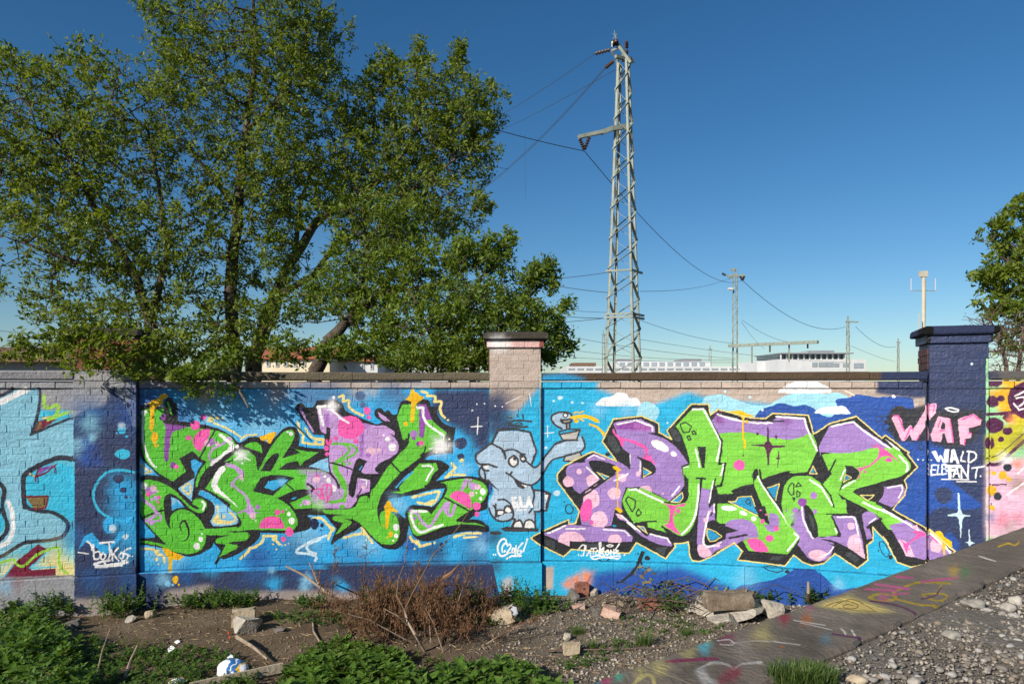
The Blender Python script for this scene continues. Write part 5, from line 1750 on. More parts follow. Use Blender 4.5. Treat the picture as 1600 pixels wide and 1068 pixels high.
grow_tree('broadleaf_tree', 'spreading green tree at the far left, crown hanging low over the pale blue panel', 'tree',
    [[g(245, -.1, 11.2, .13), (244, 575, 11.2, .10), (236, 500, 11.2, .085), (205, 420, 11.2, .065), (150, 330, 11.2, .045), (100, 230, 11.3, .025)],
     [(236, 500, 11.2, .06), (262, 400, 11.1, .05), (250, 300, 11.2, .035), (230, 200, 11.3, .02)],
     [(205, 420, 11.2, .04), (120, 410, 10.8, .035), (40, 380, 10.6, .02)]],
    [(95, 175, 140, 85, 11.3, 1.4), (40, 270, 120, 95, 11.1, 1.4), (175, 260, 110, 90, 11.2, 1.4), (110, 370, 125, 80, 10.9, 1.4), (215, 420, 90, 70, 11.2, 1.2), (60, 455, 75, 40, 10.8, 1, .6),
     (200, 510, 80, 55, 10.3, 1), (-60, 240, 90, 130, 11.2, 1.4, .6), (120, 500, 70, 40, 10.5, 1, .7), (270, 540, 50, 40, 9.6, .7), (25, 110, 50, 40, 11.2, .8), (150, 105, 60, 35, 11.3, .9),
     (60, 545, 65, 28, 9.2, .5), (140, 572, 60, 16, 7.9, .2, .5), (205, 574, 40, 16, 8.0, .2, .5), (160, 540, 60, 30, 7.85, .15, .6), (115, 524, 36, 24, 7.85, .15, .6), (225, 535, 32, 26, 8.3, .2, .6), (255, 574, 55, 20, 8.5, .3, .7)],
    4000, 15, .074, M_leaf, M_twig, 22, M_bark, tip=.0032, droop=1)
grow_tree('broadleaf_tree', 'tree with two pale leaning stems and a limb arching right, bare twigs in its crown', 'tree',
    [[g(392, -.1, 12.6, .13), (394, 560, 12.6, .115), (425, 470, 12.6, .10), (462, 395, 12.6, .09), (500, 340, 12.6, .075), (555, 310, 12.6, .055), (610, 270, 12.6, .04), (655, 200, 12.6, .025), (665, 110, 12.6, .012)],
     [g(408, -.1, 12.5, .10), (402, 555, 12.5, .085), (440, 460, 12.4, .065), (490, 430, 12.3, .055), (535, 370, 12.3, .045), (575, 372, 12.3, .03)],
     [(555, 310, 12.6, .035), (640, 300, 12.4, .03), (710, 250, 12.4, .02)],
     [(462, 395, 12.6, .05), (470, 310, 12.8, .035), (500, 240, 12.8, .02)]],
    [(660, 175, 105, 85, 12.6, 1.3), (720, 230, 70, 65, 12.5, 1.1), (610, 270, 90, 75, 12.6, 1.3), (680, 325, 75, 60, 12.3, 1.2), (560, 190, 50, 55, 12.7, .9), (520, 290, 70, 60, 12.6, 1.2), (600, 370, 70, 45, 12.2, 1, .8),
     (755, 170, 38, 45, 12.6, .7), (655, 85, 14, 34, 12.6, .2, 1.5), (715, 90, 16, 34, 12.6, .2, 1.5), (600, 110, 40, 30, 12.6, .5), (755, 320, 22, 22, 12.3, .4), (480, 230, 45, 50, 12.8, .9, .6)],
    3600, 15, .076, M_leaf, M_twig, 23, M_barkpale, tip=.0034)
grow_tree('broadleaf_tree', 'smaller tree with a thick dark trunk leaning right in front of the red roofed houses', 'tree',
    [[g(470, -.1, 11, .14), (490, 580, 11, .12), (515, 535, 11, .10), (545, 500, 11, .08), (590, 460, 11, .06), (620, 420, 11, .035)],
     [(545, 500, 11, .05), (570, 430, 11, .04), (572, 380, 11.1, .025)],
     [(590, 460, 11, .04), (650, 450, 10.8, .03), (700, 440, 10.8, .018)]],
    [(570, 470, 70, 55, 11, 1), (470, 460, 45, 45, 11.5, .8, .8), (440, 400, 40, 50, 11.6, .8, .7), (540, 330, 50, 50, 11.4, .8, .7), (620, 350, 60, 50, 11.2, .9, .8), (640, 420, 80, 55, 10.9, 1), (520, 450, 50, 50, 11.2, .8, .7), (600, 530, 60, 36, 10.6, .8), (460, 545, 55, 26, 9.8, .5, .6), (545, 548, 50, 24, 9.8, .4, .9), (560, 400, 55, 40, 11.2, .8, .7)],
    1900, 17, .072, M_leaf2, M_twig, 24, M_bark, tip=.003)
grow_tree('green_shrub', 'dense fresh green bush reaching past the middle pier, right of the leaning trunk', 'bush',
    [[g(705, -.1, 10.4, .07), (705, 570, 10.4, .06), (715, 500, 10.4, .045), (750, 440, 10.4, .025)],
     [g(730, -.1, 10.4, .06), (740, 570, 10.4, .05), (790, 500, 10.4, .03), (840, 450, 10.4, .018)],
     [(705, 570, 10.4, .045), (660, 500, 10.3, .03), (640, 450, 10.3, .018)]],
    [(690, 500, 95, 75, 10.4, 1.1), (770, 480, 80, 65, 10.4, 1.1), (760, 395, 16, 40, 10.4, .3, 1.1), (790, 400, 18, 42, 10.4, .3, 1.1), (720, 400, 20, 45, 10.5, .4), (862, 430, 14, 34, 10.4, .25, 1.2), (830, 440, 16, 36, 10.4, .3), (825, 510, 60, 55, 10.4, .9), (750, 555, 100, 32, 10, .8), (640, 560, 70, 28, 9.9, .6), (850, 550, 40, 36, 10.2, .7), (845, 425, 22, 22, 10.4, .3, 1.3), 
     (740, 400, 50, 30, 10.5, .7), (885, 478, 16, 12, 10.3, .2, 1.5), (890, 540, 18, 10, 10.2, .2, 1.5), (868, 515, 25, 30, 10.3, .4)],
    2700, 15, .070, M_leaf2, M_twig, 25, M_bark, tip=.0028)
grow_tree('maple_tree', 'yellow green tree cut off by the right edge above the navy pier', 'tree',
    [[g(1655, -.1, 14, .2), (1650, 560, 14, .17), (1640, 450, 14, .12), (1645, 350, 14, .07), (1650, 270, 14, .03)],
     [(1640, 450, 14, .06), (1600, 420, 13.8, .045), (1560, 400, 13.8, .025)]],
    [(1590, 385, 48, 36, 13.8, .9, 1.2), (1545, 432, 30, 16, 13.7, .4, 1.5), (1625, 340, 55, 40, 14, 1), (1598, 318, 14, 14, 14, .3, 1.4), (1562, 350, 20, 11, 13.8, .35, 1.5), (1590, 440, 45, 32, 13.7, .9, 1.2), (1570, 480, 36, 25, 13.6, .7, 1.2), (1605, 520, 36, 40, 13.7, .8), (1690, 420, 80, 110, 14.2, 1.4), (1568, 440, 22, 25, 13.7, .4, 1.3)],
    1500, 14, .11, M_maple, M_twig, 26, M_bark, tip=.004)
grow_tree('bare_shrub', 'brownish bush of bare spring twigs behind the right pier', 'bush',
    [[g(1575, -.1, 12.6, .05), (1572, 570, 12.6, .035), (1560, 520, 12.6, .02)], [g(1590, -.1, 12.7, .05), (1592, 570, 12.7, .035), (1600, 510, 12.7, .02)]],
    [(1555, 520, 46, 40, 12.6, .6), (1595, 530, 45, 55, 12.7, .7), (1530, 500, 28, 18, 12.6, .4, .7), (1570, 560, 38, 28, 12.5, .5)],
    900, 1, .05, M_leaf, M_twigred, 27, M_twigred, tip=.0036, drop=.5)
# a broken bough hanging over the coping, its shadow lies across the painted wall
grow_tree('overhanging_branch', 'leafy bough drooping over the coping in front of the blue painted bricks', 'branch',
    [[at(352, 566, 9.6).to_tuple()[:1]+(2.98, -9.6, .04), (362, 585, 8.55, .032), (372, 606, 8.3, .022), (388, 636, 8.15, .008)],
     [(362, 585, 8.55, .02), (320, 590, 8.3, .012), (300, 610, 8.2, .006)],
     [(362, 585, 8.55, .018), (345, 570, 8.2, .012), (330, 575, 7.9, .006)]],
    [(330, 578, 42, 14, 8.2, .35), (290, 583, 42, 14, 8.25, .3), (350, 560, 28, 12, 8.3, .3), (300, 610, 26, 14, 8.3, .2, .4), (350, 612, 28, 14, 8.3, .2, .3)],
    170, 10, .07, M_leaf2, M_twig, 28, M_barkpale, tip=.0028, droop=1, drop=.12)
# ---------------------------------------------------------------- railway masts
def lattice_mast(name, label, pxc, Y, ptop, rb, rt, phi, nseg, wleg, wbr, single=True, pytop_extra=0, cat='mast', group=None):
    c0 = Vector(((pxc-800)/F*Y, Y, 0)); H = EYE+(605-ptop)/F*Y
    root = thing(name, c0, label, cat, group)
    an = [R(phi+90*k) for k in range(4)]
    P = lambda k, z: c0+Vector((math.cos(an[k % 4]), math.sin(an[k % 4]), 0))*(rb+(rt-rb)*z/H)+Vector((0, 0, z))
    for k in range(4):
        m = MB(); a, b = P(k, -.1), P(k, H); ctr = lambda z: c0+Vector((0, 0, z))
        d1 = (P(k+1, 0)-P(k, 0)).normalized(); d2 = (P(k-1, 0)-P(k, 0)).normalized()
        for d in (d1, d2):                             # steel angle: two flanges
            n_ = d1 if d is d2 else d2; V = []
            for q in (a, b): V += [q, q+d*wleg, q+d*wleg+n_*.012, q+n_*.012]
            m.add(V, [(0, 1, 5, 4), (1, 2, 6, 5), (2, 3, 7, 6), (3, 0, 4, 7), (0, 3, 2, 1), (4, 5, 6, 7)])
        part(m, 'leg', M_mast, root)
    zs = [H*(1-(1-i/nseg)**1.12) if False else H*i/nseg for i in range(nseg+1)]
    allm = MB()
    for k in range(4):
        for i in range(nseg):
            a, b = (P(k, zs[i]), P(k+1, zs[i+1])) if (i+k) % 2 else (P(k+1, zs[i]), P(k, zs[i+1]))
            m = MB() if single else allm; m.bar(a, b, wbr, .012)
            if single: part(m, 'brace', M_mast, root)
    if not single: part(allm, 'bracing', M_mast, root)
    return root, P, H, c0
def insulator(m, a, b, r=.06, n=5):
    a, b = Vector(a), Vector(b); pts = []; rad = []
    for i in range(n*2+1): pts.append(a+(b-a)*i/(n*2)); rad.append(r if i % 2 else r*.35)
    return m.tube(pts, rad, 8)
mr, P, H, c0 = lattice_mast('lattice_mast', 'tallest greenish steel lattice mast, bracket arm pointing left, above the purple lettering', 974, 25, 96, .88, .27, 21, 27, .085, .095)
Y = 25
m = MB(); m.bar(at(962, 88, 24.7), at(990, 96, 25.3), .10, .10); m.bar(at(955, 80, 25), at(972, 72, 25), .07); m.bar(at(966, 70, 25), at(986, 98, 24.6), .09); m.bar(at(956, 80, 24.8), at(965, 96, 25), .05)
m.bar(at(974, 96, 25), at(974, 84, 25), .12); part(m, 'crossarm', M_mast, mr)
for a, b in (((958, 72), (958, 64)), ((964, 71), (963, 62)), ((979, 76), (979, 64)), ((978, 88), (979, 78)), ((953, 78), (930, 84)), ((958, 96), (946, 106)), ((985, 98), (985, 90))):
    part(insulator(MB(), at(*a, 25), at(*b, 24.8), .075), 'insulator', M_insul, mr)
m = MB(); m.bar(at(962, 63, 25), at(960, 48, 25), .018); m.bar(at(957, 52, 25), at(964, 60, 25), .015); m.bar(at(964, 53, 25), at(957, 61, 25), .015); part(m, 'rod', M_mast, mr)
m = MB(); m.bar(at(983, 197, 25), at(955, 201, 24.7), .16, .16); m.bar(at(956, 201, 24.7), at(940, 207, 24.6), .16, .15); m.bar(at(942, 206, 24.6), at(904, 214, 24.4), .15, .12); part(m, 'bracket_arm', M_mast, mr)
for a in ((906, 217), (921, 214)):
    part(insulator(MB(), at(a[0], a[1], 24.4), at(913, 234, 24.4), .08), 'insulator', M_insul, mr)
for py, w_ in ((492, .95), (425, .8), (497, .9)):
    z = EYE+(605-py)/F*25; m = MB()
    m.bar(P(0, z)+Vector((.15, 0, 0)), P(3, z)-Vector((.05, 0, 0)), .07); m.bar(P(3, z), P(2, z)-Vector((.1, 0, 0)), .06); part(m, 'clamp_band', M_mast, mr)
mr2, P2, H2, c2 = lattice_mast('lattice_mast', 'second lattice mast in distance, crossarms at its top, carrying the long horizontal beam', 1148.5, 75, 432, .44, .27, 30, 24, .12, .08, False)
m = MB(); m.bar(at(1136, 431, 75), at(1164, 430, 75), .22); m.bar(at(1140, 436, 75), at(1148, 428, 75), .15); part(m, 'crossarm', M_mast, mr2)
m = MB(); m.bar(at(1150, 432, 75), at(1150, 419, 75), .10); m.bar(at(1143, 422, 75), at(1148, 421, 75), .3); part(m, 'rod', M_mast, mr2)
for a, b in (((1156, 431), (1160, 438)), ((1163, 431), (1160, 438)), ((1134, 430), (1128, 427))): part(insulator(MB(), at(*a, 75), at(*b, 75), .16), 'insulator', M_insul, mr2)
m = MB(); m.bar(at(1138, 451, 74.6), at(1144, 451, 74.6), .5, .2); part(m, 'lamp', M_white, mr2)
m = MB(); m.bar(at(1139, 540, 74.5), at(1278, 534, 66), .28, .3); part(m, 'beam', M_mast, mr2)
for px, y0, y1 in ((1175, 540, 567), (1203, 538, 550), (1233, 536, 565), (1262, 535, 544)): part(MB().bar(at(px, y0, 72-(px-1175)*.05), at(px, y1, 72-(px-1175)*.05), .12), 'hanger', M_insul if y1 < 555 else M_mast, mr2)
for lab, px, Yd, pt, rb, rt in (('third lattice mast, far off in front of the white office building', 1325, 122, 502, .44, .3), ('slim far mast just left of the navy pier cap', 1403.5, 180, 534, .4, .3), ('small far mast close beside the foot of the tallest mast', 943, 150, 522, .5, .35), ('small far mast above the low white buildings right of the tallest mast', 1109.5, 190, 545, .5, .4)):
    q, Pq, Hq, cq = lattice_mast('lattice_mast', lab, px, Yd, pt, rb, rt, 30, 12, .12, .1, False)
    m = MB(); dx = 16*Yd/F
    m.bar(cq+Vector((-.4, 0, Hq)), cq+Vector((dx if px == 1325 else .6, 0, Hq-.1)), .22); m.bar(cq+Vector((0, 0, Hq)), cq+Vector((0, 0, Hq+.9)), .2); part(m, 'crossarm', M_mast, q)
am = thing('antenna_mast', Vector(((1443-800)/F*60, 60, 0)), 'tall round concrete pole with antennas and a boxy head above the navy pier', 'antenna mast')
part(MB().tube([at(1443, 660, 60), at(1443, 431, 60)], [.19, .13], 12), 'pole', M_concpole, am, True)
m = MB().bar(at(1437, 428, 60), at(1448.5, 428, 60), .30, .5); part(m, 'head', M_concpole, am)
m = MB(); m.bar(at(1423, 454, 60), at(1462, 454, 60), .06); part(m, 'crossbar', M_mast, am)
for px in (1423.5, 1461.5): part(MB().bar(at(px, 454, 60), at(px, 435, 60), .05), 'antenna', M_white, am)
part(MB().bar(at(1446, 500, 59.8), at(1446.5, 437, 59.8), .05), 'ladder_rail', M_mast, am)
tag(MB().tube([at(1436, 513+90, 59), at(1436, 489, 59)], .04, 5).build('thin_pole', M_concpole), 'thin bare pole standing left of the concrete antenna pole', 'pole')
def wire(lab, a, b, sag, r=.011, n=14, group=None, name='overhead_wire'):
    A, B = at(*a), at(*b); pts = [A.lerp(B, i/n)-Vector((0, 0, sag*4*(i/n)*(1-i/n))) for i in range(n+1)]
    tag(MB().tube(pts, r, 4).build(name, M_wire), lab, 'wire', group)
wire('dark wire from the upper left behind the trees to the tallest mast\'s bracket arm', (190, -14, 14.5), (913, 236, 24.4), .35, .013)
wire('wire sagging from the bracket arm down to the second mast', (913, 236, 24.4), (1160, 438, 75), 1.7, .017)
wire('wire sagging from the second mast to the third mast in front of the office', (1160, 438, 75), (1322, 510, 122), 2.2, .032)
wire('wire running from the third mast towards the slim far mast', (1337, 510, 122), (1400, 541, 180), 1.4, .04)
wire('topmost wire leaving the head of the tallest mast to the left', (930, 84, 24.8), (560, 262, 40), .8, .010)
wire('upper of two close wires falling left from the head of the tallest mast', (946, 105, 24.8), (640, 352, 40), 1.0, .009)
wire('lower of two close wires falling left from the head of the tallest mast', (946, 107.5, 24.8), (640, 355, 40), 1.0, .009)
wire('faint wire passing left from just below the head of the tallest mast', (960, 110, 25), (640, 250, 60), .6, .010)
wire('thin hanging line dropping from the close wires towards the bush', (820, 211, 29), (821, 310, 29), 0, .004)
for i, (a, b, s) in enumerate((((820, 438, 27), (952, 425, 25), .05), ((820, 437, 27), (950, 457, 25), .05), ((840, 489, 30), (944, 497, 25), .05), ((850, 505, 30), (944, 497, 25), .02), ((840, 478, 60), (948, 488, 60), .1),
    ((860, 520, 60), (1148, 560, 75), .3), ((880, 545, 80), (1148, 562, 90), .4), ((1000, 500, 60), (1144, 536, 75), .3), ((1000, 455, 40), (1144, 433, 75), .4), ((1160, 500, 75), (1232, 534, 90), .4), ((1158, 502, 75), (1195, 545, 100), .3), ((1330, 540, 122), (1400, 565, 180), .3), ((1000, 530, 90), (1320, 566, 122), .5), ((860, 556, 90), (1148, 566, 95), .2), ((0, 448, 60), (330, 470, 80), .4), ((-20, 515, 50), (330, 530, 80), .3))):
    wire('thin catenary wire crossing the sky low above the wall', a, b, s, .007+.00016*a[2], 8, 'thin catenary wires above the wall')
# ---------------------------------------------------------------- buildings beyond the tracks
def bldg(name, label, Y, x0, x1, ytop, depth, wall, windows=(), roof=None, rooft=.35, cat='building', parts=()):
    a, b = at(x0, ytop, Y), at(x1, ytop, Y); z1 = a.z
    root = thing(name, Vector(((a.x+b.x)/2, Y, 0)), label, cat)
    part(MB().box(((a.x+b.x)/2, Y+depth/2, z1/2), (b.x-a.x, depth, z1)), 'wall', wall, root)
    for wx0, wx1, wy0, wy1 in windows:
        p, q = at(wx0, wy0, Y), at(wx1, wy1, Y); fw = max(.06, (q.x-p.x)*.08)
        fr = MB().box(((p.x+q.x)/2, Y-.02, (p.z+q.z)/2), (q.x-p.x, .12, p.z-q.z)); f = part(fr, 'window', M_grey, root)
        g_ = MB().box(((p.x+q.x)/2, Y-.05, (p.z+q.z)/2), (q.x-p.x-fw*2, .10, p.z-q.z-fw*2)); obj('pane', mesh('pane', g_.v, g_.f), M_paleglass, f)
    if roof: part(MB().box(((a.x+b.x)/2, Y+depth/2-.3, z1+rooft/2+.003), (b.x-a.x+1.2, depth+1.2, rooft)), 'roof', roof, root)
    return root
o = bldg('office_building', 'white office block with a dark glazed top floor right of the second mast', 150, 1216, 1353, 561, 20, M_white, [(1269, 1277, 566, 573), (1279, 1292, 566, 573), (1292, 1302, 566, 573), (1303, 1311, 567, 573), (1317, 1326, 567, 573), (1334, 1341, 567, 575), (1342, 1349, 567, 575)])
a, b = at(1216, 556, 153), at(1322, 556, 153); part(MB().box(((a.x+b.x)/2, 160, a.z-.2), (b.x-a.x, 13, 1.6)), 'top_floor', M_glass, o)
for i in range(12): px = 1220+i*9; part(MB().bar(at(px, 562, 152.9), at(px, 553.5, 152.9), .25), 'mullion', M_white, o)
a, b = at(1222, 554, 151.5), at(1334, 554, 151.5); part(MB().box(((a.x+b.x)/2, 160, a.z+.35), (b.x-a.x, 17, .25)), 'roof', M_grey, o)
a, b = at(1270, 547, 157), at(1307, 553, 157); part(MB().box(((a.x+b.x)/2, 162, (a.z+b.z)/2), (b.x-a.x, 8, a.z-b.z)), 'penthouse', M_grey, o)
a, b = at(1256, 549, 155), at(1270, 553, 155); part(MB().box(((a.x+b.x)/2, 160, (a.z+b.z)/2), (b.x-a.x, 5, a.z-b.z)), 'roof_plant', M_white, o)
bldg('white_annex', 'low white annex with small square windows left of the glazed office block', 158, 1183, 1216, 563.5, 14, M_white, [(1196+i*4.2, 1199+i*4.2, 567.5, 572) for i in range(5)])
bldg('long_hall', 'long low white hall running behind the two nearer masts', 170, 886, 1185, 572, 25, M_white, [(888+i*14, 898+i*14, 575, 578) for i in range(21)])
o = bldg('glass_hall', 'white hall with tall pale windows and dark roof boxes between the two nearer masts', 178, 966, 1110, 564.5, 20, M_white, [(968+i*12.5, 976+i*12.5, 566, 571.5) for i in range(11)])
for x0, x1 in ((970, 1000), (1071, 1101)):
    a, b = at(x0, 559.5, 180), at(x1, 564.4, 180); part(MB().box(((a.x+b.x)/2, 188, (a.z+b.z)/2), (b.x-a.x, 10, a.z-b.z)), 'roof_box', M_grey, o)
bldg('small_white_house', 'tiny white house with a brown roof far left of the tallest mast', 180, 899, 927, 571.5, 12, M_white, [(904+i*7, 908+i*7, 573, 576) for i in range(3)], M_brownroof, .8)
def gable(name, label, Y, x0, x1, yeave, yridge, depth, wall, roof, wins):
    a, b = at(x0, yeave, Y), at(x1, yeave, Y); zr = at(x0, yridge, Y).z
    root = thing(name, Vector(((a.x+b.x)/2, Y, 0)), label, 'house')
    part(MB().box(((a.x+b.x)/2, Y+depth/2, a.z/2), (b.x-a.x, depth, a.z)), 'wall', wall, root)
    ov = .5; V = []
    for x in (a.x-ov, b.x+ov): V += [(x, Y-ov, a.z-.1), (x, Y+depth/2, zr), (x, Y+depth+ov, a.z-.1), (x, Y+depth+ov, a.z+.1), (x, Y+depth/2, zr+.25), (x, Y-ov, a.z+.1)]
    rf = part(MB().add(V, [(0, 1, 7, 6), (1, 2, 8, 7), (2, 3, 9, 8), (3, 4, 10, 9), (4, 5, 11, 10), (5, 0, 6, 11), (0, 5, 4, 1), (1, 4, 3, 2), (6, 7, 10, 11), (7, 8, 9, 10)]), 'roof', roof, root)
    for wx in wins:
        p, q = at(wx, yeave+5, Y), at(wx+5.5, yeave+14, Y)
        f = part(MB().box(((p.x+q.x)/2, Y-.02, (p.z+q.z)/2), (q.x-p.x, .14, p.z-q.z)), 'window', M_white, root)
        g_ = MB().box(((p.x+q.x)/2, Y-.06, (p.z+q.z)/2), (q.x-p.x-.2, .12, p.z-q.z-.2)); obj('pane', mesh('pane', g_.v, g_.f), M_glass, f)
    return root
gable('house', 'long cream house with a red tiled roof seen between the leaning trunks', 70, 395, 515, 559, 541, 10, M_yellow, M_tiles, range(402, 510, 14))
gable('house', 'white house with a red roof partly hidden by the bush', 74, 516, 590, 563, 556, 9, M_white, M_tiles, range(522, 585, 14))
gable('house', 'pale house with a brown roof glimpsed behind the bush near the middle pier', 80, 600, 745, 566, 556, 9, M_white, M_brownroof, range(608, 740, 16))
gable('shed', 'long dark brown roofed shed behind the far left of the wall', 30, -140, 118, 562, 546, 5, M_grey, M_brownroof, [])
# ---------------------------------------------------------------- stones and rubble
import bmesh
def rock_me(seed, sub=2, flat=1., sharp=.0, rough=.25):
    rr = random.Random(seed); bm = bmesh.new(); bmesh.ops.create_icosphere(bm, subdivisions=sub, radius=1)
    ph = [rr.uniform(0, 6.28) for _ in range(9)]
    pl = [(Vector((rr.gauss(0, 1), rr.gauss(0, 1), rr.gauss(0, 1))).normalized(), rr.uniform(.45, .8)) for _ in range(int(7*sharp))]
    for v in bm.verts:
        c = v.co.normalized(); k = 1+rough*(math.sin(c.x*2.3+ph[0])*math.cos(c.y*2.7+ph[1])+.4*math.sin(c.z*4.1+ph[2]+c.x*3)+.25*math.sin(c.y*8+ph[3])*math.sin(c.x*7+ph[4]))
        v.co = c*k
        for n_, d in pl:
            q = v.co.dot(n_)
            if q > d: v.co -= n_*(q-d)
        v.co.z *= flat
    me = bpy.data.meshes.new('stone'); bm.to_mesh(me); bm.free()
    if not sharp: me.polygons.foreach_set('use_smooth', [True]*len(me.polygons))
    return me
def rock(name, label, cat, px0, px1, py0, py1, mat, seed, sharp=1., z=0, group=None, sub=3, rough=.25, fl=None):
    P = onz((px0+px1)/2, py1, z); k = P.y/F; w_, h_ = (px1-px0)*k/2, (py1-py0)*k/2
    me = rock_me(seed, sub, 1, sharp, rough); bb = np.array([v.co for v in me.vertices]); mn, mx = bb.min(0), bb.max(0)
    s = Vector((2*w_/(mx[0]-mn[0]), 2*w_*.8/(mx[1]-mn[1]), 2*h_/(mx[2]-mn[2])*1.1))
    me.transform(Matrix.Diagonal(s).to_4x4() @ Matrix.Translation(-Vector((mn+mx)/2)))
    o = obj(name, me, mat); o.location = P+Vector((0, w_*.7, h_*.6)); return tag(o, label, cat, group)
def slabstone(name, label, cat, px, py, Lp, Hp, rz, mat, z=0, dep=None, tilt=0., seed=1, rx=0.):
    P = onz(px, py, z); k = P.y/F; rr = random.Random(seed); bm = bmesh.new(); bmesh.ops.create_cube(bm, size=1)
    bmesh.ops.subdivide_edges(bm, edges=bm.edges, cuts=3, use_grid_fill=True)
    for v in bm.verts:
        j = .022+.05*(abs(v.co.x) > .45)*(abs(v.co.z) > .45)
        v.co += Vector((rr.uniform(-j, j), rr.uniform(-j, j), rr.uniform(-j, j)*1.2))
        if abs(v.co.x) > .4 and abs(v.co.z) > .4: v.co *= rr.uniform(.93, 1)
    L_, H_ = Lp*k, Hp*k
    bmesh.ops.scale(bm, vec=(L_, dep or L_*.5, H_), verts=bm.verts); me = bpy.data.meshes.new(name); bm.to_mesh(me); bm.free()
    o = obj(name, me, mat); o.rotation_euler = (rx, tilt, rz); o.location = P+Vector((0, (dep or L_*.5)*.4, H_*.45)); return tag(o, label, cat)
M_beam = noisemat('brown_stained_concrete', [(.09, .065, .045), (.19, .145, .105), (.28, .23, .17)], 7, .9, .6, 40)
M_blockdark = noisemat('dark_block', [(.07, .065, .06), (.14, .125, .11), (.2, .18, .16)], 6, .9, .5, 40)
M_tan = noisemat('tan_sandstone', [(.24, .185, .12), (.40, .32, .22), (.48, .41, .30)], 6, .9, .6, 30)
M_bluegrey = noisemat('blue_grey_block', [(.20, .23, .28), (.30, .33, .38)], 6, .85, .4, 30)
M_pinkbrick = noisemat('pinkish_broken_brick', [(.35, .19, .14), (.50, .31, .24), (.52, .42, .35)], 7, .9, .5, 40)
slabstone('concrete_block', 'upright squarish grey brown block behind the rough pale rock', 'block', 378, 978, 34, 26, .25, M_tan, seed=3)
rock('rough_rock', 'rough pale rock lying on the dirt in front of the squarish block', 'rock', 357, 401, 963, 991, M_rubble, 5, 1.3, sub=4)
rock('dark_stone', 'flat mossy dark stone right of the rough pale rock', 'stone', 424, 443, 979, 989, M_blockdark, 6, .8)
rock('round_stone', 'tan rounded stone next to the nettles at the left', 'stone', 71, 86, 968, 979, M_tan, 7, 0)
slabstone('dark_slab', 'flat dark slab tilted in the dirt at the left', 'slab', 106, 984, 28, 12, .3, M_blockdark, seed=8, tilt=-.25)
rock('grey_stone', 'grey stone near the wall base, right of the nettle clump under the white tag', 'stone', 193, 211, 960, 972, M_stone, 9, .6)
rock('brown_stone', 'small brown pointed stone left of the bare dirt patch', 'stone', 224, 240, 951, 966, M_tan, 10, 1)
s = slabstone('stone_block', 'lying stone block whose right end is splashed with white paint', 'block', 786, 974, 36, 24, -.25, M_tan, seed=11, dep=.16, tilt=-.3)
part_ = rock_me(44, 2, .8, .6); part_.transform(Matrix.Diagonal((.05, .09, .07, 1))); obj('white_splash', part_, M_litter, s, Vector((.125, -.01, .02)))
slabstone('grey_block', 'small blue grey block leaning on the wall beside the orange spray', 'block', 857, 916, 14, 17, .05, M_bluegrey, seed=12, dep=.1)
rock('tan_rock', 'pointed tan rock leaning on the wall under the orange spray', 'rock', 860, 888, 894, 921, M_tan, 13, 1.2)
rock('dark_lump', 'dark greenish lump between the tan rock and the red brown block', 'stone', 886, 907, 915, 942, M_blockdark, 14, .7)
slabstone('red_block', 'red brown broken block standing upright below the orange spray', 'block', 909, 934, 20, 24, .15, M_brickred, seed=15, dep=.12)
rock('pale_rock', 'small pale angular rock right of the red brown block', 'rock', 921, 936, 917, 934, M_rubble, 16, 1)
slabstone('broken_brick', 'pinkish broken brick lying in front of the rubble pile', 'brick', 956, 966, 28, 15, -.35, M_pinkbrick, seed=17, dep=.12, tilt=.25)
rock('slate_piece', 'dark grey piece of stone left of the pinkish broken brick', 'stone', 925, 941, 947, 963, M_blockdark, 18, 1.1)
slabstone('broken_brick', 'dark red half brick half buried under the bramble twigs', 'brick', 1017, 953, 36, 17, .1, M_brickred, seed=19, dep=.12)
slabstone('broken_brick', 'brown brick lump behind the pinkish broken brick', 'brick', 960, 948, 34, 13, .3, M_tan, seed=29, dep=.1)
slabstone('rust_stone', 'rusty orange flat stone below the dark lump', 'stone', 904, 953, 20, 8, 0, M_pinkbrick, seed=20, dep=.1)
slabstone('brown_block', 'brown lump with a bright cut edge on the grey gravel', 'block', 893, 1022, 25, 17, .1, M_tan, seed=21, dep=.08)
rock('white_stone', 'white stone lying on the gravel above the brown lump', 'stone', 880, 892, 988, 1000, M_rubble, 22, .8)
rock('concrete_rubble', 'largest lump of pale broken concrete beside the raised slab', 'rubble', 1096, 1226, 940, 972, M_rubble, 63, 1.9, sub=4, rough=.22)
slabstone('concrete_beam', 'brownish concrete beam piece lying on top of the pale rubble', 'beam', 1141, 951, 74, 24, .02, M_beam, seed=24, dep=.2, tilt=-.03, z=.13)
rock('rubble_piece', 'angular pale piece leaning at the right end of the broken concrete', 'rubble', 1190, 1232, 936, 966, M_rubble, 71, 1.6, sub=3, rough=.15)
rock('rubble_piece', 'flat pale fragment lying in front of the broken concrete', 'rubble', 1110, 1160, 962, 979, M_rubble, 73, 1.5, sub=3, rough=.15)
rock('rubble_piece', 'small lump of rubble left of the large pale concrete', 'rubble', 1068, 1096, 942, 957, M_rubble, 25, 1)
rng = np.random.default_rng(5)
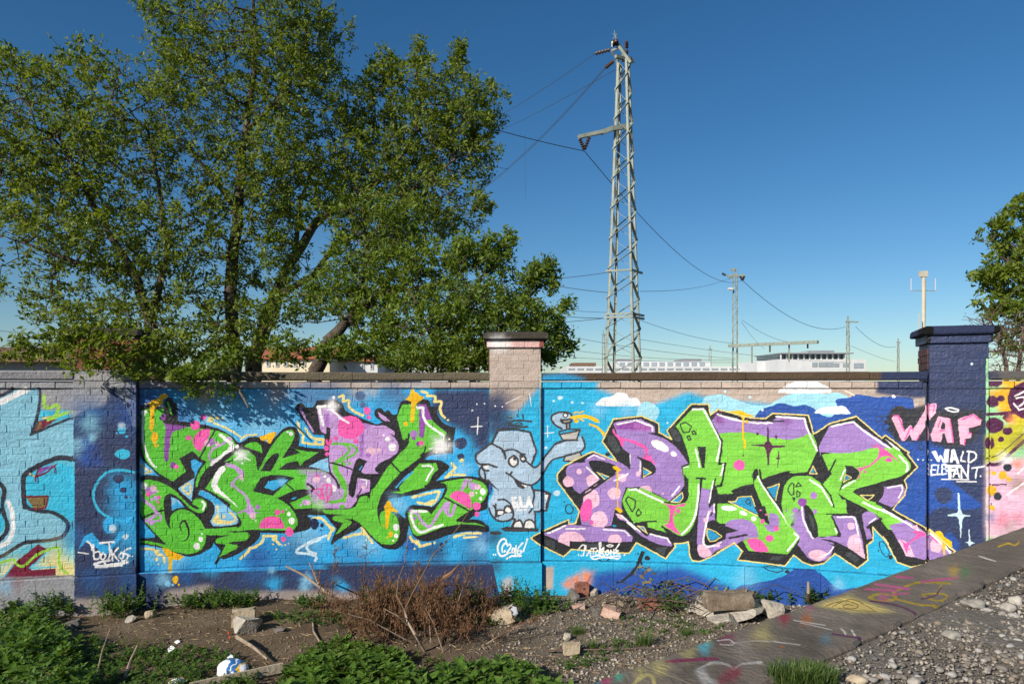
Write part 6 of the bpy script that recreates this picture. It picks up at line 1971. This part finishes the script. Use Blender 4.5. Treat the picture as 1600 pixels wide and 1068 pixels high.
def stones_np(C, S, rng, flat=.65):                    # many small stones in one mesh: squashed octahedra
    n = len(C); o = np.array([[1, 0, 0], [0, 1, 0], [-1, 0, 0], [0, -1, 0], [0, 0, 1], [0, 0, -1.]]); k = rng.uniform(.65, 1.3, (n, 6, 1))
    V = o[None]*k+rng.normal(size=(n, 6, 3))*.22; a = rng.random(n)*6.28; ca, sa = np.cos(a)[:, None], np.sin(a)[:, None]
    x, y = V[..., 0]*ca-V[..., 1]*sa*.75, V[..., 0]*sa+V[..., 1]*ca*.75; V = np.stack([x, y, V[..., 2]*flat], -1)*S[:, None, None]+C[:, None]
    f = np.array([[0, 1, 4], [1, 2, 4], [2, 3, 4], [3, 0, 4], [1, 0, 5], [2, 1, 5], [3, 2, 5], [0, 3, 5]])
    return V.reshape(-1, 3), (f[None]+(np.arange(n)*6)[:, None, None]).reshape(-1, 3)
n = 26000; X = rng.uniform(-.7, 4.6, n); Y_ = rng.uniform(5.2, 8.9, n)
keep = (rng.random(n) < np.clip((X+.6)/1.4, .04, 1)) & (X*ND.x+Y_*ND.y < N_IN-.02)
X, Y_ = X[keep], Y_[keep]; S = .005+.022*rng.random(len(X))**4; C = np.stack([X, Y_, ground_z(X, Y_)+S*.25], 1)
tag(obj('gravel', mesh_np('gravel', *stones_np(C, S, rng)), M_gravel), kind='stuff')
n = 70000; T_ = rng.uniform(1., 9.3, n); Nn = N_OUT+.01+rng.random(n)**1.1*3.2
X, Y_ = T_*TD.x+Nn*ND.x, T_*TD.y+Nn*ND.y
cl = .5+.5*fnoise(X, Y_, .9); keep = (rng.random(n) < np.clip(.22+1.3*cl*np.clip((Nn-N_OUT)*2.2, .12, 1), 0, 1)) & (Y_ > 2.2)
X, Y_ = X[keep], Y_[keep]; S = .004+.016*rng.random(len(X))**2.6; C = np.stack([X, Y_, np.full(len(X), Z_PLAT-.008)+S*.3], 1)
tag(obj('gravel', mesh_np('gravel', *stones_np(C, S, rng)), M_gravel), kind='stuff')
rock('river_cobble', 'longest smooth oval cobble, tan, lying at the edge of the gravel yard', 'cobble', 1511, 1546, 936, 951, M_stone, 31, 0, Z_PLAT)
rock('river_cobble', 'pale rounded cobble at the right edge of the gravel', 'cobble', 1582, 1600, 929, 945, M_stone, 32, 0, Z_PLAT)
rock('river_cobble', 'grey cobble right of the long oval one', 'cobble', 1570, 1592, 940, 956, M_stone, 33, 0, Z_PLAT)
rock('river_cobble', 'flat dark cobble between the slab and the bottom right corner', 'cobble', 1480, 1508, 985, 999, M_stone, 34, 0, Z_PLAT)
rock('river_cobble', 'biggest tan cobble at the bottom edge of the picture', 'cobble', 1329, 1360, 1056, 1070, M_tan, 35, 0, Z_PLAT)
rock('river_cobble', 'whitish small cobble above the tan one at the bottom edge', 'cobble', 1349, 1361, 1052, 1061, M_stone, 36, 0, Z_PLAT)
rock('river_cobble', 'pale tan cobble at the bottom edge, right of the middle of the gravel', 'cobble', 1421, 1444, 1058, 1072, M_stone, 37, 0, Z_PLAT)
peb = [rock_me(100+i, 2, .8, 0, .3) for i in range(5)]
M_pebs = [noisemat('pebble_stone', [tuple(c*.7 for c in q), q], 8, .8, .2, 40) for q in ((.30, .275, .24), (.20, .175, .15), (.14, .135, .13), (.27, .215, .16), (.38, .36, .33))]
for me, mt in zip(peb, M_pebs): me.materials.append(mt)
k = 0
while k < 90:
    px, py = random.uniform(1250, 1600), random.uniform(880, 1066); P = onz(px, py, Z_PLAT-.004); nn = P.x*ND.x+P.y*ND.y
    if nn < N_OUT+.05 or (nn < N_OUT+.25 and random.random() < .5): continue
    o = obj('pebble', peb[k % 5]); s = random.uniform(.010, .020); o.scale = (s*random.uniform(.9, 1.5), s, s*random.uniform(.8, 1.1)); o.rotation_euler.z = random.uniform(0, 6); o.location = P+Vector((0, 0, s*.3))
    tag(o, 'loose pebble scattered on the gravel yard', 'pebble', 'loose pebbles on the gravel yard'); k += 1
# ---------------------------------------------------------------- plants
def leaf_geo(C, D, Nrm, Ln, Wd, curl=.12):             # toothless broad leaves, six triangles each, folded along the midrib and bent down at the tip
    S = np.cross(D, Nrm); S /= np.linalg.norm(S, axis=1)[:, None]+1e-9; Nn = np.cross(S, D); L = Ln[:, None]; W_ = Wd[:, None]
    V = np.stack([C, C+D*L*.33+S*W_+Nn*L*.06, C+D*L*.36-Nn*L*.01, C+D*L*.33-S*W_+Nn*L*.06, C+D*L*.7+S*W_*.62-Nn*L*curl*.3, C+D*L*.7-Nn*L*curl*.55, C+D*L*.7-S*W_*.62-Nn*L*curl*.3, C+D*L-Nn*L*curl*1.4], 1)
    f = np.array([[0, 1, 2], [0, 2, 3], [1, 4, 5], [1, 5, 2], [2, 5, 6], [2, 6, 3], [4, 7, 5], [5, 7, 6]])
    return V.reshape(-1, 3), (f[None]+(np.arange(len(C))*8)[:, None, None]).reshape(-1, 3)
def herbs(base, height, rng, pairs=6, ll=.075, spread=.25):   # upright stems with opposite leaves
    n = len(base); lean = rng.normal(size=(n, 2))*spread; C = []; D = []; Nm = []; Ln = []; SV = []; SF = []
    for i in range(n):
        top = base[i]+np.array([lean[i, 0]*height[i], lean[i, 1]*height[i], height[i]]); b = base[i]; a0 = rng.random()*6.28
        w_ = .0028; k = len(SV)
        for q in (b, top): SV += [q+np.array([w_, 0, 0]), q+np.array([-w_*.5, w_*.87, 0]), q+np.array([-w_*.5, -w_*.87, 0])]
        SF += [(k, k+1, k+4, k+3), (k+1, k+2, k+5, k+4), (k+2, k, k+3, k+5)]
        for j in range(pairs):
            t = .25+.75*(j+.5)/pairs; sz = ll*(1.25-.75*t)*rng.uniform(.8, 1.2)*(1 if j < pairs-1 else .6)
            for sgn in (0, math.pi):
                a = a0+j*1.57+sgn+rng.normal()*.25; up = .25+.5*t+rng.normal()*.2
                d = np.array([math.cos(a)*math.cos(up), math.sin(a)*math.cos(up), math.sin(up)])
                C.append(b+(top-b)*t); D.append(d); Nm.append(np.array([-math.cos(a)*math.sin(up), -math.sin(a)*math.sin(up), math.cos(up)])+rng.normal(size=3)*.2); Ln.append(sz)
    Ln = np.array(Ln); return leaf_geo(np.array(C), np.array(D), np.array(Nm), Ln, Ln*.27*rng.uniform(.8, 1.2, len(Ln))), (np.array(SV), np.array(SF))
def herb_patch(name, n, sampler, hgt, rng, mat, pairs=6, ll=.075, spread=.25):
    b = sampler(n); h = hgt*(.35+.85*rng.random(len(b))**1.3)*(.8+.35*fnoise(b[:, 0], b[:, 1], 2.2)); (V, Fc), (SV, SF) = herbs(b, h, rng, pairs, ll, spread)
    return V, Fc, SV, SF
def poly_in(px, py, poly):
    r = np.zeros(len(px), bool); q = poly[-1]
    for p in poly:
        with np.errstate(divide='ignore', invalid='ignore'):
            r ^= ((p[1] > py) != (q[1] > py)) & (px < (q[0]-p[0])*(py-p[1])/(q[1]-p[1])+p[0])
        q = p
    return r
def ground_pts(poly, n, rng):                          # points on the lower ground inside an outline
    G = np.array([onz(*p)[:2] for p in poly]); lo, hi = G.min(0), G.max(0); P = rng.uniform(lo, hi, (n*6, 2)); P = P[poly_in(P[:, 0], P[:, 1], G)][:n]
    return np.concatenate([P, ground_z(P[:, 0], P[:, 1])[:, None]], 1)
def ground_cover(name, poly, n, h, mat, pairs, ll, spread, seed, label=None):
    rng = np.random.default_rng(seed); V, Fc, SV, SF = herb_patch(name, n, lambda k: ground_pts(poly, k, rng), h, rng, mat, pairs, ll, spread)
    tag(obj(name, mesh_np(name, V, Fc), mat), label, kind='stuff')
    tag(obj(name+'_stems', mesh_np(name+'_stems', SV, SF), M_weed), None, kind='stuff')
ground_cover('nettles', [(-60, 960), (40, 955), (85, 985), (105, 1020), (130, 1080), (90, 1150), (-60, 1150)], 400, .27, M_nettle, 6, .115, .35, 41)
ground_cover('nettles', [(430, 1080), (470, 1040), (560, 1045), (640, 1060), (720, 1045), (800, 1050), (870, 1080), (905, 1100), (900, 1160), (420, 1160)], 430, .17, M_nettle, 5, .14, .35, 42)
ground_cover('nettles', [(470, 1035), (520, 1008), (580, 1020), (640, 1040), (560, 1060), (450, 1060)], 170, .13, M_nettle, 4, .11, .35, 43)
ground_cover('low_weeds', [(110, 1100), (130, 1040), (200, 1020), (260, 1012), (350, 1018), (380, 1040), (420, 1100), (300, 1130)], 520, .11, M_weed, 4, .055, .5, 44)
ground_cover('low_weeds', [(90, 1010), (140, 1000), (180, 1010), (160, 1040), (110, 1060)], 110, .09, M_weed, 4, .05, .5, 45)
ground_cover('low_weeds', [(410, 965), (560, 955), (760, 952), (860, 945), (900, 955), (800, 975), (640, 985), (430, 975)], 420, .10, M_weed, 4, .05, .6, 46)
ground_cover('low_weeds', [(850, 1068), (1000, 1010), (960, 1000), (900, 1010), (860, 1030)], 60, .06, M_weed, 3, .05, .7, 47)
ground_cover('low_weeds', [(940, 965), (1060, 965), (1140, 985), (1080, 1000), (980, 985)], 60, .06, M_weed, 3, .045, .7, 48)
M_weed2 = leafmat('yellowish_weed_leaf', (.10, .13, .03), (.15, .18, .045), (.22, .22, .08), .4)
ground_cover('yellowing_weeds', [(-60, 960), (40, 955), (110, 1000), (130, 1080), (90, 1150), (-60, 1150)], 130, .27, M_weed2, 5, .075, .5, 141)
ground_cover('yellowing_weeds', [(430, 1080), (470, 1015), (560, 1012), (700, 1040), (870, 1075), (905, 1110), (900, 1160), (420, 1160)], 190, .16, M_weed2, 5, .07, .6, 142)
ground_cover('yellowing_weeds', [(110, 1100), (130, 1010), (260, 1000), (380, 1030), (430, 1100), (300, 1130)], 150, .10, M_weed2, 4, .045, .7, 143)
def weed_plant(label, px0, px1, ytop, ybot, nst, seed, mat=None, ll=.085, cat='plant', name='weed_clump', Yw=None, group=None):
    rng = np.random.default_rng(seed); P0 = onz((px0+px1)/2, ybot); Y = Yw or P0.y; k = Y/F; rx = (px1-px0)*k/2; H = (ybot-ytop)*k
    b = np.stack([P0.x+rng.normal(size=nst)*rx*.45, Y+rng.uniform(-.12, .06, nst), np.zeros(nst)], 1)
    (V, Fc), (SV, SF) = herbs(b, H*(.5+.55*rng.random(nst)), rng, 6, ll, .28)
    root = thing(name, Vector((P0.x, Y, 0)), label, cat, group)
    obj('leaves', mesh_np('leaves', V-np.array(root.location, np.float32), Fc), mat or M_weed, root)['kind'] = 'stuff'
    obj('stems', mesh_np('stems', SV-np.array(root.location), SF), M_weed, root)['kind'] = 'stuff'
wp = [('bushy nettle clump at the foot of the grey plinth, far left', 40, 125, 914, 958, 60, 51), ('low nettle clump spreading along the far left of the plinth', -20, 60, 930, 962, 40, 52), ('nettle clump under the white tag on the navy pier', 155, 222, 915, 962, 48, 53),
      ('small leafy weed left of the pair at the blue plinth', 282, 322, 916, 948, 24, 54), ('leafy weed at the blue plinth, left half of a pair', 328, 366, 914, 948, 26, 55), ('leafy weed at the blue plinth, right half of a pair', 364, 402, 918, 950, 26, 56),
      ('weeds under the pale blue splash on the plinth', 455, 520, 922, 950, 26, 57), ('weeds growing behind the dry brushwood', 560, 660, 905, 948, 44, 58), ('trailing weeds at the navy plinth left of the middle pier', 690, 770, 910, 948, 36, 59), ('yellowish green weed at the foot of the middle pier', 775, 822, 902, 945, 26, 60),
      ('low weeds right of the middle pier, in front of the small grey block', 815, 880, 918, 952, 30, 61), ('weed climbing over the end of the pale concrete rubble', 1165, 1225, 915, 940, 24, 62), ('weeds between the rubble and the raised slab', 1225, 1300, 908, 945, 34, 63), ('green sprigs among the bramble twigs', 1020, 1080, 918, 955, 18, 64)]
for a in wp: weed_plant(*a, ll=.07)
def grass_tuft(label, px, py, z, wpx, hpx, n, seed, Y=None):
    rng = np.random.default_rng(seed); P = onz(px, py, z); k = P.y/F; a = rng.random(n)*6.28; r = rng.random(n)**.8*wpx*k/2
    b = np.stack([P.x+r*np.cos(a), P.y+r*np.sin(a)*.7, np.full(n, z)], 1); h = hpx*k*(.3+.8*rng.random(n)); a = a+rng.normal(size=n)*.9; o = np.stack([np.cos(a), np.sin(a), np.zeros(n)], 1)*h[:, None]*rng.uniform(.1, 1.3, n)[:, None]
    s = np.stack([-np.sin(a), np.cos(a), np.zeros(n)], 1)*.0024; up = np.array([0, 0, 1.])*h[:, None]
    V = np.stack([b-s, b+s, b+o*.4+up*.6+s*.8, b+o*.4+up*.6-s*.8, b+o+up], 1).reshape(-1, 3); f = np.array([[0, 1, 2], [0, 2, 3], [3, 2, 4]])
    me = mesh_np('grass_tuft', V-np.array(P, np.float32), (f[None]+(np.arange(n)*5)[:, None, None]).reshape(-1, 3)); tag(obj('grass_tuft', me, M_grass, None, P), label, 'grass tuft')
grass_tuft('grass tuft on the gravel right of the white stone', 902, 990, 0, 24, 16, 150, 71)
grass_tuft('grass tuft on the gravel nearest the raised slab', 1006, 1006, 0, 28, 24, 170, 72)
grass_tuft('small grass tuft above the brown dry twig', 922, 1010, 0, 22, 14, 90, 73)
grass_tuft('largest grass tuft, growing where the slab meets the gravel yard', 1255, 1062, Z_PLAT, 105, 24, 1500, 74)
grass_tuft('grass tuft near the end of the bramble twigs', 1075, 990, 0, 26, 12, 90, 75)
# ---------------------------------------------------------------- dead brushwood, sticks
rng = np.random.default_rng(77)
db = thing('dead_brush', onz(660, 1000), 'heap of rust brown dead conifer brushwood in the middle foreground', 'brushwood')
M_brushwood = noisemat('brush_twig', [(.09, .05, .03), (.17, .10, .06)], 9, .9, 0)
NV = []; NF = []; nb = 0
for i in range(110):
    a = onz(rng.triangular(500, 660, 800), rng.triangular(948, 980, 1022)); a.z += rng.uniform(0, .10)
    an = rng.uniform(0, 6.28); L_ = rng.uniform(.25, .62); el = rng.uniform(.15, 1.15)
    d = Vector((math.cos(an)*math.cos(el), math.sin(an)*math.cos(el)*.6, math.sin(el))); b = a+d*L_
    if i < 8: b = a+Vector((rng.uniform(-.5, .2), rng.uniform(-.1, .2), .2)).normalized()*.8
    mid = a.lerp(b, .5)+Vector((0, 0, .05)); part(MB().tube([a, mid, b], [.006, .004, .002], 4), 'branch', M_drywood if i % 6 == 0 else M_brushwood, db)
    for j in range(30):                                # feathery side shoots with short needles
        t = rng.uniform(.1, 1); p = a.lerp(mid, t*2) if t < .5 else mid.lerp(b, t*2-1)
        sd_ = Vector(rng.normal(size=3)).normalized(); sl = rng.uniform(.05, .16); e = p+(sd_*.8+d*.6).normalized()*sl
        for q in range(13):
            u = q/12; c = p.lerp(e, u); nd = (Vector(rng.normal(size=3))+d).normalized()*rng.uniform(.018, .042); wv = nd.cross(Vector((.3, .5,   .8))).normalized()*.0042
            k = len(NV); NV += [c-wv, c+wv, c+nd]; NF.append((k, k+1, k+2))
        k = len(NV); wv = (e-p).cross(Vector((.2, .6, .7))).normalized()*.0022; NV += [p-wv, p+wv, e+wv*.4, e-wv*.4]; NF += [(k, k+1, k+2), (k, k+2, k+3)]
o = obj('dry_needles', mesh_np('dry_needles', np.array([tuple(v) for v in NV]), np.array(NF)), M_dry, db, -db.location); o['kind'] = 'stuff'
M_drystalk = noisemat('dry_stalk', [(.12, .075, .045), (.24, .16, .10)], 10, .9, 0)
sp = thing('dead_sapling', onz(662, 1015), 'dead grey sapling with two bare stalks reaching up in front of the green lettering', 'dead sapling')
Q = lambda px, py, Y: at(px, py, Y)
part(MB().tube([onz(664, 1018), Q(648, 990, 6.9), Q(637, 970, 7.0), Q(632, 952, 7.05)], [.016, .014, .012, .010], 6), 'stem', M_drywood, sp)
part(MB().tube([Q(632, 953, 7.05), Q(645, 925, 7.1), Q(663, 893, 7.15), Q(677, 866, 7.2), Q(697, 846, 7.25), Q(720, 819, 7.3), Q(734, 795, 7.3)], [.007, .007, .006, .006, .005, .004, .003], 6), 'stalk', M_drystalk, sp)
part(MB().tube([Q(632, 953, 7.05), Q(620, 930, 7.1), Q(622, 905, 7.2), Q(632, 880, 7.2), Q(636, 850, 7.25), Q(643, 815, 7.3)], [.006, .006, .005, .005, .004, .003], 6), 'stalk', M_drystalk, sp)
part(MB().tube([Q(640, 978, 7.), Q(622, 962, 6.9), Q(600, 950, 6.9)], [.008, .006, .003], 5), 'twig', M_drywood, sp)
for px, py in ((663, 893), (697, 846), (720, 819), (636, 855), (632, 880)): part(insulator(MB(), Q(px-1.5, py+2, 7.2), Q(px+1.5, py-2, 7.2), .011, 1), 'node', M_bark, sp)
part(MB().tube([Q(693, 903, 7.2), Q(707, 893, 7.2), Q(720, 878, 7.25)], [.022, .018, .002], 6), 'dry_leaf', M_dry, sp)
def stick(label, pts, r, name='dry_stick', mat=None, group=None): 
    tag(MB().tube([Vector(p) for p in pts], [r*(1-.5*i/(len(pts)-1)) for i in range(len(pts))], 6).build(name, mat or M_drywood), label, 'stick', group)
stick('forked bleached stick slanting up in front of the pale blue splash on the plinth', [at(530, 937, 8.0), at(500, 917, 8.1), at(475, 898, 8.2), at(447, 884, 8.25)], .02)
stick('thin stick rising from the fork of the bleached stick', [at(498, 912, 8.1), at(490, 893, 8.2), at(483, 878, 8.2)], .013)
stick('straight pale stick lying above the crumpled plastic bag', [onz(370, 1003)+Vector((0, 0, .06)), onz(396, 1018)+Vector((0, 0, .05)), onz(418, 1034)+Vector((0, 0, .03))], .022)
stick('long thin reddish stick lying across the gravel', [onz(850, 1020)+Vector((0, 0, .03)), onz(960, 1018)+Vector((0, 0, .03)), onz(1035, 1014)+Vector((0, 0, .02))], .009, mat=M_twigred)
stick('thin grey stick standing among the weeds at lower left', [onz(150, 1060), onz(160, 1035)+Vector((0, 0, .12)), onz(172, 1030)+Vector((0, 0, .3))], .009)
stick('bent brown stick at the bottom left between the weeds', [onz(195, 1060)+Vector((0, 0, .02)), onz(205, 1045)+Vector((0, 0, .10)), onz(215, 1040)+Vector((0, 0, .2))], .014)
stick('thin upright stump of a post beside the slab in front of the deep blue paint', [onz(1263, 943), at(1263, 925, 8.1), at(1263, 908, 8.1)], .024)
stick('slanting straw coloured stick leaning on the pale rubble', [onz(1107, 962), at(1122, 940, 8), at(1136, 917, 8.1)], .012)
stick('grey branch lying left of the nettles, below the dirt patch', [onz(548, 985)+Vector((0, 0, .02)), onz(540, 1000)+Vector((0, 0, .05)), onz(500, 1030)+Vector((0, 0, .04))], .012)
stick('grey dead stem lying in the middle of the foreground weeds', [onz(488, 960)+Vector((0, 0, .02)), onz(490, 990)+Vector((0, 0, .03)), onz(510, 1022)+Vector((0, 0, .02)), onz(530, 1045)+Vector((0, 0, .02))], .013)
br = thing('bramble', onz(1040, 955), 'tangle of reddish bramble twigs trailing in front of the deep blue plinth', 'bramble')
for i in range(46):
    a = onz(rng.uniform(960, 1150), rng.uniform(935, 968)); L_ = rng.uniform(.4, 1.1); an = rng.choice([0, math.pi])+rng.normal()*.5
    b = a+Vector((math.cos(an)*L_, math.sin(an)*L_*.3, rng.uniform(-.02, .18))); c = a.lerp(b, .5)+Vector((0, 0, rng.uniform(.05, .28))); b.z = max(b.z, .02)
    part(MB().tube([a, a.lerp(c, .6)+Vector((0, 0, .04)), c, c.lerp(b, .5)+Vector((0, 0, .02)), b], [.006, .006, .005, .004, .003], 5), 'cane', M_twigred if i % 3 else M_bark, br)
nL = 130; C = np.array([onz(rng.uniform(960, 1160), rng.uniform(930, 962)) for _ in range(nL)]); C[:, 2] += rng.uniform(.02, .28, nL); D = rng.normal(size=(nL, 3)); D /= np.linalg.norm(D, axis=1)[:, None]
V, Fc = leaf_geo(C, D, rng.normal(size=(nL, 3))+np.array([0, -.5, 1]), rng.uniform(.03, .06, nL), rng.uniform(.012, .022, nL)); o = obj('leaves', mesh_np('leaves', V, Fc), M_weed, br, -br.location); o['kind'] = 'stuff'
bs = thing('bronze_sprig', onz(1005, 930), 'upright sprig with bronze coloured leaves in front of the deep blue plinth', 'plant')
part(MB().tube([onz(985, 935), at(1000, 905, 8.4), at(1016, 884, 8.4)], [.006, .005, .003], 5), 'stem', M_twigred, bs)
C = np.array([at(rng.uniform(994, 1022), rng.uniform(882, 912), 8.4) for _ in range(20)]); D = rng.normal(size=(20, 3))*[1, .6, .5]+[0, 0, -.3]; D /= np.linalg.norm(D, axis=1)[:, None]
V, Fc = leaf_geo(C, D, rng.normal(size=(20, 3))+np.array([0, -1, .5]), rng.uniform(.05, .09, 20), rng.uniform(.014, .022, 20)); obj('leaves', mesh_np('leaves', V, Fc), noisemat('bronze_leaf', [(.12, .085, .03), (.2, .14, .05)], 4, .6, 0), bs, -bs.location)['kind'] = 'stuff'
# straw, twigs and leaf litter on the dirt
n = 5200; X = rng.uniform(-5.2, 2.2, n); Y_ = rng.uniform(5.6, 8.75, n); a = rng.random(n)*6.28; l = rng.uniform(.015, .07, n); d = np.stack([np.cos(a)*l, np.sin(a)*l, rng.normal(size=n)*.006], 1); wv = np.stack([-np.sin(a), np.cos(a), np.zeros(n)], 1)*.0025
C = np.stack([X, Y_, ground_z(X, Y_)+.008], 1); V = np.stack([C-d-wv, C+d-wv*.5, C+wv+np.array([0, 0, .004])], 1).reshape(-1, 3)
tag(obj('straw_litter', mesh_np('straw_litter', V, np.arange(n*3).reshape(-1, 3)), M_straw), kind='stuff')
n = 2600; X = rng.uniform(-5.4, .4, n); Y_ = rng.uniform(5.5, 8.8, n); S = .005+.016*rng.random(n)**3; C = np.stack([X, Y_, ground_z(X, Y_)+S*.2], 1)
tag(obj('small_stones', mesh_np('small_stones', *stones_np(C, S, rng)), noisemat('earth_clod', [(.11, .08, .055), (.24, .19, .14)], 4, .95, 0, island=.6)), kind='stuff')
# ---------------------------------------------------------------- litter
def crumple(me_seed, sx, sy, sz):
    rr = random.Random(me_seed); bm = bmesh.new(); bmesh.ops.create_icosphere(bm, subdivisions=4, radius=1)
    pl = [(Vector((rr.gauss(0, 1), rr.gauss(0, 1), rr.gauss(0, 1))).normalized(), rr.uniform(.35, .85), rr.uniform(.1, .3)) for _ in range(26)]
    for v in bm.verts:
        c = v.co.copy()
        for n_, d, k in pl:
            q = c.dot(n_)-d
            v.co -= n_*k*max(0, .22-abs(q))
        v.co.x *= sx; v.co.y *= sy; v.co.z *= sz
        if v.co.z < -sz*.5: v.co.z = -sz*.5+.1*(v.co.z+sz*.5)
    me = bpy.data.meshes.new('bag'); bm.to_mesh(me); bm.free(); return me
def bagmat():
    m, t, p = newmat('printed_plastic_bag'); L = t.links.new; tc = N(t, 'ShaderNodeTexCoord').outputs['Object']
    n = N(t, 'ShaderNodeTexNoise', Scale=9., Detail=2.); L(tc, n.inputs['Vector']); sx = N(t, 'ShaderNodeSeparateXYZ'); L(tc, sx.inputs[0])
    ad = N(t, 'ShaderNodeMath', operation='MULTIPLY_ADD'); ad.inputs[1].default_value = .25; L(n.outputs['Fac'], ad.inputs[0]); L(sx.outputs['X'], ad.inputs[2])
    r = N(t, 'ShaderNodeValToRGB'); r.color_ramp.interpolation = 'CONSTANT'; e = r.color_ramp.elements; e[0].color = (.75, .76, .78, 1)
    for pos, c in ((.10, (.03, .14, .38, 1)), (.165, (.72, .73, .75, 1)), (.18, (.04, .17, .42, 1)), (.225, (.75, .45, .03, 1)), (.245, (.75, .76, .78, 1))):
        q = e.new(pos); q.color = c
    L(ad.outputs[0], r.inputs['Fac']); L(r.outputs[0], p.inputs['Base Color']); p.inputs['Roughness'].default_value = .35; return m
P = onz(357, 1064); o = obj('plastic_bag', crumple(3, .155, .10, .10), bagmat(), None, P+Vector((0, .08, .075))); tag(o, 'crumpled white and blue plastic bag lying on the weeds', 'plastic bag')
pk = thing('wooden_plank', onz(360, 1068), 'weathered pale plank lying behind and under the crumpled bag', 'plank')
part(MB().bar(onz(296, 1083)+Vector((0, 0, .05)), onz(442, 1052)+Vector((0, 0, .06)), .02, .085), 'board', M_plank, pk)
rock('crumpled_paper', 'crumpled white paper ball among the low weeds', 'paper', 258, 272, 1008, 1021, M_litter, 81, .6)
rock('crumpled_paper', 'scrap of white paper above the crumpled ball', 'paper', 271, 281, 1000, 1005, M_litter, 82, .6)
rock('crumpled_paper', 'whitish torn paper next to the bag, left of the stick', 'paper', 352, 366, 1022, 1032, M_litter, 83, .8)
rock('crumpled_paper', 'grey white wad at the bottom edge below the bag', 'paper', 258, 285, 1060, 1074, M_litter, 84, .8)
for i, (px, py) in enumerate(((357, 989), (359, 996), (318, 1011), (503, 956))):
    rock('red_flower', 'tiny red bloom dotted among the weeds', 'flower', px-2, px+2, py-3, py+1, M_flower, 90+i, 0, 0, 'tiny red blooms in the weeds', sub=1)
